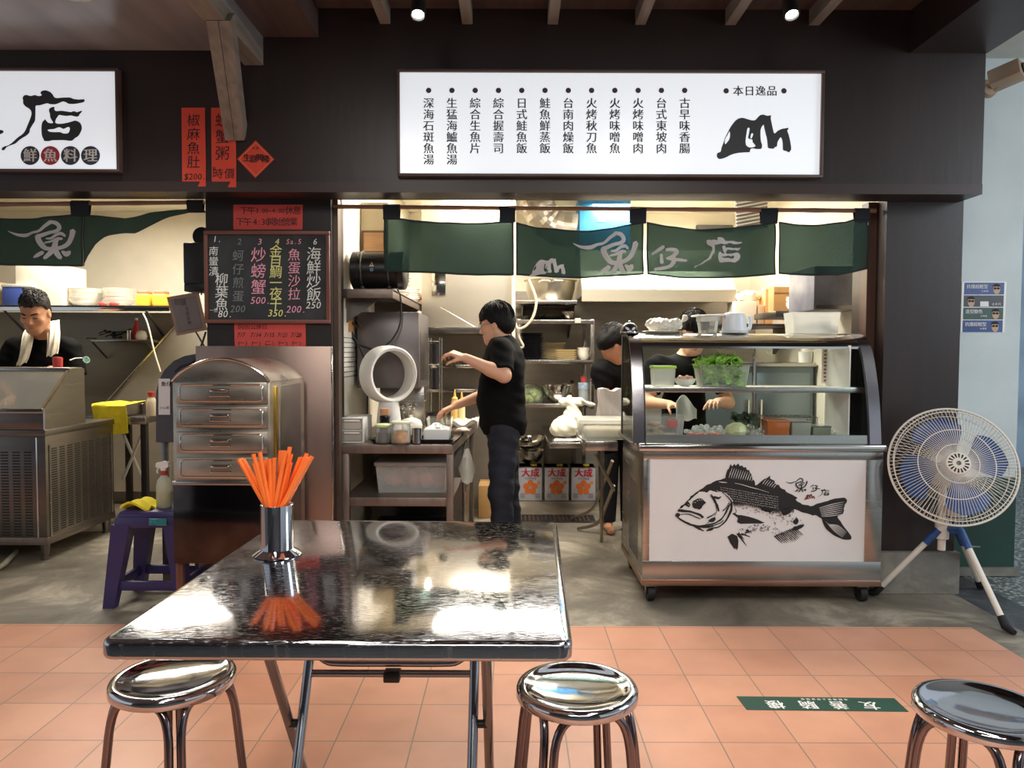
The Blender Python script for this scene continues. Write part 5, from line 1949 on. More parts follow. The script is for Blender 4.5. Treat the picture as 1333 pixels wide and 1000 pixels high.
# low work table with bag
wz_ = zat(577, 5.75)
wx0, wx1 = xat(716, 5.75), xat(772, 5.75)
t = thing('work_table', 'low steel work table carrying the tied white food bag', 'table', ((wx0 + wx1) / 2, 6.0, 0))
MB().box(wx0, wx1, 5.75, 7.15, wz_ - .04, wz_, .003).build('tabletop', STEEL, t)
for x in (wx0 + .03, wx1 - .03):
    for y in (7.05, 7.12):
        MB().box(x - .015, x + .015, y - .015, y + .015, 0, wz_ - .035, .002).build('leg', STEELD, t)
one('kitchen_scale', MB().frustum(((wx0 + wx1) / 2 - .02, 5.93), (.24, .24), (.2, .2), wz_, wz_ + .03, .004), STEELB, 'flat steel scale platform under the white food bag', 'scale')
cx_ = (wx0 + wx1) / 2 - .01
t = thing('food_bag', 'bulging white plastic bag of food tied at the top on the low work table', 'bag', (cx_, 5.92, wz_ + .03))
FOODBAG = (cx_, 5.92, wz_ + .03)
FOODBAG_T = t

# folding side table with clear box, against the fish counter
fz_ = zat(574, 4.62)
fx0, fx1 = xat(763, 4.62), .665
t = thing('side_table', 'narrow folding steel side table pushed against the fish counter', 'table', ((fx0 + fx1) / 2, 5.05, 0))
MB().box(fx0, fx1, 4.62, 5.3, fz_ - .062, fz_, .004).build('tabletop', STEEL, t)
LT = M('leg_tube', (150, 140, 126), .3, 1.0, var=.15, scale=9)
la = [P(777, 592, 5.05), P(798, 637, 5.25), P(777, 676, 5.5), G(744, 678) + Vector((0, 0, .016))]
lb = [P(797, 604, 5.35), P(785, 636, 5.5), P(771, 664, 5.7), G(741, 677) + Vector((0, 0, .016))]
for pts in (([P(775, 592, 5.0)] + [P(799, 638, 5.3)]), ([P(797, 600, 5.3), P(785, 632, 5.45), P(772, 662, 5.75), G(744, 678) + Vector((0, 0, .016))]),
            ([P(799, 632, 5.3), P(790, 655, 5.4), P(778, 681, 5.5), G(752, 691) + Vector((0, 0, .016))])):
    MB().tube(smooth_loop([tuple(p) for p in pts], 4, False), .0125, 12).build('leg', LT, t)
for x, y in ((.645, 5.25),):
    MB().tube([(x, y, 0), (x, y, fz_ - .06)], .0125, 12).build('leg', LT, t)
t = thing('storage_box', 'clear lidded plastic box on the folding side table beside the fish counter', 'box', (.58, 4.8, fz_))
q0, q1 = xat(754, 4.66), xat(826, 4.66)
q0 = max(q0, fx0 - .04)
z1 = zat(551, 4.66)
MB().tray(((q0 + q1) / 2, 4.82), (q1 - q0 - .05, .26), (q1 - q0 - .02, .29), fz_ + .001, z1, .004).build('tub', HAZY, t)
MB().box(q0 + .05, q1 - .04, 4.72, 4.92, fz_ + .006, fz_ + .07, .02, seg=3).build('contents', M('pale_food', (222, 216, 190), .7, var=.1, scale=20), t)
m = MB()
m.box(q0, q1, 4.665, 4.975, z1 - .004, z1 + .022, .008)
m.build('lid', FROST, t)
t = thing('paper_bag', 'upright grey white takeaway bag behind the clear plastic box', 'bag', (.72, 5.05, fz_))
q0, q1 = xat(780, 4.95), xat(829, 4.95)
def bagf(k):
    return 1
m = MB()
bm = bmesh.new()
bmesh.ops.create_cube(bm, size=1)
bmesh.ops.subdivide_edges(bm, edges=bm.edges[:], cuts=6, use_grid_fill=True)
zt_ = zat(508, 4.95)
for v in bm.verts:
    zz = v.co.z + .5
    w_ = 1 - .10 * zz
    v.co = Vector(((q0 + q1) / 2 + v.co.x * (q1 - q0) * w_ + .008 * math.sin(zz * 9 + v.co.y * 5), 5.05 + v.co.y * .15 * (1 - .35 * zz) + .008 * math.sin(zz * 12 + v.co.x * 9), fz_ + .002 + zz * (zt_ - fz_) + .012 * math.sin(v.co.x * 12) * (zz > .9)))
m.addbm(bm)
m.build('bag', M('bag_plastic', (196, 186, 184), .5, var=.08, scale=7, stretch=(6, 6, .6), bump=.3), t, smooth=1)

# drain in the floor
da, db = G(682, 671), G(800, 681)
t = thing('drain_grate', 'long slotted steel drain grate in the kitchen floor before the oil tins', 'drain', ((da.x + 1.4) / 2, (da.y + db.y) / 2, 0))
y0, y1 = db.y, da.y
MB().box(da.x - .1, .68, y0, y1, .0005, .003).build('pit', M('dark_pit', (20, 19, 18), .8), t)
m = MB()
m.box(da.x - .1, .68, y0, y0 + .03, .003, .008)
m.box(da.x - .1, .68, y1 - .03, y1, .003, .008)
n = int((.78 - da.x) / .034)
for k in range(n):
    x = da.x - .1 + k * .034
    m.box(x, x + .015, y0, y1, .003, .008)
m.build('grating', STEELD, t)

# ------------------------------------------------------------------ extraction hood, duct and the things over the curtain
hx0, hx1 = xat(757, 6.3), xat(957, 6.3)
hz0, hz1 = zat(392, 6.3), zat(376, 6.3)
t = thing('extraction_hood', 'long stainless extraction hood above the stoves with a bright lamp reflection', 'extraction hood', ((hx0 + hx1) / 2, 6.7, hz0))
m = MB()
m.prism([(6.3, hz0), (6.3, hz1), (6.45, zat(350, 6.3)), (6.5, 2.25), (7.2, 2.25), (7.2, hz0 + .05), (6.34, hz0 + .05), (6.34, hz0)], lambda u, v, w_: Vector((hx0 + w_, u, v)), hx1 - hx0)
m.build('canopy', M('hood_satin', (196, 188, 168), .38, .6, var=.08, scale=2, stretch=(.4, 1, 3)), t, smooth=.3)
m = MB()
for k in range(6):
    x = hx0 + .05 + k * (hx1 - hx0 - .1) / 6
    m.box(x, x + (hx1 - hx0) / 6 - .03, 6.4, 7.1, hz0 + .055, hz0 + .06)
m.build('filters', DARKST, t)
t = thing('air_duct', 'segmented galvanised duct elbow hanging over the curtain beside the blue unit', 'duct', (.3, 6.5, 2.25))
pts = [(xat(694, 6.5), 6.5, 2.73), (xat(700, 6.5), 6.5, 2.62), (xat(708, 6.5), 6.5, 2.52), (xat(722, 6.5), 6.5, 2.45), (xat(748, 6.5), 6.5, 2.42)]
m = MB()
sp_ = smooth_loop(pts, 3, False)
m.tube(sp_, [.145 + (.006 if i % 2 else 0) for i in range(len(sp_))], 28)
m.build('elbow', M('galvanised', (168, 160, 146), .35, .9, var=.15), t, smooth=.2)
t = thing('blue_unit', 'blue painted box unit with a small white label above the curtain', 'box unit', (xat(787, 6.6), 6.6, 2.3))
MB().box(xat(753, 6.55), xat(819, 6.55), 6.55, 6.95, 2.26, 2.735, .006).build('body', M('blue_paint', (52, 132, 190), .4, var=.1), t)
MB().box(xat(777, 6.54), xat(787, 6.54), 6.54, 6.551, zat(288, 6.54), zat(282.5, 6.54), .001).build('label_plate', WHITEP, t)
t = thing('window_unit', 'grey framed hatch on the back wall above the curtain lettering', 'hatch', (xat(925, 7.3), 7.3, 2.4))
MB().box(xat(905, 7.35), xat(952, 7.35), 7.35, 7.4, zat(300, 7.35), 2.62, .004).build('frame', M('grey_frame', (96, 92, 90), .5), t)
MB().box(xat(908, 7.34), xat(947, 7.34), 7.34, 7.352, zat(298, 7.35), 2.58, .002).build('panel', M('dull_panel', (190, 176, 150), .5), t)
t = thing('slatted_vent', 'tilted white slatted vent grille above the curtain near its fourth panel', 'vent', (xat(978, 5.6), 5.6, 2.4))
rt = Euler((R(18), R(-12), R(10))).to_matrix()
vc = P(979, 272, 5.6)
MB().box(vc.x - .13, vc.x + .13, 5.61, 5.625, vc.z - .16, vc.z + .16, .002, rt).build('backing', M('vent_grey', (150, 142, 128), .5), t)
m = MB()
for k in range(12):
    dz = -.15 + k * .027
    m.box(-.13, .13, -.004, .004, -.005, .005)
    n = len(m.v) - 8
    for i in range(n, len(m.v)):
        q = Vector(m.v[i]) + Vector((0, -.012, dz))
        q = rt @ q + Vector((vc.x, 5.617, vc.z))
        m.v[i] = tuple(q)
m.build('slats', WHITEP, t)
MB().tube([(vc.x, 5.63, vc.z + .1), (vc.x, 5.63, 2.74)], .012).build('hanger', STEELD, t)
m = MB()
hp = [(688, 364), (695, 380), (698, 395), (694, 412), (685, 424), (675, 428), (670, 420), (669, 412), (672, 425), (676, 440), (681, 450), (677, 453), (671, 452)]
m.tube(smooth_loop([tuple(P(x, y, 6.2 + .01 * i)) for i, (x, y) in enumerate(hp)], 5, False), .011, 10)
one('water_hose', m, M('hose_cream', (214, 204, 184), .4), 'cream hose looping down beside the big aluminium pot', 'hose')

# ------------------------------------------------------------------ right hand side of the kitchen
z = zat(421, 6.2)
t = thing('corner_shelf', 'steel corner shelf carrying white boxes behind the jug on the fish counter', 'shelf', (2.05, 6.2, z))
MB().box(xat(940, 6.1), 2.36, 6.1, 6.6, z - .03, z, .003).build('board', STEELD, t)
MB().prism([(6.15, z - .03), (6.55, z - .03), (6.55, z - .25)], lambda u, v, w_: Vector((2.3 + w_, u, v)), .03).build('bracket', STEELD, t)
CARD = M('cardboard', (186, 142, 88))
for k, (x0, x1, yt_, mt, lab) in enumerate(((957, 984, 391, M('white_carton', (228, 222, 206), .6), 'white carton on the corner shelf under a crumpled plastic bag'),
                                           (986, 994, 396, M('tan_carton', (206, 176, 140), .7), 'slim tan carton with red top between the white carton and the kraft box'),
                                           (995, 1005, 375, M('kraft_carton', (218, 168, 112), .7), 'tall narrow kraft carton on the corner shelf'))):
    one('carton', MB().box(xat(x0, 6.2), xat(x1, 6.2), 6.2, 6.45, z + .001, zat(yt_, 6.2), .004), mt, lab, 'carton', 'cartons on the corner shelf')
BAG_ON_CARTON = (xat(972, 6.3), 6.32, zat(391, 6.2))
t = thing('switch_box', 'cream switch box with two dark red rockers on the grey wall', 'switch box', (xat(951, 7.15), 7.19, zat(382, 7.15)))
MB().box(xat(943, 7.15), xat(959, 7.15), 7.15, 7.2, zat(388.5, 7.15), zat(376, 7.15), .004).build('box', WHITEP, t)
for x0, x1 in ((946, 950.5), (953, 957.5)):
    MB().box(xat(x0, 7.14), xat(x1, 7.14), 7.14, 7.152, zat(387, 7.15), zat(380, 7.15), .002).build('rocker', M('rocker_red', (110, 42, 40), .4), t)
z = zat(404, 5.6)
t = thing('bowl_shelf', 'steel shelf on the end wall with cardboard and a stack of bowls', 'shelf', (2.1, 5.7, z))
MB().box(xat(1006, 5.6), 2.36, 5.55, 6.05, z - .045, z, .003).build('board', STEELD, t)
MB().prism([(5.6, z - .03), (6.0, z - .03), (6.0, z - .2)], lambda u, v, w_: Vector((2.33 + w_, u, v)), .02).build('bracket', STEELD, t)
t = thing('cardboard_box', 'flat cardboard sheet box leaning behind the bowl stack on the end wall shelf', 'box', (xat(1028, 5.9), 5.95, z))
MB().box(xat(1006, 5.9), xat(1052, 5.9), 5.9, 6.03, z, zat(372, 5.9), .003).build('box', CARD, t)
MB().box(xat(1006, 5.9), xat(1052, 5.9), 5.895, 5.9, zat(381, 5.9), zat(379.5, 5.9)).build('seam', M('seam_brown', (150, 110, 66), .8), t)
bp = tag(MB().lathe(bowl_prof(.07, .055, .003), (0, 0, 0), 30).build('white_bowl', WHITECER, None, (0, 0, 0)), 'x', 'bowl', 'white bowls on the end wall shelf')
stack('white_bowl', bp, (xat(1036, 5.68), 5.7, z + .001), .0145, 5, lambda o: f'{o} white bowl in the stack on the end wall shelf', 'bowl', '')
t = thing('thermos', 'black and red lidded flask beside the bowl stack on the end wall shelf', 'flask', (xat(1052, 5.62), 5.62, z))
MB().lathe([(0, 0), (.04, 0), (.048, .03), (.046, .08), (.03, .1), (0, .1)], (xat(1052, 5.62), 5.64, z), 24).build('body', BLACK, t)
MB().lathe([(.03, .1), (.032, .12), (.02, .135), (0, .136)], (xat(1052, 5.62), 5.64, z), 24).build('lid', M('flask_red', (150, 44, 50), .4), t)
m = MB()
m.tube([(xat(1052, 5.62) - .04, 5.64, z + .09), (xat(1052, 5.62) - .02, 5.64, z + .2), (xat(1052, 5.62) + .02, 5.64, z + .2), (xat(1052, 5.62) + .04, 5.64, z + .09)], .004)
m.build('handle', BLACK, t)
t = thing('control_cabinet', 'grey scuffed control cabinet on the end wall below the last curtain panel', 'cabinet', (2.2, 5.0, 1.65))
MB().box(xat(1058, 4.95), xat(1118, 4.95), 4.95, 5.4, zat(402, 4.95), zat(345, 4.95), .005).build('body', M('scuffed_grey', (112, 112, 122), .45, var=.3, scale=7), t)
MB().box(xat(1060, 4.945), xat(1116, 4.945), 4.944, 4.951, zat(401, 4.95), zat(396, 4.95), .001).build('lower_lip', STEELD, t)
MB().box(xat(1080, 4.95), 2.365, 5.1, 5.3, zat(360, 4.95), zat(352, 4.95)).build('bracket', STEELD, t)
lp_ = P(459, 261, 6.45)
t = thing('ceiling_panel_light', 'square lit panel on the kitchen ceiling just past the pillar edge', 'ceiling light', (lp_.x, 6.45, 2.70))
MB().box(lp_.x - .13, lp_.x + .13, 6.2, 6.7, 2.715, 2.742, .003).build('frame', WHITEP, t)
MB().box(lp_.x - .11, lp_.x + .11, 6.22, 6.68, 2.711, 2.716).build('diffuser', M('panel_glow', (255, 250, 236), .5, emit=3), t)
# ================================================================== curved glass fish counter
kx0, kx1 = P(836, 764, 3.95).x, P(1146, 764, 3.95).x
ky, kr = 3.95, 4.70
kz0, kz1 = zat(762, ky), zat(587, ky)
lz = zat(577, ky)
t = thing('display_counter', 'wheeled steel display counter with curved glass and a black fish print panel', 'display counter', ((kx0 + kx1) / 2, 4.3, 0))
m = MB()
fz0, fz1 = zat(730, ky), zat(597, ky)
fx0_, fx1_ = xat(848, ky), xat(1131.5, ky)
m.box(kx0, kx1, ky, ky + .03, kz0 + .03, fz0, .002)
m.box(kx0, kx1, ky, ky + .03, fz1, kz1, .002)
m.box(kx0, fx0_, ky, ky + .03, fz0, fz1, .002)
m.box(fx1_, kx1, ky, ky + .03, fz0, fz1, .002)
m.box(kx0, kx0 + .03, ky + .03, kr, kz0 + .03, kz1, .002)
m.box(kx1 - .03, kx1, ky + .03, kr, kz0 + .03, kz1, .002)
m.box(kx0, kx1, kr - .02, kr, kz0 + .03, kz1, .002)
m.box(kx0 + .03, kx1 - .03, ky + .03, kr - .02, kz0 + .03, kz0 + .05)
m.build('body', STEEL, t)
MB().box(kx0 - .004, kx1 + .004, ky - .006, kr, kz0, kz0 + .034, .004).build('plinth_rail', M('copper_steel', (168, 132, 116), .3, 1.0, var=.1), t)
pan = MB().box(fx0_, fx1_, ky + .006, ky + .02, fz0, fz1).build('front_panel', M('white_panel', (222, 218, 216), .35, var=.02), t)
m = MB()
m.box(kx0 - .03, kx1 + .012, ky - .022, kr, kz1, lz, .012, seg=3)
m.build('ledge', STEELB, t)
# side vent on the near end
m = MB()
for r_ in range(34):
    for c in range(9):
        y = 4.10 + c * .035
        z = kz0 + .10 + r_ * .0125
        m.box(kx0 - .0015, kx0 + .002, y, y + .026, z, z + .006)
m.build('vent_grille', M('vent_dark', (52, 48, 46), .6), t)
# upper glass case
bx0_ = P(824, 574, 3.97).x
bx1_ = P(1147, 574, 3.97).x
prof_ = [(3.965, lz), (3.985, 1.03), (4.012, 1.16), (4.05, 1.28), (4.085, 1.36), (4.13, 1.42), (4.19, 1.455), (4.27, 1.468), (4.42, 1.47)]
pf_ = smooth_loop(prof_, 4, False)
inn = []
for i, (y, z) in enumerate(pf_):
    a, b = pf_[max(i - 1, 0)], pf_[min(i + 1, len(pf_) - 1)]
    dy, dz = b[0] - a[0], b[1] - a[1]
    L = math.hypot(dy, dz)
    inn.append((y + dz / L * .02, z - dy / L * .02))
for nm, x in (('near', bx0_), ('far', bx1_ - .062)):
    m = MB()
    n = len(pf_)
    vs = [Vector((x, y, z)) for y, z in pf_] + [Vector((x, y, z)) for y, z in inn] + [Vector((x + .062, y, z)) for y, z in pf_] + [Vector((x + .062, y, z)) for y, z in inn]
    fc_ = []
    for i in range(n - 1):
        fc_ += [(i, i + 1, 2 * n + i + 1, 2 * n + i), (n + i, 3 * n + i, 3 * n + i + 1, n + i + 1), (i, n + i, n + i + 1, i + 1), (2 * n + i, 2 * n + i + 1, 3 * n + i + 1, 3 * n + i)]
    fc_ += [(0, 2 * n, 3 * n, n), (n - 1, 2 * n - 1, 4 * n - 1, 3 * n - 1)]
    m.add(vs, fc_)
    m.build('end_frame', M('frame_steel', (150, 146, 150), .22, 1.0, var=.08), t, smooth=.5)
    xe = x + .005 if nm == 'near' else x + .05
    m = MB()
    m.prism([(y, z) for y, z in inn] + [(4.42, lz)], lambda u, v, w_: Vector((xe + w_, u, v)), .006)
    m.build('end_glass', GLASS, t, smooth=.3)
    MB().box(xe - .004, xe + .014, 4.40, 4.425, lz, 1.468, .002).build('rear_post', BLACK, t)
    m = MB()
    gx = x + .066 if nm == 'near' else x - .004
    m.tube([(gx, y + .003, z - .002) for y, z in pf_], .004, 6)
    m.build('rubber_seal', BLACK, t)
m = MB()
n = len(pf_)
vs = [Vector((x, y, z)) for x in (bx0_ + .06, bx1_ - .06) for y, z in pf_]
m.add(vs, [(i, i + 1, n + i + 1, n + i) for i in range(n - 1) if pf_[i][0] < 4.115])
m.build('curved_glass', GLASS, t, smooth=1, fix=False)
m = MB()
k0 = min(i for i in range(n) if pf_[i][0] >= 4.10)
top = pf_[k0:]
m.prism(top + [(y, z - .012) for y, z in top[::-1]], lambda u, v, w_: Vector((bx0_ + .06 + w_, u, v)), bx1_ - bx0_ - .12)
m.build('top_cover', STEELB, t, smooth=.5)
m = MB()
m.box(bx0_, bx1_, 3.985, 4.44, lz, lz + .006)
m.build('deck', STEEL, t)
m = MB()
m.prism([(3.972, lz + .001), (3.978, lz + .045), (3.99, lz + .045), (3.992, lz + .001)], lambda u, v, w_: Vector((bx0_ + .06 + w_, u, v)), bx1_ - bx0_ - .12)
m.build('kick_strip', STEEL, t)
shz = zat(503, 4.06)
m = MB()
m.box(bx0_ + .05, bx1_ - .05, 4.055, 4.40, shz - .022, shz - .014)
m.box(bx0_ + .05, bx1_ - .05, 4.05, 4.062, shz - .03, shz, .003)
m.build('glass_shelf_frame', STEEL, t)
MB().box(bx0_ + .06, bx1_ - .06, 4.062, 4.40, shz - .014, shz - .004).build('shelf_plate', M('white_shelf', (232, 228, 214), .4), t)
MB().box(bx0_ + .06, bx1_ - .06, 4.408, 4.414, lz + .006, 1.45).build('rear_glass', GLASS, t, smooth=0)
MB().box(bx1_ - .125, bx1_ - .118, 4.09, 4.40, lz + .006, 1.40).build('inner_end_panel', M('milky_panel', (236, 236, 230), .3), t)
m = MB()
for x in (bx0_ + .06, (bx0_ + bx1_) / 2 + .12, bx1_ - .075):
    m.box(x - .007, x + .007, 4.402, 4.42, lz, 1.46, .002)
m.build('rear_frame', STEEL, t)
for x in (kx0 + .055, kx1 - .075):
    for y in (ky + .06, kr - .08):
        c = MB().box(x - .032, x + .032, y - .03, y + .03, kz0 - .016, kz0 + .001, .004).build('caster', STEEL, t)
        m = MB()
        m.prism([(y - .03, kz0 - .014), (y + .035, kz0 - .014), (y + .012, .035), (y - .008, .035)], lambda u, v, w_: Vector((x - .028 + w_, u, v)), .006)
        m.prism([(y - .03, kz0 - .014), (y + .035, kz0 - .014), (y + .012, .035), (y - .008, .035)], lambda u, v, w_: Vector((x + .022 + w_, u, v)), .006)
        m.build('fork', STEELD, c)
        MB().tube([(x - .018, y, .047), (x + .018, y, .047)], [.046, .046], 28).build('wheel', RUBBER, c)

# ---- the fish print
fo = lambda u, v: P(u, -v, ky + .006 - .0016)
f5 = lambda x, y: (x / 7.692 + 870, -(y / 7.692 + 595))
f6 = lambda x, y: (x / 7.692 + 980, -(y / 7.692 + 595))
K = 846.0
def c6(l):
    return [(x + K, y) for x, y in l]
m = MB()
rr = random.Random(5)
def rough(l, n=3, j=5):
    return [(x + rr.uniform(-j, j), y + rr.uniform(-j, j)) for x, y in smooth_loop(l, n)]
lay = [0]
def fish(loop, n=3, j=5):
    lay[0] += 1
    d = Vector((0, -.00004 * lay[0], 0))
    m.flat([[f5(*q) for q in rough(loop, n, j)]], lambda u, v: fo(u, v) + d)
def fstroke(pts, j=2):
    lay[0] += 1
    d = Vector((0, -.00004 * lay[0], 0))
    lp = stroke(pts)
    lp = [(x + rr.uniform(-j, j), y + rr.uniform(-j, j)) for x, y in lp]
    m.flat_tris([f5(*q) for q in lp], strip_tris(lp), lambda u, v: fo(u, v) + d)
# back, from the brow to the tail root
fish([(100, 525), (130, 490), (190, 440), (250, 375), (320, 330), (420, 262), (500, 228), (570, 218), (650, 235), (760, 258), (870, 280)] +
     c6([(60, 272), (130, 262), (215, 262), (280, 305), (330, 350), (400, 385), (430, 432), (500, 470), (580, 494), (640, 500), (700, 590), (620, 585), (560, 572), (480, 545), (410, 520),
         (370, 560), (310, 585), (265, 520), (230, 520), (180, 552), (100, 540), (60, 500), (0, 468)]) +
     [(790, 462), (740, 455), (700, 468), (655, 470), (640, 430), (600, 385), (550, 352), (480, 352), (430, 335), (380, 352), (310, 350), (250, 405), (205, 440), (160, 495)], 3, 6)
# dorsal fins
fish([(565, 225), (580, 160), (590, 130), (605, 120), (625, 70), (640, 95), (660, 68), (678, 90), (700, 62), (716, 92), (740, 82), (755, 105), (775, 100), (790, 130), (808, 130), (818, 160), (835, 172), (845, 215), (865, 245), (872, 285), (760, 275), (640, 250)], 1, 3)
fish(c6([(40, 285), (80, 250), (110, 225), (150, 205), (172, 184), (178, 215), (215, 235), (220, 270), (262, 285), (275, 310), (320, 330), (340, 352), (395, 375), (420, 395), (447, 412), (430, 430), (350, 425), (200, 360), (60, 320)]), 1, 4)
# tail
fish(c6([(560, 505), (600, 490), (650, 465), (700, 452), (750, 440), (800, 425), (850, 412), (920, 410), (942, 440), (930, 470), (915, 500), (910, 530), (900, 572), (855, 590), (850, 610), (880, 650), (905, 690), (930, 720), (985, 800), (975, 828), (930, 832), (860, 812), (790, 770), (740, 720), (700, 660), (690, 615), (640, 590)]), 2, 4)
# pectoral, pelvic and anal fins
fish([(640, 570), (662, 560), (690, 578), (800, 594), (900, 632), (966, 660), (860, 667), (720, 670), (688, 650), (697, 612)], 2, 3)
fish([(595, 795), (640, 768), (690, 790), (706, 840), (700, 925), (690, 905), (684, 938), (672, 912), (660, 925), (648, 900), (620, 862)], 1, 4)
for a, b in (((690, 770), (790, 898)), ((705, 765), (760, 830)), ((715, 790), (770, 872)), ((730, 770), (822, 800)), ((770, 760), (850, 735)), ((780, 735), (830, 752))):
    fstroke([(a[0], a[1], 16), ((a[0] + b[0]) / 2, (a[1] + b[1]) / 2, 12), (b[0], b[1], 3)])
for k in range(13):
    x = 215 + k * 17
    L = 135 - abs(k - 6) * 5
    fstroke(c6([]) + [(x + K, 790 - k * 7, 13), (x + K + L * .45, 790 - k * 7 + L * .42, 9), (x + K + L * .8, 790 - k * 7 + L * .72, 3)])
fish(c6([(390, 735), (420, 700), (470, 680), (520, 685), (480, 715), (430, 735)]), 2, 5)
fish(c6([(405, 640), (440, 610), (460, 625), (450, 660), (420, 680), (400, 660)]), 2, 8)
# head lines
for s_ in ([(72, 590, 8), (150, 642, 20), (250, 686, 20), (380, 700, 22), (450, 688, 18)], [(255, 690, 12), (300, 712, 20), (352, 740, 12)],
           [(320, 690, 10), (450, 668, 14), (540, 612, 16), (600, 505, 14), (630, 455, 10)], [(632, 455, 18), (630, 520, 24), (608, 580, 20), (565, 650, 14), (500, 702, 12), (440, 712, 14)],
           [(100, 535, 26), (150, 540, 26), (210, 545, 20), (270, 562, 18), (318, 580, 22), (345, 605, 26)], [(120, 575, 6), (200, 572, 10), (270, 600, 10), (320, 620, 8)],
           [(425, 378, 18), (460, 430, 24), (488, 490, 24), (505, 540, 18)], [(455, 400, 20), (500, 412, 22), (525, 398, 10)], [(540, 355, 8), (600, 405, 12), (640, 462, 14)],
           [(440, 690, 8), (520, 660, 10), (550, 632, 6)], [(390, 610, 14), (440, 585, 10), (470, 558, 6)], [(545, 540, 10), (585, 500, 8), (610, 455, 8)],
           [(385, 735, 16), (430, 722, 28), (445, 712, 14)], [(335, 700, 5), (420, 640, 6), (480, 560, 4), (470, 480, 4)], [(660, 500, 4), (680, 540, 5), (665, 570, 4)]):
    fstroke(s_)
fish([(240, 445), (290, 420), (340, 425), (372, 455), (345, 490), (320, 525), (285, 520), (250, 505)], 2, 8)
fish([(395, 640), (435, 612), (470, 600), (472, 632), (430, 655)], 2, 4)
fish([(68, 580), (85, 560), (112, 565), (118, 585), (95, 603), (75, 598)], 2, 2)
fish([(160, 465), (200, 450), (225, 470), (205, 500), (175, 490)], 1, 6)
# scale flecks along belly and flank
for k in range(170):
    if k < 80:
        x = 690 + rr.random() * 440
        y = 700 + 70 * rr.random() + 30 * math.sin(x * .012)
    elif k < 130:
        x = 640 + rr.random() * 600
        y = 480 + (x - 640) * .16 + abs(rr.gauss(0, 1)) * 22
    else:
        x = K + 150 + rr.random() * 340
        y = 560 + rr.random() * 120 + (x - K - 150) * .12
    a = rr.uniform(-.4, .9)
    L = rr.uniform(6, 22)
    fstroke([(x, y, 3), (x + L * .5 * math.cos(a), y + L * .5 * math.sin(a), rr.uniform(4, 9)), (x + L * math.cos(a), y + L * math.sin(a), 2)], .5)
# serrated lower edge of the dark back
for k in range(70):
    x = 650 + k * 8.6
    y = 470 + max(0, x - 790) * .24 if x < 1100 else 545 + 10 * math.sin(x * .05)
    fstroke([(x, y - 25, 9), (x + 2, y, 7), (x + rr.uniform(-4, 8), y + rr.uniform(8, 26), 2)], .5)
m.build('fish_print', M('print_black', (26, 24, 24), .6), pan, smooth=0)
m = MB()
lay = [0]
d0 = Vector((0, -.004 * 2.2, 0))
def wstroke(pts):
    lp = stroke(pts, 2)
    m.flat_tris([f5(*q) for q in lp], strip_tris(lp), lambda u, v: fo(u, v) + Vector((0, -.0135, 0)))
for k in range(11):                        # rays of the front dorsal
    x = 600 + k * 22
    y = 108 + k * 6
    wstroke([(x + 34, y - 4, 2), (x + 14, y + 50, 6), (x - 2 + k, y + 98 - k * 3, 2)])
for k in range(6):
    x = K + 95 + k * 22
    wstroke([(x + 34, 215 + k * 10, 2), (x + 10, 245 + k * 8, 5), (x - 6, 268 + k * 8, 2)])
for k in range(7):                         # tail rays
    wstroke([(K + 655 + k * 4, 505 + k * 14, 3), (K + 780, 470 + k * 19, 7), (K + 900 - k * 3, 445 + k * 20, 2)])
for k in range(6):
    wstroke([(K + 720 + k * 5, 650 + k * 6 - 10, 2), (K + 800 + k * 8, 730 + k * 2 - k * 12, 6), (K + 890 + k * 7, 800 - k * 10, 2)])
wstroke([(500, 245, 3), (540, 250, 8), (580, 252, 3)])
wstroke([(660, 258, 3), (740, 275, 5), (820, 300, 6), (900, 320, 4), (1000, 352, 2)])
for row in range(6):                       # dotted scale rows
    for k in range(34):
        x = 520 + k * 17 + rr.uniform(-3, 3)
        y = 300 + row * 22 + (x - 520) * .17 + rr.uniform(-3, 3)
        if y > 460 + max(0, x - 790) * .22 or x > 1150:
            continue
        wstroke([(x, y, 2), (x + 3, y + 2, rr.uniform(3, 6)), (x + rr.uniform(5, 10), y + 4, 2)])
for k in range(14):
    x, y = 190 + k * 22, 470 - k * 10 + rr.uniform(-14, 14)
    wstroke([(x, y, 2), (x + 6, y + 3, 5), (x + 14, y + 6, 2)])
m.build('fish_print_highlights', M('print_white', (218, 214, 212), .5), pan, smooth=0)
m = MB()
lt = lambda x, y: ((330 + (x - 520) * (552 - 330) / (1190 - 520)) / 7.692 + 980, -((208 + (y - 170) * (352 - 208) / (610 - 170)) / 7.692 + 595))
put_strokes(m, [[(x, y, w_ * .8) for x, y, w_ in s_] for s_ in FISHCH], lt, fo)
lt = lambda x, y: ((578 + (x - 70) * (672 - 578) / (425 - 70)) / 7.692 + 980, -((280 + (y - 328) * (345 - 280) / (560 - 328)) / 7.692 + 595))
put_strokes(m, [[(x, y, w_ * .9) for x, y, w_ in s_] for s_ in BABYCH], lt, fo)
lt = lambda x, y: ((655 + (x - 20) * (770 - 655) / 897) / 7.692 + 980, -((322 + (y - 147) * (398 - 322) / 651) / 7.692 + 595))
put_loops(m, SHOP, lt, fo, 2)
put_loops(m, SHOP2, lt, fo, 2)
m.build('brush_lettering', MATS['print_black'], pan, smooth=0)
m = MB()
lt = lambda x, y: ((515 + (x - 145) * (622 - 515) / 1077) / 7.692 + 980, -((372 + (y - 103) * (430 - 372) / 642) / 7.692 + 595))
put_loops(m, HILL, lt, fo, 2)
m.build('hill_emblem', M('emblem_maroon', (110, 44, 48), .6), pan, smooth=0)

# ------------------------------------------------------------------ on and in the counter
LEAF = M('salad_green', (158, 204, 92), .5, var=.35, scale=25)


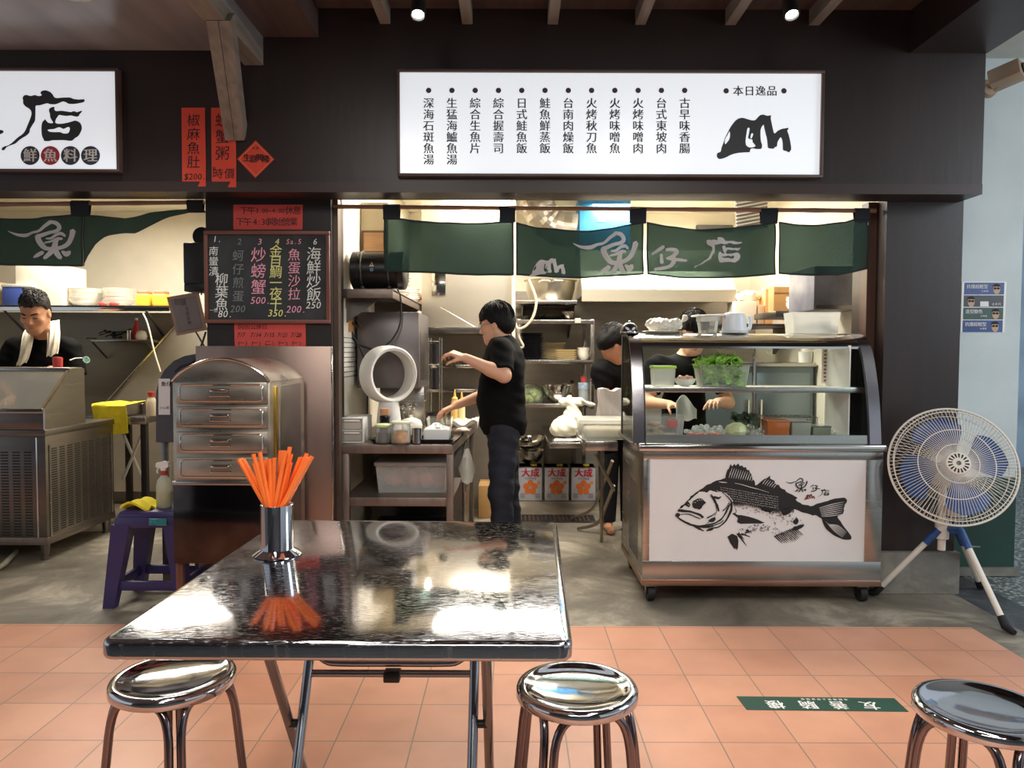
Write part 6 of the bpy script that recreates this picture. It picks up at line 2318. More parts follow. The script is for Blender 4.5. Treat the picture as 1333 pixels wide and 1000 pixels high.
def leaves(mb, c, rx, ry, rz, n, s0, s1, rnd):
    for _ in range(n):
        p_ = Vector((c[0] + rnd.uniform(-rx, rx), c[1] + rnd.uniform(-ry, ry), c[2] + rnd.uniform(0, rz)))
        q_ = Euler((rnd.uniform(-1, 1), rnd.uniform(-1, 1), rnd.uniform(0, 6.28))).to_matrix()
        s_ = rnd.uniform(s0, s1)
        def lf(u, v):
            a = (u - .5) * 2
            wd = math.sin(math.pi * min(1, max(0, v * .92 + .06))) * .55
            return p_ + q_ @ Vector((a * wd * s_ * (1 + .2 * math.sin(v * 25)), v * s_ - s_ / 2, (.25 * a * a + .15 * math.sin(v * 9 + a * 3)) * s_))
        mb.sheet(lf, 4, 6, .0006, tuple(q_ @ Vector((0, 0, 1))))


SH = shz - .003
q0, q1 = xat(848, 4.2), xat(878, 4.2)
t = thing('food_container', 'small frosted food container with a lime green lid on the glass case shelf', 'container', ((q0 + q1) / 2, 4.2, SH))
zl = zat(479, 4.2)
MB().frustum(((q0 + q1) / 2, 4.2), ((q1 - q0) * .85, .11), ((q1 - q0) * .94, .125), SH, zl, .008).build('tub', FROST, t)
MB().frustum(((q0 + q1) / 2, 4.2), ((q1 - q0) * 1.0, .135), ((q1 - q0) * .98, .13), zl, zl + .016, .005).build('lid', M('lime_lid', (168, 204, 50), .4), t)
x = xat(892, 4.18)
t = thing('shrimp_bowl', 'white bowl of pink shrimp between the lime lidded container and the salad', 'bowl', (x, 4.18, SH))
MB().lathe(bowl_prof(.062, .045, .003), (x, 4.18, SH), 32).build('bowl', WHITECER, t)
m = MB()
for k in range(11):
    a = k * 2.4
    r_ = .012 + .003 * k
    m.tube([(x + r_ * math.cos(a + d * .7), 4.18 + r_ * math.sin(a + d * .7), SH + .045 + .012 * math.sin(d * 1.5 + k)) for d in range(5)], [.005, .009, .009, .006, .003], 8)
m.build('shrimp', M('cooked_shrimp', (228, 168, 140), .4, var=.2, scale=40), t)
q0, q1 = xat(912, 4.14), xat(976, 4.14)
t = thing('salad_tub', 'clear wide tub heaped with green salad leaves on the glass case shelf', 'container', ((q0 + q1) / 2, 4.22, SH))
zl = zat(474, 4.14)
m = MB().tray(((q0 + q1) / 2, 4.22), ((q1 - q0) * .88, .15), (q1 - q0, .18), SH, zl, .003)
m.box(q0 - .016, q1 + .016, 4.12, 4.13, zl - .003, zl)
m.box(q0 - .016, q1 + .016, 4.31, 4.32, zl - .003, zl)
m.build('tub', CLEARPL, t)
m = MB()
rl = random.Random(3)
cxm = (q0 + q1) / 2
leaves(m, (cxm + .01, 4.21, SH + .02), .095, .05, .08, 110, .045, .08, rl)
leaves(m, (cxm + .02, 4.21, SH + .11), .06, .04, .05, 40, .05, .085, rl)
leaves(m, (cxm - .10, 4.21, SH + .10), .04, .03, .05, 34, .03, .06, rl)
leaves(m, (cxm - .07, 4.20, SH + .14), .02, .02, .025, 12, .025, .04, rl)
m.build('salad_leaves', LEAF, t, fix=False)
# bottom deck
DK = lz + .007
q0, q1 = xat(842, 4.1), xat(892, 4.1)
t = thing('vegetable_tub', 'clear tub of cut vegetables at the near end of the case floor, tomato in it', 'container', ((q0 + q1) / 2, 4.18, DK))
zl = zat(541, 4.1)
m = MB().tray(((q0 + q1) / 2, 4.18), ((q1 - q0) * .9, .15), (q1 - q0, .17), DK, zl, .003)
m.build('tub', CLEARPL, t)
m = MB()
for k in range(16):
    m.ball((q0 + .03 + rl.random() * .08, 4.14 + rl.random() * .09, DK + .02 + rl.random() * .06), (.022, .02, .014), 8)
m.build('vegetables', M('mixed_vegetables', (196, 196, 160), .6, var=.4, scale=14, col2=(204, 130, 110)), t)
c = (xat(876, 4.13), 4.14, zat(551, 4.13) - .033)
t = thing('tomato', 'ripe red tomato in the clear vegetable tub', 'tomato', c)
MB().lathe([(0, .006), (.012, .001), (.028, .008), (.036, .03), (.03, .055), (.012, .064), (0, .058)], c, 28, wob=lambda a, z: 1 + .02 * math.cos(a * 5)).build('fruit', M('tomato_red', (206, 62, 50), .25, var=.08), t)
m = MB()
for k in range(5):
    a = k * 1.2566
    m.tube([(c[0], c[1], c[2] + .06), (c[0] + .015 * math.cos(a), c[1] + .015 * math.sin(a), c[2] + .065), (c[0] + .024 * math.cos(a), c[1] + .024 * math.sin(a), c[2] + .058)], [.003, .003, .0008], 6)
m.build('stem', M('tomato_stem', (70, 110, 40), .6), t)
m = MB()
for k in range(260):
    x = rl.uniform(xat(898, 4.25), xat(1090, 4.25))
    m.ball((x, rl.uniform(4.17, 4.36), DK + rl.uniform(.005, .055) * (1 - (x - 1.0) * .4)), rl.uniform(.007, .017), 6)
tag(m.build('crushed_ice', mix_mat('ice', (224, 228, 222), .25, .2, translucent=.3), None, (1.3, 4.25, DK)), 'bed of crushed ice across the floor of the glass case', 'ice', kind='stuff')
for k, (x0, x1, lab) in enumerate(((896, 922, 'red meat tray on the ice beside the tomato tub'), (922, 944, 'red meat tray on the ice nearer the cabbage'))):
    q0, q1 = xat(x0, 4.08), xat(x1, 4.08)
    t = thing('meat_tray', lab, 'tray', ((q0 + q1) / 2, 4.1, DK), 'meat trays in the case')
    MB().tray(((q0 + q1) / 2, 4.10), ((q1 - q0) * .86, .09), ((q1 - q0) * .98, .11), DK, DK + .02, .003).build('tray', WHITEP, t)
    m = MB()
    for j in range(5):
        m.ball((q0 + .02 + (q1 - q0 - .04) * j / 4, 4.10 + .02 * math.sin(j * 2), DK + .024), (.018, .035, .013), 10)
    m.build('meat', M('red_meat', (196, 92, 76), .4, var=.35, scale=40), t)
c = (xat(958, 4.15), 4.13, DK)
t = thing('cabbage', 'pale green halved cabbage on the case floor near its middle', 'cabbage', c)
for k in range(5):
    r_ = .055 - k * .004
    a0 = k * 1.3
    m = MB()
    m.lathe([(0, .0), (r_ * .7, .012), (r_, r_ * .8), (r_ * .85, r_ * 1.35), (r_ * .4, r_ * 1.65), (0, r_ * 1.68)], (c[0] + .006 * math.cos(a0), c[1] + .006 * math.sin(a0), c[2]), 24, wob=lambda a, z, k=k: 1 + .05 * math.sin(a * 3 + k) + .03 * math.sin(a * 7))
    m.build('leaf', M('cabbage_green', (206, 214, 160), .5, var=.15, scale=10), t)
for k, (x0, x1, yt_, mt, lab, fill) in enumerate(((1000, 1030, 546, M('amber_plastic', (176, 98, 50), .15, spec=.6), 'amber container with a bright reflection on the case floor', 0),
                                                 (1032, 1058, 547, M('grey_container', (150, 150, 136), .3), 'grey green square container right beside the amber one', 0),
                                                 (1060, 1084, 553, M('olive_container', (132, 140, 118), .3), 'low olive container beyond the grey green one toward the case end', 0))):
    q0, q1 = xat(x0, 4.12), xat(x1, 4.12)
    t = thing('case_container', lab, 'container', ((q0 + q1) / 2, 4.17, DK), 'containers on the case floor')
    MB().frustum(((q0 + q1) / 2, 4.17), ((q1 - q0) * .9, .1), ((q1 - q0), .12), DK, zat(yt_, 4.12) - .008, .006).build('tub', mt, t)
    MB().frustum(((q0 + q1) / 2, 4.17), ((q1 - q0) * 1.03, .125), ((q1 - q0), .12), zat(yt_, 4.12) - .009, zat(yt_, 4.12), .003).build('lid', CLEARPL if k else mt, t)
t = thing('wire_basket', 'low wire rack standing over the ice near the amber container', 'rack', (xat(1020, 4.3), 4.3, DK))
zq = zat(541, 4.3)
m = MB()
xa, xb = xat(978, 4.28), xat(1062, 4.28)
for k in range(14):
    x = xa + (xb - xa) * k / 13
    m.tube([(x, 4.24, zq), (x, 4.37, zq)], .002, 6)
m.tube([(xa, 4.24, zq), (xb, 4.24, zq), (xb, 4.37, zq), (xa, 4.37, zq)], .003, 6, closed=True)
for x in (xa, xb):
    for y in (4.24, 4.37):
        m.tube([(x, y, zq), (x, y, DK)], .003, 6)
m.build('wires', STEELB, t)
m = MB()
leaves(m, (xat(968, 4.25), 4.22, DK + .085), .05, .03, .03, 22, .04, .07, rl)
one('dark_greens', m, M('dark_leaf', (64, 76, 54), .6, var=.3, scale=20), 'dark leafy greens lying over the ice behind the cabbage', 'greens', fix=False)
t = thing('price_strip', 'narrow white printed strip hanging inside the far end of the glass case', 'notice', (xat(1076, 4.395), 4.395, 1.18))
MB().box(xat(1070, 4.395), xat(1083, 4.395), 4.393, 4.397, zat(498, 4.395), zat(451, 4.395)).build('sheet', MATS['notice_paper'], t)
m = MB()
for k in range(9):
    z = zat(495 - k * 4.8, 4.39)
    m.box(xat(1073, 4.39), xat(1080, 4.39), 4.390, 4.3925, z, z + .009)
m.build('print_lines', M('print_red', (150, 60, 60), .6), t)
# on top
TP = 1.47
c = (xat(819.5, 4.22), 4.24, 1.462)
t = thing('dome_bell', 'little black dome bell with pale face marks on the near end of the case top', 'bell', c)
MB().lathe([(0, 0), (.05, 0), (.052, .006), (.05, .02), (.042, .045), (.025, .062), (0, .068)], c, 36).build('dome', M('bell_black', (30, 28, 36), .25), t)
MB().lathe([(.0525, .004), (.0535, .008), (.0525, .013)], c, 36).build('rim', STEELB, t)
dm = lambda u, v: Vector((c[0] + u, c[1] - math.sqrt(max(.0001, .051 ** 2 - u * u)) * (1 - max(0, v - .02) * 9) - .004, c[2] + v))
m = MB()
for s in (-1, 1):
    m.flat([[(s * .018 + .011 * math.cos(j * .5236), .030 + .008 * math.sin(j * .5236) + .005 * s * math.cos(j * .5236)) for j in range(12)]], dm)
m.flat([[(-.010, .012), (.010, .012), (.006, .018), (-.006, .018)]], dm)
m.build('pale_marks', M('mark_grey', (206, 204, 206), .4), t, smooth=0)
MB().lathe([(0, .066), (.007, .066), (.008, .074), (0, .077)], c, 16).build('button', STEELB, t)
c = (xat(865, 4.28), 4.30, TP)
cp = tag(MB().lathe([(0, .003), (.08, .003), (.12, .012), (.122, .011), (.085, .0), (0, 0)], c, 40, sx=1.05, sy=.8).build('oval_plate', WHITECER, None, c), 'long white plate under the plastic bag on the case top', 'plate')
BAG_ON_PLATE = c
c = (xat(921.5, 4.27), 4.28, TP)
t = thing('deli_tub', 'clear round deli tub with an overhanging white lid on the case top', 'tub', c)
hd = zat(411, 4.27) - TP
MB().lathe([(0, 0), (.05, 0), (.066, hd), (.063, hd), (.047, .004), (0, .004)], c, 36).build('tub', CLEARPL, t)
MB().lathe([(0.052, hd * .72), (.0655, hd * .72), (.0665, hd * .98), (.06, hd * .98)], c, 36).build('rim_band', FROST, t)
MB().box(c[0] - .085, c[0] + .09, c[1] - .06, c[1] + .06, hd + TP, hd + TP + .01, .004, (R(1), R(-2), 0)).build('lid', WHITEP, t)
c = (xat(956, 4.26), 4.27, TP)
t = thing('water_jug', 'white rounded plastic jug with a side handle on the case top', 'jug', c)
hd = zat(406, 4.26) - TP
MB().lathe([(0, 0), (.072, 0), (.072, .012), (.064, hd * .8), (.058, hd * .95), (.045, hd), (0, hd)], c, 36, sx=1, sy=.8).build('body', M('milk_plastic', (222, 228, 232), .35), t)
MB().tube(smooth_loop([(c[0] + .062, c[1], TP + hd * .2), (c[0] + .088, c[1], TP + hd * .25), (c[0] + .092, c[1], TP + hd * .6), (c[0] + .085, c[1], TP + hd * .85)], 4, False), .010, 10).build('handle', MATS['milk_plastic'], t)
MB().lathe([(.074, 0), (.082, .002), (.08, .012), (.072, .014)], c, 36, sy=.8).build('foot_rim', FROST, t)
q0, q1 = xat(1031, 4.26), xat(1093, 4.26)
t = thing('storage_box', 'frosted open plastic box with dark packets at the far end of the case top', 'box', ((q0 + q1) / 2, 4.32, TP))
MB().tray(((q0 + q1) / 2, 4.33), ((q1 - q0) * .92, .13), (q1 - q0, .15), TP + .001, zat(405, 4.26), .004).build('tub', FROST, t)
m = MB()
for k in range(7):
    m.ball(((q0 + q1) / 2 + rl.uniform(-.0, .09), 4.33 + rl.uniform(-.03, .03), TP + .04 + rl.uniform(0, .03)), (.03, .025, .018), 8)
m.build('packets', M('dark_packets', (70, 66, 68), .5, var=.5, scale=20), t)

# low steel cooler behind the far half of the counter, seen through the glass
t = thing('steel_cooler', 'grey blue steel cooler behind the glass case with small tubs on its top', 'cooler', (1.85, 5.9, 0))
zc_ = zat(471, 5.7)
MB().box(1.42, 2.33, 5.72, 6.25, .06, zc_ - .03, .005).build('body', M('cool_grey_steel', (104, 116, 122), .32, .7, var=.08), t)
MB().box(1.40, 2.34, 5.70, 6.26, zc_ - .03, zc_, .004).build('top', STEEL, t)
for k in range(2):
    d = MB().box(1.45 + k * .44, 1.86 + k * .44, 5.71, 5.722, .12, zc_ - .08, .003).build('door', M('cool_grey_door', (120, 132, 138), .3, .7), t)
    MB().box(1.80 + k * .10, 1.83 + k * .10, 5.69, 5.712, .7, 1.0, .004).build('handle', STEELB, d)
for x in (1.46, 2.28):
    for y in (5.76, 6.2):
        MB().cyl((x, y, 0), (x, y, .065), .02).build('foot', BLACK, t)
for k, (px, w_, h, mt, lab) in enumerate(((1049, .06, .085, WHITEP, 'white tub on the steel cooler nearest the worker with bowed head'), (1080, .05, .10, M('cream_tub2', (226, 220, 186), .4), 'cream tub in the middle of the steel cooler top'),
                                         (1100, .055, .11, CLEARPL, 'clear tub at the end of the steel cooler top'))):
    x = xat(px, 5.85)
    t = thing('food_tub', lab, 'tub', (x, 5.85, zc_), 'tubs on the steel cooler')
    MB().lathe([(0, 0), (w_ * .85, 0), (w_, h), (w_ - .004, h), (w_ * .82, .004), (0, .004)], (x, 5.85, zc_), 24).build('tub', mt, t)
    MB().lathe([(0, .004), (w_ * .84, .004), (w_ * .9, h * .7), (0, h * .72)], (x, 5.85, zc_), 20).build('contents', M('tub_filling', (206, 120, 96), .5, var=.3, scale=20), t)
# ================================================================== the grill stall and the cabinets beside the pillar
slab('wall_back.003', -6, -1.75, 6.62, 6.68, 0, 1.70, M('stall_steel', (138, 130, 115), .4, .3, var=.12, scale=2, stretch=(1, 1, 4)))
lxr = P(62, 712, 4.73).x
ly0, ly1 = 4.73, 5.54
lzb, lzt = zat(712, 4.73), zat(562, 4.73)
t = thing('ice_display', 'steel refrigerated display counter with sloping glass in front of the man with the towel', 'display counter', (-4, 5.1, 0))
MB().box(-5.2, lxr, ly0, ly1, lzb, lzt - .03, .005).build('body', STEELD, t)
MB().box(-5.2, lxr + .008, ly0 - .01, ly1 + .005, lzt - .04, lzt, .004).build('worktop', STEELD, t)
MB().box(-5.2, lxr + .004, ly0 - .006, ly0 + .02, lzb, lzb + .05, .003).build('base_rail', STEELW, t)
MB().box(lxr - .01, lxr + .005, ly0, ly1, lzb, lzb + .05, .003).build('base_rail', STEELD, t)
sl = M('slot_black', (30, 28, 26), .7)
m = MB()
for r_ in range(30):
    for c in range(5):
        x = lxr - .09 - c * .075
        m.box(x - .048, x, ly0 - .002, ly0 + .002, zat(700, ly0) + r_ * .0185, zat(700, ly0) + r_ * .0185 + .009)
m.build('front_vent_grille', sl, t)
MB().box(lxr - .06, lxr - .052, ly0 - .004, ly0, lzb + .05, lzt - .05).build('front_seam', STEELB, t)
m = MB()
for r_ in range(36):
    for c in range(8):
        y = ly0 + .06 + c * .086
        m.box(lxr - .002, lxr + .0015, y, y + .058, lzb + .07 + r_ * .0155, lzb + .07 + r_ * .0155 + .008)
m.build('side_vent_grille', sl, t)
m = MB()
m.box(lxr - .001, lxr + .006, ly0 + .03, ly0 + .045, lzb + .05, lzt - .1)
m.box(lxr - .001, lxr + .006, ly1 - .045, ly1 - .03, lzb + .05, lzt - .1)
m.build('side_frame', STEEL, t)
cz0, cz1 = .985, 1.235
m = MB()
m.prism([(ly0, lzt), (ly0, cz0), (5.03, cz1), (5.18, cz1), (5.18, lzt)], lambda u, v, w_: Vector((lxr - .012 + w_, u, v)), .012)
m.build('end_plate', STEEL, t, smooth=.3)
m = MB()
m.prism([(ly0, cz0), (ly0 + .02, cz0 - .004), (5.04, cz1 - .025), (5.03, cz1)], lambda u, v, w_: Vector((lxr - .03 + w_, u, v)), .028)
m.build('end_trim', STEELB, t, smooth=.3)
MB().box(-5.2, lxr - .01, 5.02, 5.18, cz1 - .03, cz1 + .008, .006).build('top_bar', STEEL, t)
MB().box(-5.2, lxr - .01, ly0 - .003, ly0 + .025, lzt, cz0 - .01, .003).build('front_sill', STEELD, t)
MB().box(-5.2, lxr - .01, ly0 - .006, ly0 + .02, cz0 - .03, cz0, .003).build('glass_rail', STEELB, t)
m = MB()
m.prism([(ly0 + .004, cz0), (ly0 + .010, cz0 - .003), (5.034, cz1 - .008), (5.028, cz1 - .004)], lambda u, v, w_: Vector((-5.2 + w_, u, v)), 5.2 + lxr - .02)
m.build('sloping_glass', mix_mat('reflection_grey_glass', (170, 168, 160), .12, .55, edge=.15), t, smooth=.3)  # grey mixed into the glass colour stands in for its reflection
for x in (lxr - .04, -3.9):
    for y in (ly0 + .04, ly1 - .05):
        m = MB().cyl((x, y, 0.0), (x, y, lzb + .01), .02, .032, 16)
        m.lathe([(0, 0), (.028, 0), (.028, .02), (0, .02)], (x, y, 0), 16)
        m.build('leg', STEELD, t)
m = MB()
rs = random.Random(9)
for k in range(90):
    x = rs.uniform(-5.0, lxr - .1)
    y = rs.uniform(4.78, 5.1)
    m.ball((x, y, lzt + .02 + rs.uniform(0, .05) + (y - 4.78) * .2), (rs.uniform(.02, .05), rs.uniform(.03, .06), .02), 6)
tag(m.build('ice_bed', M('dull_ice', (196, 186, 168), .4, var=.25, scale=12), None, (-4, 5, lzt)), 'heap of ice and shellfish inside the sloping glass counter', 'ice', kind='stuff')
m = MB()
m.tube(smooth_loop([tuple(G(-30, 752, .02)), tuple(G(0, 738, .025)), tuple(G(12, 728, .04)), tuple(P(24, 716, 5.1))], 5, False), .016, 10)
one('drain_hose', m, M('grey_hose', (150, 146, 130), .5), 'grey drain hose curling out under the sloping glass counter', 'hose')

# side table with the yellow cloth
TBZ = zat(543, 5.75)
tx0, tx1 = xat(112, 5.7), xat(194, 5.7)
t = thing('side_table', 'dark steel stall table with crossed white legs behind the yellow cloth', 'table', ((tx0 + tx1) / 2, 5.95, 0))
MB().box(tx0, tx1, 5.62, 6.3, TBZ - .05, TBZ, .004).build('tabletop', STEELD, t)
MB().box(tx0, tx1 + .004, 5.615, 5.63, TBZ - .055, TBZ + .002, .003).build('edge_strip', STEEL, t)
for x in (tx0 + .03, tx1 - .025):
    for y in (5.66, 6.25):
        MB().box(x - .022, x + .022, y - .022, y + .022, 0, TBZ - .05, .003).build('leg', M('dark_leg', (48, 44, 42), .5, .5), t)
for a, b in ((P(161, 566, 5.75), P(185, 622, 5.9)), (P(185, 566, 5.72), P(160, 624, 5.88))):
    MB().tube([a, b], .012, 10).build('cross_brace', M('white_tube', (206, 204, 196), .35), t)
bz0 = zat(528, 5.68)
t = thing('steel_bain', 'square steel food warmer under the yellow cloth on the stall table', 'food warmer', (xat(141, 5.7), 5.8, TBZ))
MB().box(xat(121, 5.66), xat(160, 5.66), 5.66, 5.95, TBZ + .001, bz0 - .004, .006).build('body', STEEL, t)
MB().box(xat(121, 5.66), xat(160, 5.66), 5.655, 5.955, bz0 - .015, bz0 - .002, .003).build('lid', STEELB, t)
yx0, yx1 = 117, 163
def ycl(u, v):
    if v < .35:
        q = v / .35
        x = xat(118 + (162 - 118) * u, 5.60)
        return Vector((x, 5.92 - .32 * q, bz0 + .006 + .006 * math.sin(8 * u + 3 * q)))
    q = (v - .35) / .65
    x = xat(118 + (162 - 118) * u + 5 * q, 5.60)
    return Vector((x, 5.590 + .010 * math.sin(7 * u + 4 * q), bz0 + .004 - q * (.245 - .03 * u)))
one('yellow_cloth', MB().sheet(ycl, 22, 26, .004, (0, .6, -.6)), M('yellow_towel', (228, 208, 44), .9, var=.08, scale=30, bump=.4, bscale=220), 'bright yellow cloth draped over the steel food warmer', 'cloth')
one('cloth_peg', MB().box(xat(126, 5.63), xat(131, 5.63), 5.575, 5.583, zat(581, 5.58), zat(567, 5.58), .004), WHITEP, 'small white tag dangling below the yellow cloth', 'tag')
t = thing('cleaner_bottle', 'white bottle with a red cap at the end of the stall table', 'bottle', (xat(196, 5.75), 5.75, TBZ))
x = xat(196, 5.75)
MB().lathe([(0, 0), (.036, 0), (.038, .01), (.038, .10), (.03, .13), (.02, .15), (0, .15)], (x, 5.75, TBZ), 24).build('body', M('cream_bottle', (222, 206, 178), .4), t)
MB().lathe([(0, .15), (.026, .15), (.026, .185), (0, .186)], (x, 5.75, TBZ), 20).build('cap', M('cap_red', (196, 60, 50), .4), t)
for k, (px, h, lab) in enumerate(((169, .06, 'small steel cup on the stall table nearest the yellow cloth'), (176, .075, 'taller steel cup between the small cup and the dark jar'), (184, .10, 'dark jar with a black lid beside the red capped bottle'))):
    x = xat(px, 5.95)
    one('steel_cup' if k < 2 else 'dark_jar', MB().lathe([(0, 0), (.026, 0), (.028, h), (.025, h), (.023, .004), (0, .004)] if k < 2 else [(0, 0), (.026, 0), (.027, h * .8), (.022, h * .85), (.022, h), (0, h)], (x, 5.95, TBZ), 20),
        STEEL if k < 2 else M('jar_dark', (60, 48, 40), .3), lab, 'cup' if k < 2 else 'jar', 'cups on the stall table')

# upper shelf
UZ = zat(400, 6.2)
t = thing('stall_shelf', 'long steel wall shelf above the man with the towel, with boxes and plates', 'shelf', (-3.8, 6.3, UZ))
ux_ = xat(222, 6.2)
MB().box(-5.4, ux_, 6.2, 6.62, UZ - .012, UZ, .002).build('board', STEEL, t)
MB().box(-5.4, ux_, 6.19, 6.20, UZ - .045, UZ + .003, .003).build('lip', STEELB, t)
for x in (-4.3, xat(192, 6.3)):
    MB().tube([(x, 6.61, UZ - .25), (x, 6.25, UZ - .012)], .010).build('bracket', STEELD, t)
one('white_box', MB().box(xat(22, 6.25), xat(84, 6.25), 6.25, 6.6, UZ + .001, zat(347, 6.25), .01), M('white_crate', (236, 230, 208), .5, var=.03), 'big plain white box on the stall shelf behind the man\'s head', 'box')
one('steam_basket', MB().lathe([(0, 0), (.2, 0), (.21, .01), (.205, .17), (.15, .2), (0, .21)], (xat(0, 6.4), 6.42, UZ), 40), M('cream_tub', (206, 186, 150), .5, var=.1), 'cream round tub on the stall shelf beside the big white box', 'tub')
t = thing('blue_box', 'blue box with a white cover at the front of the stall shelf', 'box', (xat(18, 6.22), 6.3, UZ))
MB().box(xat(5, 6.21), xat(30, 6.21), 6.205, 6.245, UZ + .001, zat(376, 6.21), .004).build('box', M('box_blue', (66, 86, 160), .5), t)
MB().box(xat(3, 6.2), xat(44, 6.2), 6.20, 6.248, zat(376, 6.21), zat(372, 6.21), .004).build('cover', WHITEP, t)
dg = 'white dishes on the stall shelf'
bp = tag(MB().lathe(bowl_prof(.135, .07, .004), (0, 0, 0), 36).build('white_bowl', WHITECER, None, (0, 0, 0)), 'x', 'bowl', dg)
stack('white_bowl', bp, (xat(112, 6.4), 6.41, UZ + .001), .017, 6, lambda o: f'{o} wide white bowl in the stack next to the big white box', 'bowl', '')
bp = tag(MB().lathe(bowl_prof(.12, .06, .004), (0, 0, 0), 36).build('white_bowl', WHITECER, None, (0, 0, 0)), 'x', 'bowl', dg)
stack('white_bowl', bp, (xat(156, 6.4), 6.41, UZ + .001), .016, 7, lambda o: f'{o} white bowl in the stack next to the yellow packets', 'bowl', '')
for k, (x0, x1, lab) in enumerate(((177, 195, 'yellow packet on the stall shelf nearer the bowl stacks'), (199, 217, 'yellow packet at the end of the stall shelf'))):
    t = thing('yellow_packet', lab, 'packet', (xat((x0 + x1) / 2, 6.25), 6.3, UZ), 'yellow packets on the stall shelf')
    MB().box(xat(x0, 6.25), xat(x1, 6.25), 6.24, 6.36, UZ + .001, zat(384, 6.25), .02, seg=3).build('packet', M('packet_yellow', (236, 190, 62), .45, var=.15, scale=9), t)
    MB().box(xat(x0 + 2, 6.25), xat(x1 - 2, 6.25), 6.25, 6.35, zat(385, 6.25), zat(380, 6.25), .008).build('top_fold', M('packet_red', (220, 120, 90), .5), t)
for px in (134, 149):
    one('red_packet', MB().ball((xat(px, 6.215), 6.225, UZ + .018), (.045, .018, .018), 12), M('packet_deep_red', (190, 66, 58), .5),
        'small red packet at the shelf edge before the wide bowls' if px == 134 else 'small red packet at the shelf edge between the two bowl stacks', 'packet', 'red packets on the stall shelf')
# small shelf with utensils
Z2 = zat(444, 6.35)
t = thing('utensil_shelf', 'small steel shelf with a heap of black utensils on the stall wall', 'shelf', (xat(158, 6.4), 6.45, Z2))
MB().box(xat(119, 6.35), xat(198, 6.35), 6.35, 6.62, Z2 - .02, Z2, .003).build('board', STEEL, t)
MB().tube([(xat(122, 6.4), 6.61, Z2 - .16), (xat(122, 6.4), 6.38, Z2 - .02)], .008).build('bracket', STEELD, t)
MB().tube([(xat(192, 6.4), 6.61, Z2 - .16), (xat(192, 6.4), 6.38, Z2 - .02)], .008).build('bracket', STEELD, t)
for k in range(14):
    a = Vector((xat(124 + rs.uniform(0, 34), 6.42), 6.4 + rs.uniform(0, .12), Z2 + .01 + rs.uniform(0, .06)))
    b = a + Vector((rs.uniform(-.12, .14), rs.uniform(-.03, .03), rs.uniform(-.005, .05)))
    m = MB().tube([a, a.lerp(b, .6), b], [.005, .005, .012], 8)
    tag(m.build('utensil', BLACK if k % 4 else STEELB, None, a), 'kitchen utensil in the dark heap on the small stall shelf', 'utensil', 'utensils on the small stall shelf')
x = xat(176, 6.42)
t = thing('red_bottle', 'red sauce bottle standing on the small stall shelf', 'bottle', (x, 6.45, Z2))
MB().lathe([(0, 0), (.03, 0), (.03, .10), (.012, .14), (.010, .17), (0, .17)], (x, 6.45, Z2), 20).build('bottle', M('sauce_red', (190, 50, 52), .35), t)
MB().lathe([(0, .17), (.013, .17), (.013, .19), (0, .19)], (x, 6.45, Z2), 14).build('cap', WHITEP, t)
x = xat(183, 6.38)
t = thing('white_pot', 'little white lidded pot in front of the red sauce bottle', 'pot', (x, 6.40, Z2))
MB().lathe([(0, 0), (.04, 0), (.048, .03), (.04, .06), (0, .06)], (x, 6.40, Z2), 24).build('body', WHITECER, t)
MB().lathe([(.042, .06), (.03, .075), (.01, .08), (0, .085)], (x, 6.40, Z2), 24).build('lid', WHITECER, t)
MB().lathe([(0, 0), (.022, 0), (.022, .075), (0, .075)], (xat(167, 6.4), 6.42, Z2), 20)
one('spice_tin', MB().lathe([(0, 0), (.022, 0), (.022, .08), (.018, .084), (0, .084)], (xat(167.5, 6.4), 6.42, Z2), 20), STEELB, 'slim steel spice tin between the utensils and the red bottle', 'tin')
# slanting splash panel, a cable
t = thing('splash_panel', 'pale steel splash panel with a slanting edge beside the small stall shelf', 'panel', (xat(220, 6.5), 6.5, 0))
m = MB()
m.prism([(233, -418), (134, -530), (134, -640), (300, -640), (300, -418)], lambda u, v, w_: P(u, -v, 6.5) + Vector((0, w_, 0)), .02)
m.build('sheet', M('pale_panel', (182, 172, 152), .4, .5, var=.08), t)
m = MB()
m.tube([P(233, 418, 6.49), P(134, 530, 6.49)], .012, 8)
m.build('edge_trim', STEEL, t)
m = MB()
m.tube(smooth_loop([tuple(P(x, y, 6.15)) for x, y in ((186, 408), (191, 418), (196, 436), (201, 458), (209, 484))], 4, False), .007, 8)
one('white_cable', m, M('cable_white', (222, 214, 196), .5), 'thin white cable running from the stall shelf toward the arched steel hood', 'cable')

# steel sheet on the pillar
a, b = P(271, 676, 4.12), P(432.5, 451, 4.12)
t = thing('steel_sheet', 'tall scratched steel sheet standing against the black pillar under the chalkboard', 'sheet', ((a.x + b.x) / 2, 4.12, 0))
MB().box(xat(255, 4.12), b.x, 4.115, 4.145, 0.002, b.z, .002).build('sheet', M('scratched_sheet', (158, 136, 126), .36, .9, var=.16, scale=3, stretch=(1, 1, .3), rvar=.1), t)
MB().box(b.x - .006, b.x + .002, 4.11, 4.147, 0.002, b.z, .001).build('folded_edge', STEELB, t)

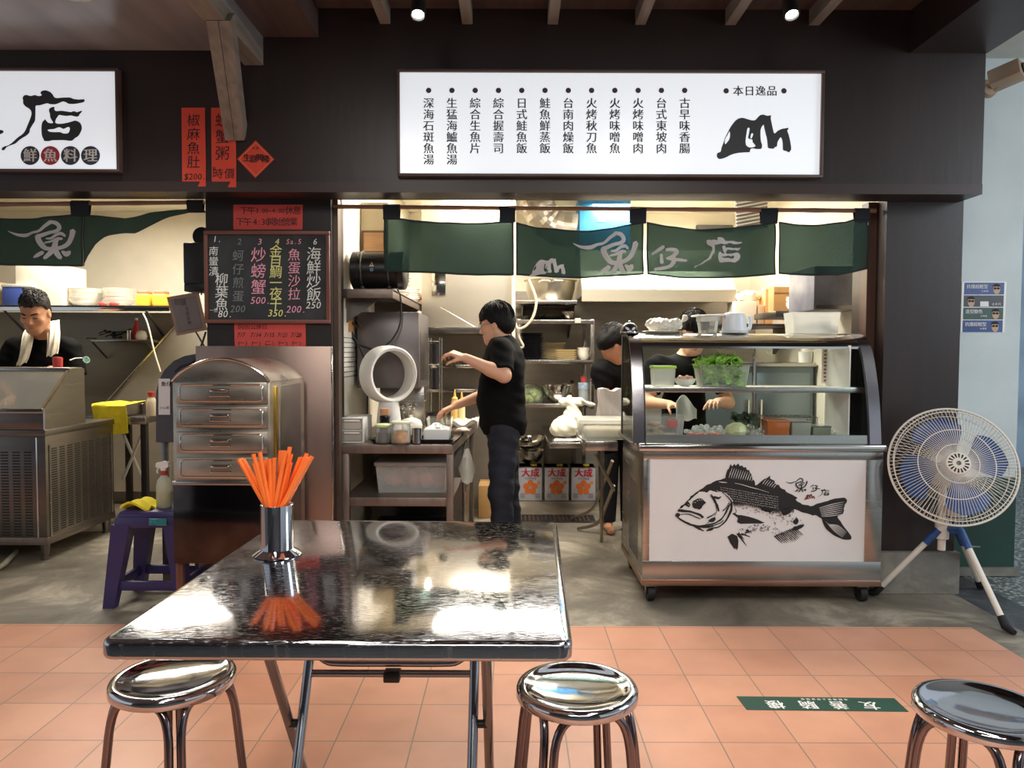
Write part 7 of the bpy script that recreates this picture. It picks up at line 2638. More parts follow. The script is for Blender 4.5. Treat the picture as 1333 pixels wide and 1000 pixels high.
# steam cabinet with four drawers
sy0, sy1 = 3.45, 4.03
c0, c1 = xat(222.5, sy0), xat(350, sy0)
t = thing('steam_cabinet', 'dome topped steel steam cabinet with four pull drawers behind the straws', 'steam cabinet', ((c0 + c1) / 2, 3.75, 0))
zz0 = zat(735, sy0)
MIR = M('mirror_worn_steel', (172, 163, 150), .33, .85, var=.25, scale=4, stretch=(1, 1, 3), rvar=.08, bump=.12, bscale=7)
m = MB()
zt0 = zat(498, sy0)
m.box(c0, c1, sy0 + .01, sy1, zz0, zt0, .004)
m.build('body', MIR, t)
m = MB()
arc = []
zc1 = zat(468.5, sy0)
for k in range(21):
    q = k / 20
    arc.append((c0 + (c1 - c0) * q, zt0 + (zc1 - zt0) * math.sin(math.pi * q) ** .75))
m.prism(arc + [(c1, zt0 - .004), (c0, zt0 - .004)], lambda u, v, w_: Vector((u, sy0 + .005 + w_, v)), sy1 - sy0 - .005)
m.build('dome_top', MIR, t, smooth=.4)
m = MB()
m.tube([(x, sy0 + .004, z) for x, z in arc], .006, 8)
m.build('dome_rim', STEELB, t)
d0, d1 = xat(228.5, sy0), xat(347.5, sy0)
for y0, y1 in ((499, 526.5), (531, 558.5), (563.5, 591.5), (597, 625)):
    a, b = zat(y1, sy0), zat(y0, sy0)
    d = MB().box(d0, d1, sy0 - .008, sy0 + .012, a, b, .004).build('drawer', MIR, t)
    m = MB()
    q = .018
    e = [(d0 + .02, a + .02), (d0 + .035, a + .012), (d1 - .035, a + .012), (d1 - .02, a + .02), (d1 - .02, b - .02), (d1 - .035, b - .012), (d0 + .035, b - .012), (d0 + .02, b - .02)]
    m.tube([(x, sy0 - .008, z) for x, z in e], .004, 6, closed=True)
    m.build('pressed_rim', STEELB, d)
    hx = (xat(273, sy0), xat(300, sy0))
    zm = (a + b) / 2
    m = MB()
    m.tube([(hx[0], sy0 - .011, zm - .016), (hx[1], sy0 - .011, zm - .016), (hx[1], sy0 - .011, zm + .016), (hx[0], sy0 - .011, zm + .016)], .004, 6, closed=True)
    m.box(hx[0] + .006, hx[1] - .006, sy0 - .026, sy0 - .008, zm + .004, zm + .014, .003)
    m.build('handle', STEELB, d)
MB().box(c0, c1 + .002, sy0 - .004, sy0 + .012, zz0, zat(632, sy0), .003).build('fire_door', M('smoky_steel', (74, 66, 64), .12, 1.0, var=.4, scale=5, bump=.25, bscale=5), t)
MB().box(c0, c1 + .004, sy0 - .008, sy0 + .012, zat(633, sy0), zat(628, sy0), .003).build('cross_rail', STEEL, t)
for x in (c0 + .016, c1 - .016):
    for y in (sy0 + .03, sy1 - .03):
        MB().box(x - .016, x + .016, y - .016, y + .016, 0, zz0 + .01, .003).build('leg', M('rusty_leg', (122, 86, 72), .4, .8, var=.2), t)
MB().box(c1 - .002, c1 + .012, sy0 + .06, sy0 + .10, zat(600, sy0), zat(505, sy0), .003).build('brass_latch', M('brass', (190, 160, 80), .3, 1.0), t)
MB().box(c1 - .002, c1 + .004, sy0 + .16, sy0 + .5, zz0 + .1, zat(505, sy0), .002).build('side_panel', STEELD, t)
# arched hood behind
t = thing('arched_hood', 'grey arched steel hood on a post behind the steam cabinet, with a pale label', 'hood', (-1.95, 4.3, 0))
m = MB()
hp = [(203, -576), (203, -512), (207, -495), (214, -482), (226, -470), (240, -463.5), (256, -460.5), (290, -460), (290, -576)]
m.prism(hp, lambda u, v, w_: P(u, -v, 4.2) + Vector((0, w_, 0)), .10)
m.build('hood', M('hood_steel', (112, 108, 112), .32, .9, var=.12), t, smooth=.35)
MB().box(xat(207, 4.22), xat(217, 4.22), 4.22, 4.27, 0, zat(574, 4.22), .003).build('post', STEELD, t)
MB().prism([(206.5, -493), (221.5, -493), (221.5, -540), (206.5, -540)], lambda u, v, w_: P(u, -v, 4.197) + Vector((0, -w_, 0)), .002).build('label_sheet', M('label_pale', (206, 200, 198), .5), t)
m = MB()
lf = on(4.195, .001)
text_row(m, '魚仔', 213, -500, 6.5, lf, 7, weight=.03)
text_row(m, '小心燙', 210, -531, 4, lf, 4)
m.build('label_lettering', INK, t, smooth=0)
m = MB()
m.tube(smooth_loop([tuple(P(x, y, 4.17)) for x, y in ((268, 432), (262, 450), (254, 468), (246, 474), (236, 477), (228, 484))], 4, False), .006, 8)
one('hanging_cable', m, BLACK, 'short black cord hanging over the arched steel hood', 'cord')

# purple stool
pz = zat(664, 3.95)
pcx, pcy = xat(200, 4.0), 4.02
pcx = P(200, 664, 3.95).x
PUR = M('purple_plastic', (56, 46, 92), .4, var=.08)
t = thing('plastic_stool', 'dark purple plastic stool holding a spray bottle and yellow rag', 'stool', (pcx, pcy, 0))
pw = .165
m = MB()
m.frustum((pcx, pcy), (pw * 2, .30), (pw * 2 - .03, .27), pz - .03, pz, .012)
m.build('seat', PUR, t)
m = MB()
m.frustum((pcx, pcy), (pw * 2 + .012, .312), (pw * 2, .30), pz - .085, pz - .028, .006)
m.build('apron', PUR, t)
for sx_2 in (-1, 1):
    for sy_2 in (-1, 1):
        m = MB()
        tpx, tpy = pcx + sx_2 * (pw - .03), pcy + sy_2 * .12
        btx, bty = pcx + sx_2 * (pw + .03), pcy + sy_2 * .155
        vs = []
        for (x, y, z, s_) in ((btx, bty, 0, .030), (tpx, tpy, pz - .07, .048)):
            vs += [(x - s_, y - s_ * .8, z), (x + s_, y - s_ * .8, z), (x + s_, y + s_ * .8, z), (x - s_, y + s_ * .8, z)]
        m.add(vs, [(3, 2, 1, 0), (4, 5, 6, 7)] + [(i, (i + 1) % 4, 4 + (i + 1) % 4, 4 + i) for i in range(4)])
        m.build('leg', PUR, t)
m = MB()
for y in (pcy - .15, pcy + .15):
    m.box(pcx - pw, pcx + pw, y - .012, y + .012, .09, .14, .004)
for x in (pcx - pw - .015, pcx + pw + .015):
    m.box(x - .012, x + .012, pcy - .14, pcy + .14, .09, .14, .004)
m.build('stretcher', PUR, t)
MB().box(xat(191, 3.86), xat(214, 3.86), 3.852, 3.862, pz - .07, pz - .033, .001).build('maker_label', M('teal_label', (40, 120, 130), .4, var=.3, scale=60), t)
bx_, by_ = P(209.5, 659, 3.95).x, 3.99
t = thing('spray_bottle', 'translucent spray bottle with yellow liquid and a white trigger on the purple stool', 'spray bottle', (bx_, by_, pz))
MB().lathe([(0, 0), (.036, 0), (.040, .008), (.040, .12), (.034, .15), (.018, .168), (.014, .18), (0, .18)], (bx_, by_, pz), 28).build('body', mix_mat('spray_plastic', (214, 214, 196), .3, .3, translucent=.3), t)
MB().lathe([(0, .004), (.037, .004), (.037, .085), (0, .085)], (bx_, by_, pz), 24).build('liquid', M('yellow_liquid', (206, 196, 96), .2), t)
MB().lathe([(.014, .176), (.019, .178), (.019, .2), (0, .2)], (bx_, by_, pz), 20).build('collar', M('collar_red', (170, 60, 56), .4), t)
m = MB()
m.box(bx_ - .014, bx_ + .014, by_ - .014, by_ + .014, pz + .198, pz + .225, .006)
m.prism([(-.04, .222), (-.036, .243), (.0, .252), (.028, .246), (.03, .222), (.012, .214), (-.02, .214)], lambda u, v, w_: Vector((bx_ + u, by_ - .013 + w_, pz + v)), .026)
m.tube([(bx_ - .028, by_, pz + .222), (bx_ - .036, by_, pz + .2), (bx_ - .034, by_, pz + .185)], .005)
m.build('trigger_head', WHITEP, t)
def rag(u, v):
    x = P(162 + 38 * u, 655, 3.95).x
    return Vector((x, 3.90 + .17 * v, pz + .03 * math.sin(math.pi * min(1, u * 1.0 + .05)) * (1 - .3 * v) + .012 + .010 * math.sin(12 * v + 6 * u)))
one('yellow_rag', MB().sheet(rag, 18, 12, -.012, (0, 0, 1)), MATS['yellow_towel'], 'crumpled yellow rag lying on the purple stool', 'rag')

# speaker box and wooden notice at the pillar side
q0, q1 = xat(240, 4.35), xat(268.5, 4.35)
t = thing('wall_speaker', 'black box speaker with a round top fixed to the side of the pillar', 'speaker', ((q0 + q1) / 2, 4.4, 1.75))
MB().box(q0, q1 + .02, 4.35, 4.5, zat(371, 4.35), zat(317, 4.35), .008).build('cabinet', M('speaker_black', (36, 32, 36), .45), t)
MB().box(q0 + .005, q1, 4.345, 4.5, zat(381, 4.35), zat(371, 4.35), .004).build('lower_grille', BLACK, t)
MB().lathe([(0, 0), (.05, 0), (.055, .01), (.055, .05), (0, .05)], (xat(262, 4.4), 4.48, zat(308, 4.4)), 32, Matrix.Rotation(R(90), 3, 'X')).build('round_horn', BLACK, t)
m = MB()
m.tube([(xat(262, 4.4), 4.45, zat(308, 4.4)), (xat(262, 4.4), 4.45, zat(320, 4.4))], .012)
m.build('horn_stem', BLACK, t)
t = thing('framed_notice', 'tilted wooden framed notice with dark paper hanging at the pillar edge', 'notice', tuple(P(243, 437, 4.36)))
qd = [(217, -387), (257.5, -380), (269, -429.5), (230, -437)]
ctr_ = (243.4, -408.4)
inr = [(x + (ctr_[0] - x) * .2, y + (ctr_[1] - y) * .16) for x, y in qd]
MB().prism(qd, lambda u, v, w_: P(u, -v, 4.36) + Vector((0, w_, 0)), .012).build('frame', M('frame_wood', (132, 106, 88), .5, var=.2, scale=6), t)
MB().prism(inr, lambda u, v, w_: P(u, -v, 4.36) + Vector((0, -.003 + w_, 0)), .004).build('paper', M('grey_brown_paper', (104, 94, 92), .7, var=.15), t)
m = MB()
nf = on(4.36, .0045)
for k, ch in enumerate('今日公休'):
    letter(m, ch, 243 + k * 1.2, -402 - k * 6, 5, nf, rot=-.2)
for k in range(3):
    text_row(m, '魚仔店營業', 228 + k * .5, -390 - k * 3, 2.6, nf, 3, rot=.15)
m.build('handwritten_lettering', INK, t, smooth=0)
m = MB()
m.tube([P(262, 384, 4.365), P(264, 372, 4.38)], .004)
m.tube([P(255, 432, 4.37), P(270, 458, 4.37)], .005)
m.build('hanging_wire', BLACK, t)
# ================================================================== people
def V3(*a):
    return np.array(a, dtype=np.float32)


class Field:
    """smooth union of rounded bones, turned into one closed skin"""

    def __init__(s, lo, hi, h):
        s.lo = np.array(lo, np.float32)
        s.h = h
        s.n = np.ceil((np.array(hi) - s.lo) / h).astype(int) + 1
        s.d = np.full(s.n, 0.3, np.float32)

    def _win(s, lo, hi, pad):
        a = np.clip(np.floor((np.array(lo) - pad - s.lo) / s.h).astype(int), 0, s.n)
        b = np.clip(np.ceil((np.array(hi) + pad - s.lo) / s.h).astype(int) + 1, 0, s.n)
        if np.any(b <= a):
            return None
        ax = [s.lo[i] + s.h * np.arange(a[i], b[i], dtype=np.float32) for i in range(3)]
        sl = tuple(slice(a[i], b[i]) for i in range(3))
        return sl, ax[0][:, None, None], ax[1][None, :, None], ax[2][None, None, :]

    def _mix(s, sl, e, k, op):
        d = s.d[sl]
        if op == 'sub':
            e = -e
            hh = np.clip(0.5 - 0.5 * (d - e) / k, 0, 1)
            s.d[sl] = d * (1 - hh) + e * hh + k * hh * (1 - hh)
        else:
            hh = np.clip(0.5 + 0.5 * (d - e) / k, 0, 1)
            s.d[sl] = d * (1 - hh) + e * hh - k * hh * (1 - hh)

    def cap(s, a, b, ra, rb, k=0.02, op='add'):
        a, b = np.array(a, np.float32), np.array(b, np.float32)
        r = max(ra, rb)
        w_ = s._win(np.minimum(a, b) - r, np.maximum(a, b) + r, k + 0.05)
        if w_ is None:
            return s
        sl, X, Y, Z = w_
        ba = b - a
        L2 = float(ba @ ba) + 1e-9
        t = np.clip(((X - a[0]) * ba[0] + (Y - a[1]) * ba[1] + (Z - a[2]) * ba[2]) / L2, 0, 1)
        e = np.sqrt((X - a[0] - ba[0] * t) ** 2 + (Y - a[1] - ba[1] * t) ** 2 + (Z - a[2] - ba[2] * t) ** 2) - (ra + (rb - ra) * t)
        s._mix(sl, e, k, op)
        return s

    def ell(s, c, r, rot=None, k=0.02, op='add'):
        c, r = np.array(c, np.float32), np.array(r, np.float32)
        w_ = s._win(c - r.max(), c + r.max(), k + 0.05)
        if w_ is None:
            return s
        sl, X, Y, Z = w_
        dx, dy, dz = X - c[0], Y - c[1], Z - c[2]
        if rot is not None:
            q = np.array(rot, np.float32)            # columns are the local axes
            dx, dy, dz = (dx * q[0, 0] + dy * q[1, 0] + dz * q[2, 0], dx * q[0, 1] + dy * q[1, 1] + dz * q[2, 1], dx * q[0, 2] + dy * q[1, 2] + dz * q[2, 2])
        k0 = np.sqrt((dx / r[0]) ** 2 + (dy / r[1]) ** 2 + (dz / r[2]) ** 2)
        k1 = np.sqrt((dx / r[0] ** 2) ** 2 + (dy / r[1] ** 2) ** 2 + (dz / r[2] ** 2) ** 2) + 1e-6
        s._mix(sl, k0 * (k0 - 1) / k1, k, op)
        return s

    def cut(s, p, n, k=0.004):
        """keep the side the normal points away from"""
        n = np.array(n, np.float32)
        n = n / np.linalg.norm(n)
        ax = [s.lo[i] + s.h * np.arange(s.n[i], dtype=np.float32) for i in range(3)]
        e = (ax[0][:, None, None] - p[0]) * n[0] + (ax[1][None, :, None] - p[1]) * n[1] + (ax[2][None, None, :] - p[2]) * n[2]
        s.d = np.maximum(s.d, e)
        return s

    def cut_near(s, p, n, lo, hi):
        """the same cut, only inside the box lo..hi"""
        w_ = s._win(lo, hi, 0)
        sl, X, Y, Z = w_
        n = np.array(n, np.float32)
        n = n / np.linalg.norm(n)
        e = (X - p[0]) * n[0] + (Y - p[1]) * n[1] + (Z - p[2]) * n[2]
        s.d[sl] = np.maximum(s.d[sl], e)
        return s

    def ripple(s, fn):
        ax = [s.lo[i] + s.h * np.arange(s.n[i], dtype=np.float32) for i in range(3)]
        s.d = s.d + fn(ax[0][:, None, None], ax[1][None, :, None], ax[2][None, None, :]).astype(np.float32)
        return s

    def skin(s):
        d = s.d
        d[0] = d[-1] = 0.1
        d[:, 0] = d[:, -1] = 0.1
        d[:, :, 0] = d[:, :, -1] = 0.1
        ins = d < 0
        c = np.zeros(np.array(d.shape) - 1, np.uint8)
        for i in (0, 1):
            for j in (0, 1):
                for k in (0, 1):
                    c += ins[i:i + c.shape[0], j:j + c.shape[1], k:k + c.shape[2]]
        cells = np.argwhere((c > 0) & (c < 8))
        idx = np.full(c.shape, -1, np.int64)
        idx[tuple(cells.T)] = np.arange(len(cells))
        acc = np.zeros((len(cells), 3))
        cnt = np.zeros(len(cells))
        corners = [(i, j, k) for i in (0, 1) for j in (0, 1) for k in (0, 1)]
        val = {q: d[cells[:, 0] + q[0], cells[:, 1] + q[1], cells[:, 2] + q[2]] for q in corners}
        for q in corners:
            for a in range(3):
                if q[a] == 0:
                    r = list(q)
                    r[a] = 1
                    r = tuple(r)
                    va, vb = val[q], val[r]
                    x = (va < 0) != (vb < 0)
                    t = np.where(x, va / np.where(np.abs(va - vb) < 1e-9, 1e-9, va - vb), 0)
                    p_ = np.array(q, float)[None, :].repeat(len(cells), 0)
                    p_[:, a] += t
                    acc[x] += p_[x]
                    cnt[x] += 1
        verts = s.lo + (cells + acc / np.maximum(cnt, 1)[:, None]) * s.h
        faces = []
        for a in range(3):
            b, e = (a + 1) % 3, (a + 2) % 3
            sl0 = [slice(None)] * 3
            sl1 = [slice(None)] * 3
            sl0[a] = slice(0, -1)
            sl1[a] = slice(1, None)
            x = np.argwhere(ins[tuple(sl0)] != ins[tuple(sl1)])
            x = x[(x[:, b] > 0) & (x[:, e] > 0) & (x[:, b] < d.shape[b] - 1) & (x[:, e] < d.shape[e] - 1)]
            flip = ins[tuple(x.T)]
            q = []
            for db, de in ((-1, -1), (0, -1), (0, 0), (-1, 0)):
                y = x.copy()
                y[:, b] += db
                y[:, e] += de
                q.append(idx[tuple(y.T)])
            f = np.stack(q, 1)
            f[~flip] = f[~flip][:, ::-1]
            faces.append(f)
        f = np.concatenate(faces)
        f = f[(f >= 0).all(1)]
        return verts, f

    def build(s, name, mat, parent):
        v, f = s.skin()
        me = bpy.data.meshes.new(name)
        off = np.array(root_of(parent).location)
        me.from_pydata((v - off).tolist(), [], f.tolist())
        me.materials.append(mat)
        # two rounds of smoothing take out the stepping
        bm = bmesh.new()
        bm.from_mesh(me)
        for _ in range(2):
            bmesh.ops.smooth_vert(bm, verts=bm.verts, factor=0.5, use_axis_x=True, use_axis_y=True, use_axis_z=True)
        bm.to_mesh(me)
        bm.free()
        me.polygons.foreach_set('use_smooth', [True] * len(me.polygons))
        o = bpy.data.objects.new(name, me)
        COL.objects.link(o)
        o.parent = parent
        return o


def frame(fwd, up=(0, 0, 1)):
    f = Vector(fwd).normalized()
    x = f.cross(Vector(up)).normalized()
    z = x.cross(f).normalized()
    return Matrix((x, f, z)).transposed()       # columns: right, forward, up


def head_fields(F_, c, q, s):
    """skull, face and ears into the body field"""
    L = lambda *a: tuple(Vector(c) + q @ (Vector(a) * s))
    rr_ = lambda *a: tuple(x * s for x in a)
    F_.ell(L(0, -.018, .035), rr_(.076, .096, .088), q, .02)
    F_.ell(L(0, .022, -.025), rr_(.062, .068, .090), q, .03 * s)
    F_.ell(L(0, .060, -.092), rr_(.028, .026, .022), q, .03 * s)
    for e in (-1, 1):
        F_.cap(L(e * .056, -.005, -.05), L(e * .022, .062, -.092), .020 * s, .018 * s, .03 * s)
        F_.ell(L(e * .042, .058, -.022), rr_(.024, .022, .020), q, .02 * s)
        F_.cap(L(e * .012, .082, .026), L(e * .044, .066, .028), .010 * s, .008 * s, .014 * s)
    for e in (-1, 1):
        F_.ell(L(e * .031, .092, .006), rr_(.019, .016, .012), q, .012 * s, 'sub')
        F_.ell(L(e * .031, .070, .005), rr_(.015, .014, .012), q, .003 * s)
    F_.cap(L(0, .082, .012), L(0, .102, -.028), .0085 * s, .0125 * s, .010 * s)
    for e in (-1, 1):
        F_.ell(L(e * .012, .090, -.032), rr_(.009, .011, .008), q, .006 * s)
    F_.ell(L(0, .088, -.056), rr_(.024, .009, .0065), q, .004 * s)
    F_.ell(L(0, .086, -.068), rr_(.020, .010, .0075), q, .004 * s)
    F_.ell(L(0, .098, -.0615), rr_(.022, .006, .0018), q, .002 * s, 'sub')
    for e in (-1, 1):
        F_.ell(L(e * .077, -.012, -.006), rr_(.010, .020, .032), q, .006 * s)
        F_.ell(L(e * .087, -.006, -.002), rr_(.006, .010, .017), q, .004 * s, 'sub')
    return L


def face_bits(t, body, c, q, s, brow=True):
    L = lambda *a: Vector(c) + q @ (Vector(a) * s)
    if brow:
        for e in (-1, 1):
            pts = [L(e * (.014 + .036 * k / 5), .094 - .020 * (k / 5) ** 2 - .001 * k, .0235 + .006 * math.sin(k / 5 * 2.4)) for k in range(6)]
            MB().tube(pts, [.0028 * s, .004 * s, .0042 * s, .004 * s, .003 * s, .0015 * s], 8).build('eyebrow', HAIR, body)
            pts = [L(e * (.018 + .027 * k / 6), .0865 - .010 * (k / 6) ** 2, .0025 - .003 * math.sin(math.pi * k / 6)) for k in range(7)]
            MB().tube(pts, [.001 * s] + [.0018 * s] * 5 + [.001 * s], 6).build('eyelashes', HAIR, body)
        MB().tube([L(-.020 + .04 * k / 8, .0955 - .010 * abs(k / 4 - 1) ** 2, -.0615 + .001 * math.sin(k)) for k in range(9)], [.0012 * s] + [.0022 * s] * 7 + [.0012 * s], 6).build('lips', M('lip_colour', (158, 92, 82), .5), body)


def hand(F_, w_, d, back, s=1.0, curl=0.5, thumb=1, spread=.10):
    """palm, four bent fingers of different lengths and a thumb from the side of the palm"""
    d = Vector(d).normalized()
    n = Vector(back)
    n = (n - d * n.dot(d)).normalized()          # out of the back of the hand
    sd = d.cross(n).normalized() * thumb          # thumb side
    w_ = Vector(w_)
    kn = []
    for i in range(4):
        o = (1.5 - i) * .019 * s
        k_ = w_ + d * ((.088 - .004 * abs(i - 1)) * s) + sd * o + n * (.004 * s)
        F_.cap(w_ + sd * (o * .62) + d * .012 * s, k_, .0135 * s, .0105 * s, .010 * s)
        kn.append(k_)
    F_.ell(w_ + d * .045 * s - n * .004 * s, (.030 * s, .040 * s, .015 * s), frame(d, n), .012 * s)
    for i, L in enumerate((.074, .082, .076, .060)):
        p_ = kn[i]
        a = curl * (.75 + .1 * i)
        dirn = d + sd * ((1.5 - i) * spread)
        for j, fr in enumerate((.46, .31, .23)):
            ang = a * (1 + .8 * j)
            v = (dirn.normalized() * math.cos(ang) - n * math.sin(ang)).normalized()
            q_ = p_ + v * (L * fr * s)
            F_.cap(p_, q_, (.0092 - .0008 * j) * s, (.0086 - .001 * j) * s, .004 * s)
            p_ = q_
    p_ = w_ + d * .026 * s + sd * .022 * s - n * .006 * s
    v = (d * .62 + sd * .70 - n * .30).normalized()
    q_ = p_ + v * .042 * s
    F_.cap(p_, q_, .0135 * s, .0105 * s, .012 * s)
    v2 = (d * .85 + sd * .25 - n * .35 - n * curl * .4).normalized()
    F_.cap(q_, q_ + v2 * .030 * s, .0100 * s, .0085 * s, .004 * s)
    F_.cap(q_ + v2 * .030 * s, q_ + (v2 - n * .2).normalized() * .052 * s, .0088 * s, .0070 * s, .004 * s)


def hair(t, body, c, q, s, mat, fringe=.0, nape=-.05, side=.0, lift=.012, top=.0, name='hair', seed=0.0):
    L = lambda *a: tuple(Vector(c) + q @ (Vector(a) * s))
    cc = Vector(c)
    F_ = Field(cc - Vector((.19, .19, .19)) * s, cc + Vector((.19, .19, .21)) * s, .0042 * s)
    r_ = lambda *a: tuple(x * s for x in a)
    F_.ell(L(0, -.020, .040 + top), r_(.076 + lift, .098 + lift, .090 + lift), q, .01)
    F_.ell(L(0, -.055, -.005), r_(.066 + lift, .062 + lift, .075), q, .02 * s)
    # face opening, ears, nape
    fx_, fy_, fz_ = (np.array(q.col[i]) for i in range(3))
    ax = [F_.lo[i] + F_.h * np.arange(F_.n[i], dtype=np.float32) for i in range(3)]
    X, Y, Z = ax[0][:, None, None] - cc.x, ax[1][None, :, None] - cc.y, ax[2][None, None, :] - cc.z
    u = (X * fx_[0] + Y * fx_[1] + Z * fx_[2]) / s
    v = (X * fy_[0] + Y * fy_[1] + Z * fy_[2]) / s
    w_ = (X * fz_[0] + Y * fz_[1] + Z * fz_[2]) / s
    # lower edge of the hair as a function of how far forward we are
    edge = np.interp(v, [-.13, -.06, -.02, .01, .03, .06, .09, .12], [nape, nape + .005, side - .012, side, side + .035, fringe, fringe, fringe]).astype(np.float32)
    edge = edge + .003 * np.sin(u * 170 + seed) * (v > .02)
    strands = .0013 * np.sin(np.arctan2(u, v + .02) * 46 + w_ * 22 + 3 * np.sin(w_ * 30 + u * 20) + seed) + .0022 * np.sin(u * 61 + v * 47 + seed) * np.sin(w_ * 38 - v * 31)
    F_.d = np.maximum(F_.d, (edge - w_) * s) + strands * s
    o = F_.build(name, mat, body)
    # combed locks over the cap
    rh = random.Random(int(seed * 10) + 3)
    m = MB()
    A, B, C3 = .076 + lift, .098 + lift, .090 + lift
    short = lift < .010
    for k in range(150 if not short else 190):
        az = rh.uniform(0, 2 * math.pi)
        th0 = rh.uniform(.05, 1.0)
        pts, rs = [], []
        tw = rh.uniform(-.35, .35)
        L_ = rh.uniform(.5, 1.0) if not short else rh.uniform(.18, .3)
        out = rh.uniform(-.0005, .0035)
        for j in range(7):
            th = th0 + L_ * j / 6
            a_ = az + tw * j / 6
            uu, vv, ww = A * math.sin(th) * math.cos(a_), -.020 + B * math.sin(th) * math.sin(a_), .040 + top + C3 * math.cos(th)
            lim = float(np.interp(vv, [-.13, -.06, -.02, .01, .03, .06, .09, .12], [nape, nape + .005, side - .012, side, side + .035, fringe, fringe, fringe]))
            if ww < lim - .006:
                break
            f_ = 1 + (out + .0015 * math.sin(j * 1.3 + k)) / .1
            pts.append(Vector(c) + q @ (Vector((uu * f_, (vv + .02) * f_ - .02, (ww - .04 - top) * f_ + .04 + top)) * s))
            rs.append(.0036 * s * (1 - .75 * abs(j / 6 - .35)))
        if len(pts) > 2:
            m.tube(pts, rs[:len(pts)], 5)
    m.build('hair_locks', mat, o, smooth=1.2)
    return o


def shirt_fold(X, Y, Z):
    return .0028 * np.sin(X * 31 + Z * 23 + Y * 17) + .0022 * np.sin(X * 17 - Z * 47 + Y * 29) + .0014 * np.sin(Z * 90 + X * 40)


# ---------------------------------------------------------------- the cook at the counter
Yc = 4.58
hs = 0.98
t = thing('person', 'cook in black T-shirt and dark jeans with one arm raised at the kitchen counter', 'person', (-.06, Yc, 0), 'kitchen staff')
hd_ = P(645, 423, Yc)
fq = frame((-.93, .22, -.20))
neck = Vector((-.062, Yc, 1.425))
chest = Vector((-.055, Yc, 1.24))
pel = Vector((-.05, Yc + .01, .90))
shL, shR = Vector((-.068, Yc - .165, 1.375)), Vector((-.078, Yc + .165, 1.385))
elL = P(656, 489, Yc - .28)
wrL = P(606, 466, Yc - .27)
elR, wrR = Vector((-.13, Yc + .25, 1.10)), P(593, 528, Yc + .22)
hipL, hipR = pel + Vector((0, -.09, -.03)), pel + Vector((0, .09, -.03))
knL, knR = Vector((-.065, Yc - .11, .50)), Vector((-.03, Yc + .10, .50))
anL, anR = Vector((-.04, Yc - .12, .075)), Vector((.02, Yc + .11, .075))


def torso(F_, inf=0.0, k=.05):
    F_.ell(chest, (.125 + inf, .155 + inf, .17), None, k)
    F_.ell(chest + Vector((.0, 0, .07)), (.09 + inf, .165 + inf, .09 + inf), None, k)
    F_.ell((chest + pel) / 2 + Vector((-.018, 0, 0)), (.140 + inf, .150 + inf, .17), None, k)
    F_.ell(pel + Vector((0, 0, .03)), (.122 + inf, .15 + inf, .12), None, k)
    F_.cap(shL + Vector((0, .04, .0)), shR + Vector((0, -.04, .0)), .058 + inf, .058 + inf, k)
    F_.cap(chest + Vector((.02, 0, .1)), neck + Vector((.012, 0, -.02)), .075 + inf, .058 + inf, k)


def cook_arms(F_, inf=0.0, fore=True, k=.03):
    F_.cap(shL, elL, .052 + inf, .042 + inf, k)
    F_.cap(shR, elR, .052 + inf, .042 + inf, k)
    if fore:
        F_.cap(elL, elL.lerp(wrL, .35), .043, .041, .015)
        F_.cap(elL.lerp(wrL, .3), wrL, .041, .027, .015)
        F_.cap(elR, wrR, .042, .027, .02)


F_ = Field((-.50, Yc - .45, -.01), (.22, Yc + .45, 1.70), .0062)
torso(F_, -.006)
cook_arms(F_)
F_.cap(neck + Vector((.01, 0, -.05)), hd_ + fq @ Vector((0, -.025, -.04)), .056, .052, .03)
head_fields(F_, hd_, fq, hs)
for hp_, kn_, an_ in ((hipL, knL, anL), (hipR, knR, anR)):
    F_.cap(hp_, kn_, .082, .055, .04)
    F_.cap(kn_, kn_.lerp(an_, .35), .053, .052, .03)
    F_.cap(kn_.lerp(an_, .3), an_, .052, .036, .03)
    F_.cap(an_ + Vector((.03, 0, -.035)), an_ + Vector((-.12, 0, -.04)), .034, .028, .02)
hand(F_, wrL, wrL - elL + Vector((-.03, 0, -.02)), (.25, -.3, .9), 1.0, .75, -1)
hand(F_, wrR, Vector((-.9, -.15, -.42)), (-.3, -.1, .9), 1.0, .45, 1)
body = F_.build('body', SKIN2, t)
face_bits(t, body, hd_, fq, hs)
hair(t, body, hd_, fq, hs, HAIR, fringe=.036, nape=-.078, side=.004, lift=.014, top=.004)
F_ = Field((-.42, Yc - .45, .72), (.20, Yc + .45, 1.50), .0062)
torso(F_, .012)
F_.ell(pel + Vector((0, 0, .02)), (.140, .170, .15), None, .04)
cook_arms(F_, .019, False)
up_ = (elL - shL).normalized()
F_.cut_near(shL.lerp(elL, .88), up_, elL - Vector((.13, .14, .13)), elL + Vector((.13, .11, .13)))
up_ = (elR - shR).normalized()
F_.cut_near(shR.lerp(elR, .70), up_, elR - Vector((.13, .10, .13)), elR + Vector((.13, .14, .13)))
F_.cut((0, 0, .845), (0, 0, -1))
F_.cap(neck + Vector((-.005, 0, .015)), neck + Vector((-.04, 0, .12)), .062, .07, .01, 'sub')
F_.ripple(shirt_fold)
sh_ = F_.build('t_shirt', SHIRT, t)
F_ = Field((-.30, Yc - .36, .03), (.22, Yc + .36, 1.06), .0065)
F_.ell(pel + Vector((0, 0, .02)), (.124, .158, .13), None, .03)
for hp_, kn_, an_ in ((hipL, knL, anL), (hipR, knR, anR)):
    F_.cap(hp_, kn_, .096, .072, .04)
    F_.cap(kn_, an_, .072, .062, .03)
F_.cut((0, 0, .06), (0, 0, -1))
F_.ripple(lambda X, Y, Z: .004 * np.sin(Z * 42 + X * 30 + np.sin(Y * 30)) + .002 * np.sin(Z * 95 + Y * 50))
F_.build('jeans', JEANS, t)
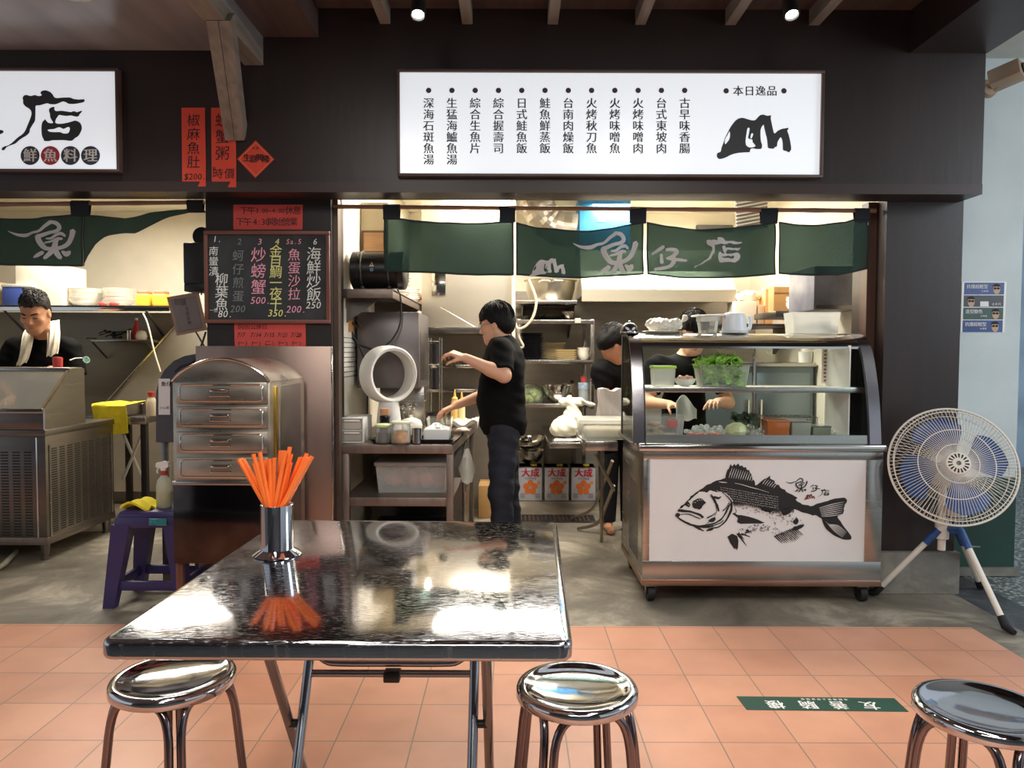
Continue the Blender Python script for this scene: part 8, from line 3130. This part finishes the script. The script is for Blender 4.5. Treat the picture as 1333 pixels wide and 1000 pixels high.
for an_ in (anL, anR):
    F_ = Field(an_ - Vector((.22, .1, .08)), an_ + Vector((.12, .1, .09)), .006)
    F_.cap(an_ + Vector((.035, 0, -.03)), an_ + Vector((-.13, 0, -.038)), .044, .036, .02)
    F_.cap(an_ + Vector((.01, 0, .03)), an_ + Vector((.01, 0, -.02)), .05, .046, .02)
    F_.cut(an_ - Vector((0, 0, .0735)), (0, 0, -1))
    F_.build('shoe', M('black_shoe', (28, 28, 30), .5), t)
# spectacles and ear piece; the light skewer in front of the face
L = lambda *a: hd_ + fq @ (Vector(a) * hs)
m = MB()
for e in (-1, 1):
    m.tube([L(e * (.031 + .021 * math.cos(k * .4488)), .098 - .003 * abs(math.cos(k * .4488)), .004 + .016 * math.sin(k * .4488)) for k in range(14)], .0012, 6, closed=True)
    m.tube([L(e * .052, .094, .008), L(e * .08, .03, .010), L(e * .084, -.01, .006)], .0012, 6)
m.tube([L(-.010, .099, .006), L(.010, .099, .006)], .0012, 6)
m.build('spectacles', BLACK, body)
a, b = P(575, 402, Yc - .02), P(629, 436, Yc - .03)
one('long_skewer', MB().tube([P(573, 400, 5.0), P(618, 426, 4.8)], [.003, .003], 8), STEELB, 'thin bright steel rod slanting down from the dish shelf toward the cook\'s face', 'rod')

# ---------------------------------------------------------------- the man with the towel
Ym = 5.71
s_m = 1.17
hm = P(45.5, 408, 5.50)
t = thing('person', 'man looking down, cream towel round his neck, behind the sloping glass counter', 'person', (hm.x + .05, Ym, 0), 'kitchen staff')
fm = frame((.16, -.86, -.42), (0, 0, 1))
F_ = Field((hm.x - .52, Ym - .48, -.01), (hm.x + .56, Ym + .34, 1.88), .0072)
nk = Vector((xat(53, Ym), Ym + .03, 1.46))
def man_torso(F_, inf=0.0, k=.05):
    F_.ell((nk.x, Ym + .02, 1.24), (.215 + inf, .13 + inf, .20), None, k)
    F_.ell((nk.x, Ym + .03, .95), (.18 + inf, .13 + inf, .25), None, k)
    F_.cap((nk.x - .18, Ym + .03, 1.385), (nk.x + .18, Ym + .03, 1.385), .070 + inf, .068 + inf, k)
    F_.cap((nk.x, Ym + .05, 1.40), (nk.x, Ym + .02, 1.50), .10 + inf, .075 + inf, k)
mL, mR = Vector((nk.x + .225, Ym + .02, 1.37)), Vector((nk.x - .225, Ym + .02, 1.37))
eL, eR = Vector((nk.x + .285, Ym - .02, 1.16)), Vector((nk.x - .28, Ym - .03, 1.10))
wL, wR = Vector((nk.x + .16, Ym - .16, 1.19)), Vector((nk.x - .12, Ym - .17, 1.0))
def man_arms(F_, inf=0.0):
    F_.cap(mL, eL, .060 + inf, .048 + inf, .03)
    F_.cap(mR, eR, .060 + inf, .048 + inf, .03)
man_torso(F_, -.005)
man_arms(F_)
F_.cap(eL, Vector((nk.x + .20, Ym - .20, 1.215)), .048, .032, .02)
F_.cap(eR, wR, .048, .032, .02)
hand(F_, Vector((nk.x + .20, Ym - .20, 1.215)), (-.75, -.55, -.1), (0, -.4, .9), 1.1, .6, 1)
hand(F_, wR, (.3, -.8, -.2), (0, 0, 1), 1.1, .5, 1)
for kx in (-.09, .09):
    F_.cap((nk.x + kx, Ym + .03, .80), (nk.x + kx, Ym + .03, .46), .09, .06, .04)
    F_.cap((nk.x + kx, Ym + .03, .46), (nk.x + kx, Ym + .06, .05), .06, .04, .03)
    F_.cap((nk.x + kx, Ym + .05, .036), (nk.x + kx, Ym - .12, .034), .036, .03, .02)
F_.cap(nk + Vector((0, .03, -.04)), hm + fm @ Vector((0, -.03, -.05)), .068, .066, .03)
head_fields(F_, hm, fm, s_m)
body = F_.build('body', SKIN, t)
face_bits(t, body, hm, fm, s_m)
hair(t, body, hm, fm, s_m, M('greying_hair', (46, 42, 40), .6, var=.5, scale=60, bump=.8, bscale=90, spec=.25), fringe=.070, nape=-.03, side=.03, lift=.007, top=.012, seed=2)
F_ = Field((hm.x - .52, Ym - .30, .70), (hm.x + .56, Ym + .32, 1.56), .0068)
man_torso(F_, .014)
man_arms(F_, .020)
F_.cut_near(mL.lerp(eL, .95), eL - mL, eL - Vector((.1, .14, .14)), eL + Vector((.14, .14, .14)))
F_.cut_near(mR.lerp(eR, .84), eR - mR, eR - Vector((.14, .14, .14)), eR + Vector((.1, .14, .14)))
F_.cap(nk + Vector((0, -.04, .055)), nk + Vector((0, -.08, .16)), .085, .10, .01, 'sub')
F_.ripple(shirt_fold)
F_.build('t_shirt', SHIRT, t)
# towel: over the shoulders, two tails in front
TW = M('cream_towel', (228, 218, 196), .95, var=.06, scale=30, bump=.5, bscale=200)
def tow(path, w0, w1, nm):
    pts = smooth_loop([tuple(p) for p in path], 5, False)
    n = len(pts) - 1
    def f(u, v):
        k = v * n
        i = min(int(k), n - 1)
        p_ = Vector(pts[i]).lerp(Vector(pts[i + 1]), k - i)
        ww = w0 + (w1 - w0) * v
        return p_ + Vector(((u - .5) * ww, -.016 * math.sin(u * math.pi) - .006 * math.sin(u * 14 + v * 5), (u - .5) * .02 + .010 * math.sin(u * 9) * (v > .93)))
    return MB().sheet(f, 12, n * 2, .012, (0, 1, 0))
TX = lambda px, py, Y: P(px, py, Y)
m = tow([TX(70, 418, Ym + .10), TX(69, 420, Ym + .03), TX(69, 428, Ym - .06), TX(69, 440, Ym - .125), TX(68, 452, Ym - .155), TX(67, 463, Ym - .17)], .09, .085, 'a')
tw = m.build('towel', TW, t)
m = tow([TX(52, 420, Ym + .10), TX(42, 426, Ym + .02), TX(37, 434, Ym - .07), TX(34, 448, Ym - .135), TX(31, 462, Ym - .16), TX(27, 475, Ym - .175)], .085, .075, 'b')
m.build('towel_tail', TW, tw)
pp_ = P(74, 476, 5.10)
one('red_label_tub', MB().lathe([(0, 0), (.03, 0), (.032, .06), (.028, .068), (0, .07)], (pp_.x, 5.11, 1.244), 20), M('red_tub', (206, 60, 60), .4), 'small red topped tub on the counter\'s top bar before the man with the towel', 'tub')
pp_ = P(110, 466, 5.3)
t2 = thing('ladle', 'pale ladle handle with a mint green bowl beside the towelled man\'s elbow', 'ladle', tuple(P(100, 470, 5.3)))
MB().tube([P(91, 469, 5.2), P(98, 466.5, 5.25), P(107, 466, 5.3)], .004, 8).build('handle', WHITEP, t2)
MB().lathe(bowl_prof(.024, .026, .003), tuple(pp_ - Vector((0, 0, .02))), 20, Euler((R(30), R(70), 0)).to_matrix()).build('bowl', M('mint_green', (190, 226, 212), .4), t2)

# ---------------------------------------------------------------- the two at the fish counter
def stooper(label, hp, hs_, fwd, torso_pts, arms, hair_kw, skin, lo, hi, sleeve, waist):
    t = thing('person', label, 'person', (torso_pts[-1][0], torso_pts[-1][1], 0), 'kitchen staff')
    q = frame(fwd)
    F_ = Field(lo, hi, .007)
    S_ = Field(lo, hi, .007)
    for G_, inf in ((F_, -.004), (S_, .014)):
        ch, be, pe = (Vector(x) for x in torso_pts)
        ax = (ch - be).normalized()
        wv = Vector(waist)
        G_.ell(ch, (.15 + inf, .12 + inf, .17), None, .05)
        G_.ell(be, (.14 + inf, .12 + inf, .18), None, .05)
        G_.ell(pe, (.15 + inf, .13 + inf, .18), None, .05)
        for sh0, el0, wr0, hd0 in arms:
            G_.cap(sh0, el0, .056 + inf, .044 + inf, .04)
            G_.cap(sh0, ch, .066 + inf, .09 + inf, .05)
    for sh0, el0, wr0, hd0 in arms:
        F_.cap(el0, wr0, .043, .028, .02)
        hand(F_, wr0, Vector(wr0) - Vector(el0), hd0, 1.0, .6, 1)
        el, sh = Vector(el0), Vector(sh0)
        S_.cut_near(sh.lerp(el, sleeve), el - sh, el - Vector((.12, .12, .14)), el + Vector((.12, .12, .14)))
    for kx in (-.08, .08):
        pe = Vector(torso_pts[2])
        F_.cap(pe + Vector((kx, 0, -.05)), (pe.x + kx, pe.y + .02, .48), .08, .055, .04)
        F_.cap((pe.x + kx, pe.y + .02, .48), (pe.x + kx, pe.y + .05, .05), .054, .036, .03)
        F_.cap((pe.x + kx, pe.y + .04, .035), (pe.x + kx, pe.y - .13, .032), .034, .028, .02)
        S_.cap(pe + Vector((kx, 0, -.05)), (pe.x + kx, pe.y + .02, .48), .096, .07, .03)
    S_.cut((0, 0, .60), (0, 0, -1))
    F_.cap(Vector(torso_pts[0]) + Vector((0, 0, .10)), Vector(hp) + q @ Vector((0, -.03, -.05)), .062, .054, .03)
    head_fields(F_, hp, q, hs_)
    b = F_.build('body', skin, t)
    face_bits(t, b, hp, q, hs_)
    hair(t, b, hp, q, hs_, HAIR, **hair_kw)
    nk_ = Vector(torso_pts[0]) + Vector((0, 0, .17))
    S_.cap(nk_.lerp(Vector(hp), .35), hp, .062, .07, .01, 'sub')
    S_.ripple(shirt_fold)
    S_.build('black_uniform', SHIRT, t)
    for kx in (-.08, .08):
        pe = Vector(torso_pts[2])
        MB().tube([(pe.x + kx, pe.y + .02, .66), (pe.x + kx, pe.y + .02, .48), (pe.x + kx, pe.y + .05, .07)], [.092, .078, .062], 16).build('trouser_leg', JEANS, t)
    return t, b, q


Ya = 5.42
ha = P(800, 449, Ya)
stooper('stooping worker in black beside the dome bell end of the fish counter', ha, 1.08, (.88, .22, -.45),
        ((ha.x + .03, Ya + .08, 1.16), (ha.x + .06, Ya + .13, .98), (ha.x + .07, Ya + .17, .82)),
        [((ha.x - .09, Ya - .02, 1.22), (ha.x - .085, Ya - .06, 1.06), (ha.x + .03, Ya - .2, .98), (0, 0, 1)),
         ((ha.x + .16, Ya + .10, 1.22), (ha.x + .18, Ya - .0, 1.02), (ha.x + .12, Ya - .2, .97), (0, 0, 1))],
        dict(fringe=.045, nape=-.08, side=-.008, lift=.014, seed=1), SKIN, (ha.x - .34, Ya - .42, -.01), (ha.x + .48, Ya + .45, 1.66), .80, (0, 0, 0))
Yb = 5.02
hb2 = P(903, 434, Yb)
tb, bb, qb = stooper('worker in black behind the curved glass, head bowed over the case top', hb2, 1.12, (-.10, -.86, -.45),
        ((hb2.x - .03, Yb + .10, 1.20), (hb2.x - .03, Yb + .12, 1.0), (hb2.x - .03, Yb + .14, .82)),
        [((hb2.x - .23, Yb + .06, 1.26), (hb2.x - .30, Yb + .0, 1.02), (hb2.x - .20, Yb - .22, 1.02), (0, 0, 1)),
         ((hb2.x + .17, Yb + .06, 1.26), (hb2.x + .24, Yb + .0, 1.02), (hb2.x + .10, Yb - .24, 1.04), (0, 0, 1))],
        dict(fringe=.05, nape=-.05, side=.01, lift=.014, seed=4), SKIN2, (hb2.x - .48, Yb - .46, -.01), (hb2.x + .46, Yb + .42, 1.72), .72, (0, 0, 0))
m = MB()
m.flat([[(-.03, .02), (.03, .035), (.012, -.045), (-.004, -.045), (.004, .008), (-.032, -.004)]], lambda u, v: Vector((xat(847, 4.9) + u, 4.945, zat(471, 4.9) + v)))
def bagw(u, v):
    return Vector((xat(880 + 26 * u, 4.55), 4.52 + .03 * math.sin(6 * u), zat(545 - 30 * v * (.6 + .4 * math.sin(3 * u + .6)), 4.55) + .01 * math.sin(9 * u + 4 * v)))
one('printed_bag', MB().sheet(bagw, 14, 10, .006, (0, 1, 0)), M('printed_bag_white', (212, 210, 204), .5, var=.05), 'pale plastic bag held behind the case shelf by the bowed worker', 'plastic bag')

# ---------------------------------------------------------------- the tied food bag, soft and lumpy
bx0, by0, bz0_ = FOODBAG
F_ = Field((bx0 - .2, by0 - .17, bz0_ - .01), (bx0 + .30, by0 + .17, bz0_ + .40), .006)
F_.ell((bx0 - .01, by0, bz0_ + .085), (.125, .11, .085), None, .03)
F_.ell((bx0 + .03, by0, bz0_ + .13), (.09, .085, .09), None, .03)
F_.ell((bx0 - .06, by0 - .02, bz0_ + .06), (.085, .08, .055), None, .03)
F_.cap((bx0 + .03, by0, bz0_ + .18), (bx0 + .04, by0, bz0_ + .26), .06, .045, .03)
F_.cap((bx0 - .05, by0 - .01, bz0_ + .285), (bx0 + .10, by0, bz0_ + .29), .03, .026, .03)
F_.cap((bx0 + .10, by0, bz0_ + .285), (bx0 + .21, by0 + .02, bz0_ + .255), .026, .012, .02)
F_.cap((bx0 - .02, by0, bz0_ + .29), (bx0 + .02, by0 - .02, bz0_ + .335), .02, .010, .02)
F_.cut((0, 0, bz0_ + .001), (0, 0, -1))
F_.ripple(lambda X, Y, Z: .005 * np.sin(X * 60 + Z * 50) * np.sin(Y * 55 - Z * 30) + .003 * np.sin(Z * 120 + X * 90) * (Z > bz0_ + .17))
F_.build('bag', M('milky_plastic', (242, 238, 216), .4, var=.05), FOODBAG_T)


def soft_bag(c, hx, hy, hz, n, label, mat, seed):
    """a bunched bag: overlapping soft lumps with fine creases, sitting flat on what carries it"""
    rb = random.Random(seed)
    F_ = Field((c[0] - hx - .06, c[1] - hy - .05, c[2] - .01), (c[0] + hx + .08, c[1] + hy + .05, c[2] + hz + .07), .0045)
    F_.ell((c[0], c[1], c[2] + hz * .4), (hx * .8, hy * .7, hz * .5), None, .02)
    for k in range(n):
        u = rb.uniform(-1, 1)
        F_.ell((c[0] + u * hx * .75, c[1] + rb.uniform(-.6, .6) * hy, c[2] + hz * (.35 + rb.random() * .5 * (1 - u * u * .7))),
               (rb.uniform(.02, .04), rb.uniform(.015, .03), rb.uniform(.014, .03)), Euler((rb.uniform(-1, 1), rb.uniform(-1, 1), rb.uniform(-1, 1))).to_matrix(), .014)
    F_.cap((c[0] + hx * .6, c[1], c[2] + hz * .5), (c[0] + hx * 1.02, c[1], c[2] + hz * .75), .016, .006, .012)
    F_.cap((c[0] + hx * .98, c[1], c[2] + hz * .72), (c[0] + hx * 1.12, c[1] - .01, c[2] + hz * 1.0), .006, .018, .008)
    F_.cut((0, 0, c[2] + .002), (0, 0, -1))
    F_.ripple(lambda X, Y, Z: .0030 * np.sin(X * 150 + Z * 110 + 2 * np.sin(Y * 60)) * np.sin(Y * 120 - Z * 90 + X * 40) + .0018 * np.sin(X * 260 - Z * 200))
    t = thing('plastic_bag', label, 'plastic bag', c)
    F_.build('bag', mat, t)


soft_bag((BAG_ON_PLATE[0], BAG_ON_PLATE[1], TP + .012), .105, .055, .075, 22, 'bunched translucent plastic bag lying on the white plate atop the case', M('translucent_bag', (212, 208, 194), .3, var=.06), 4)
soft_bag(BAG_ON_CARTON, .12, .07, .10, 22, 'crumpled white plastic bag on top of the white carton', M('thin_white_bag', (232, 230, 218), .4, var=.05), 8)
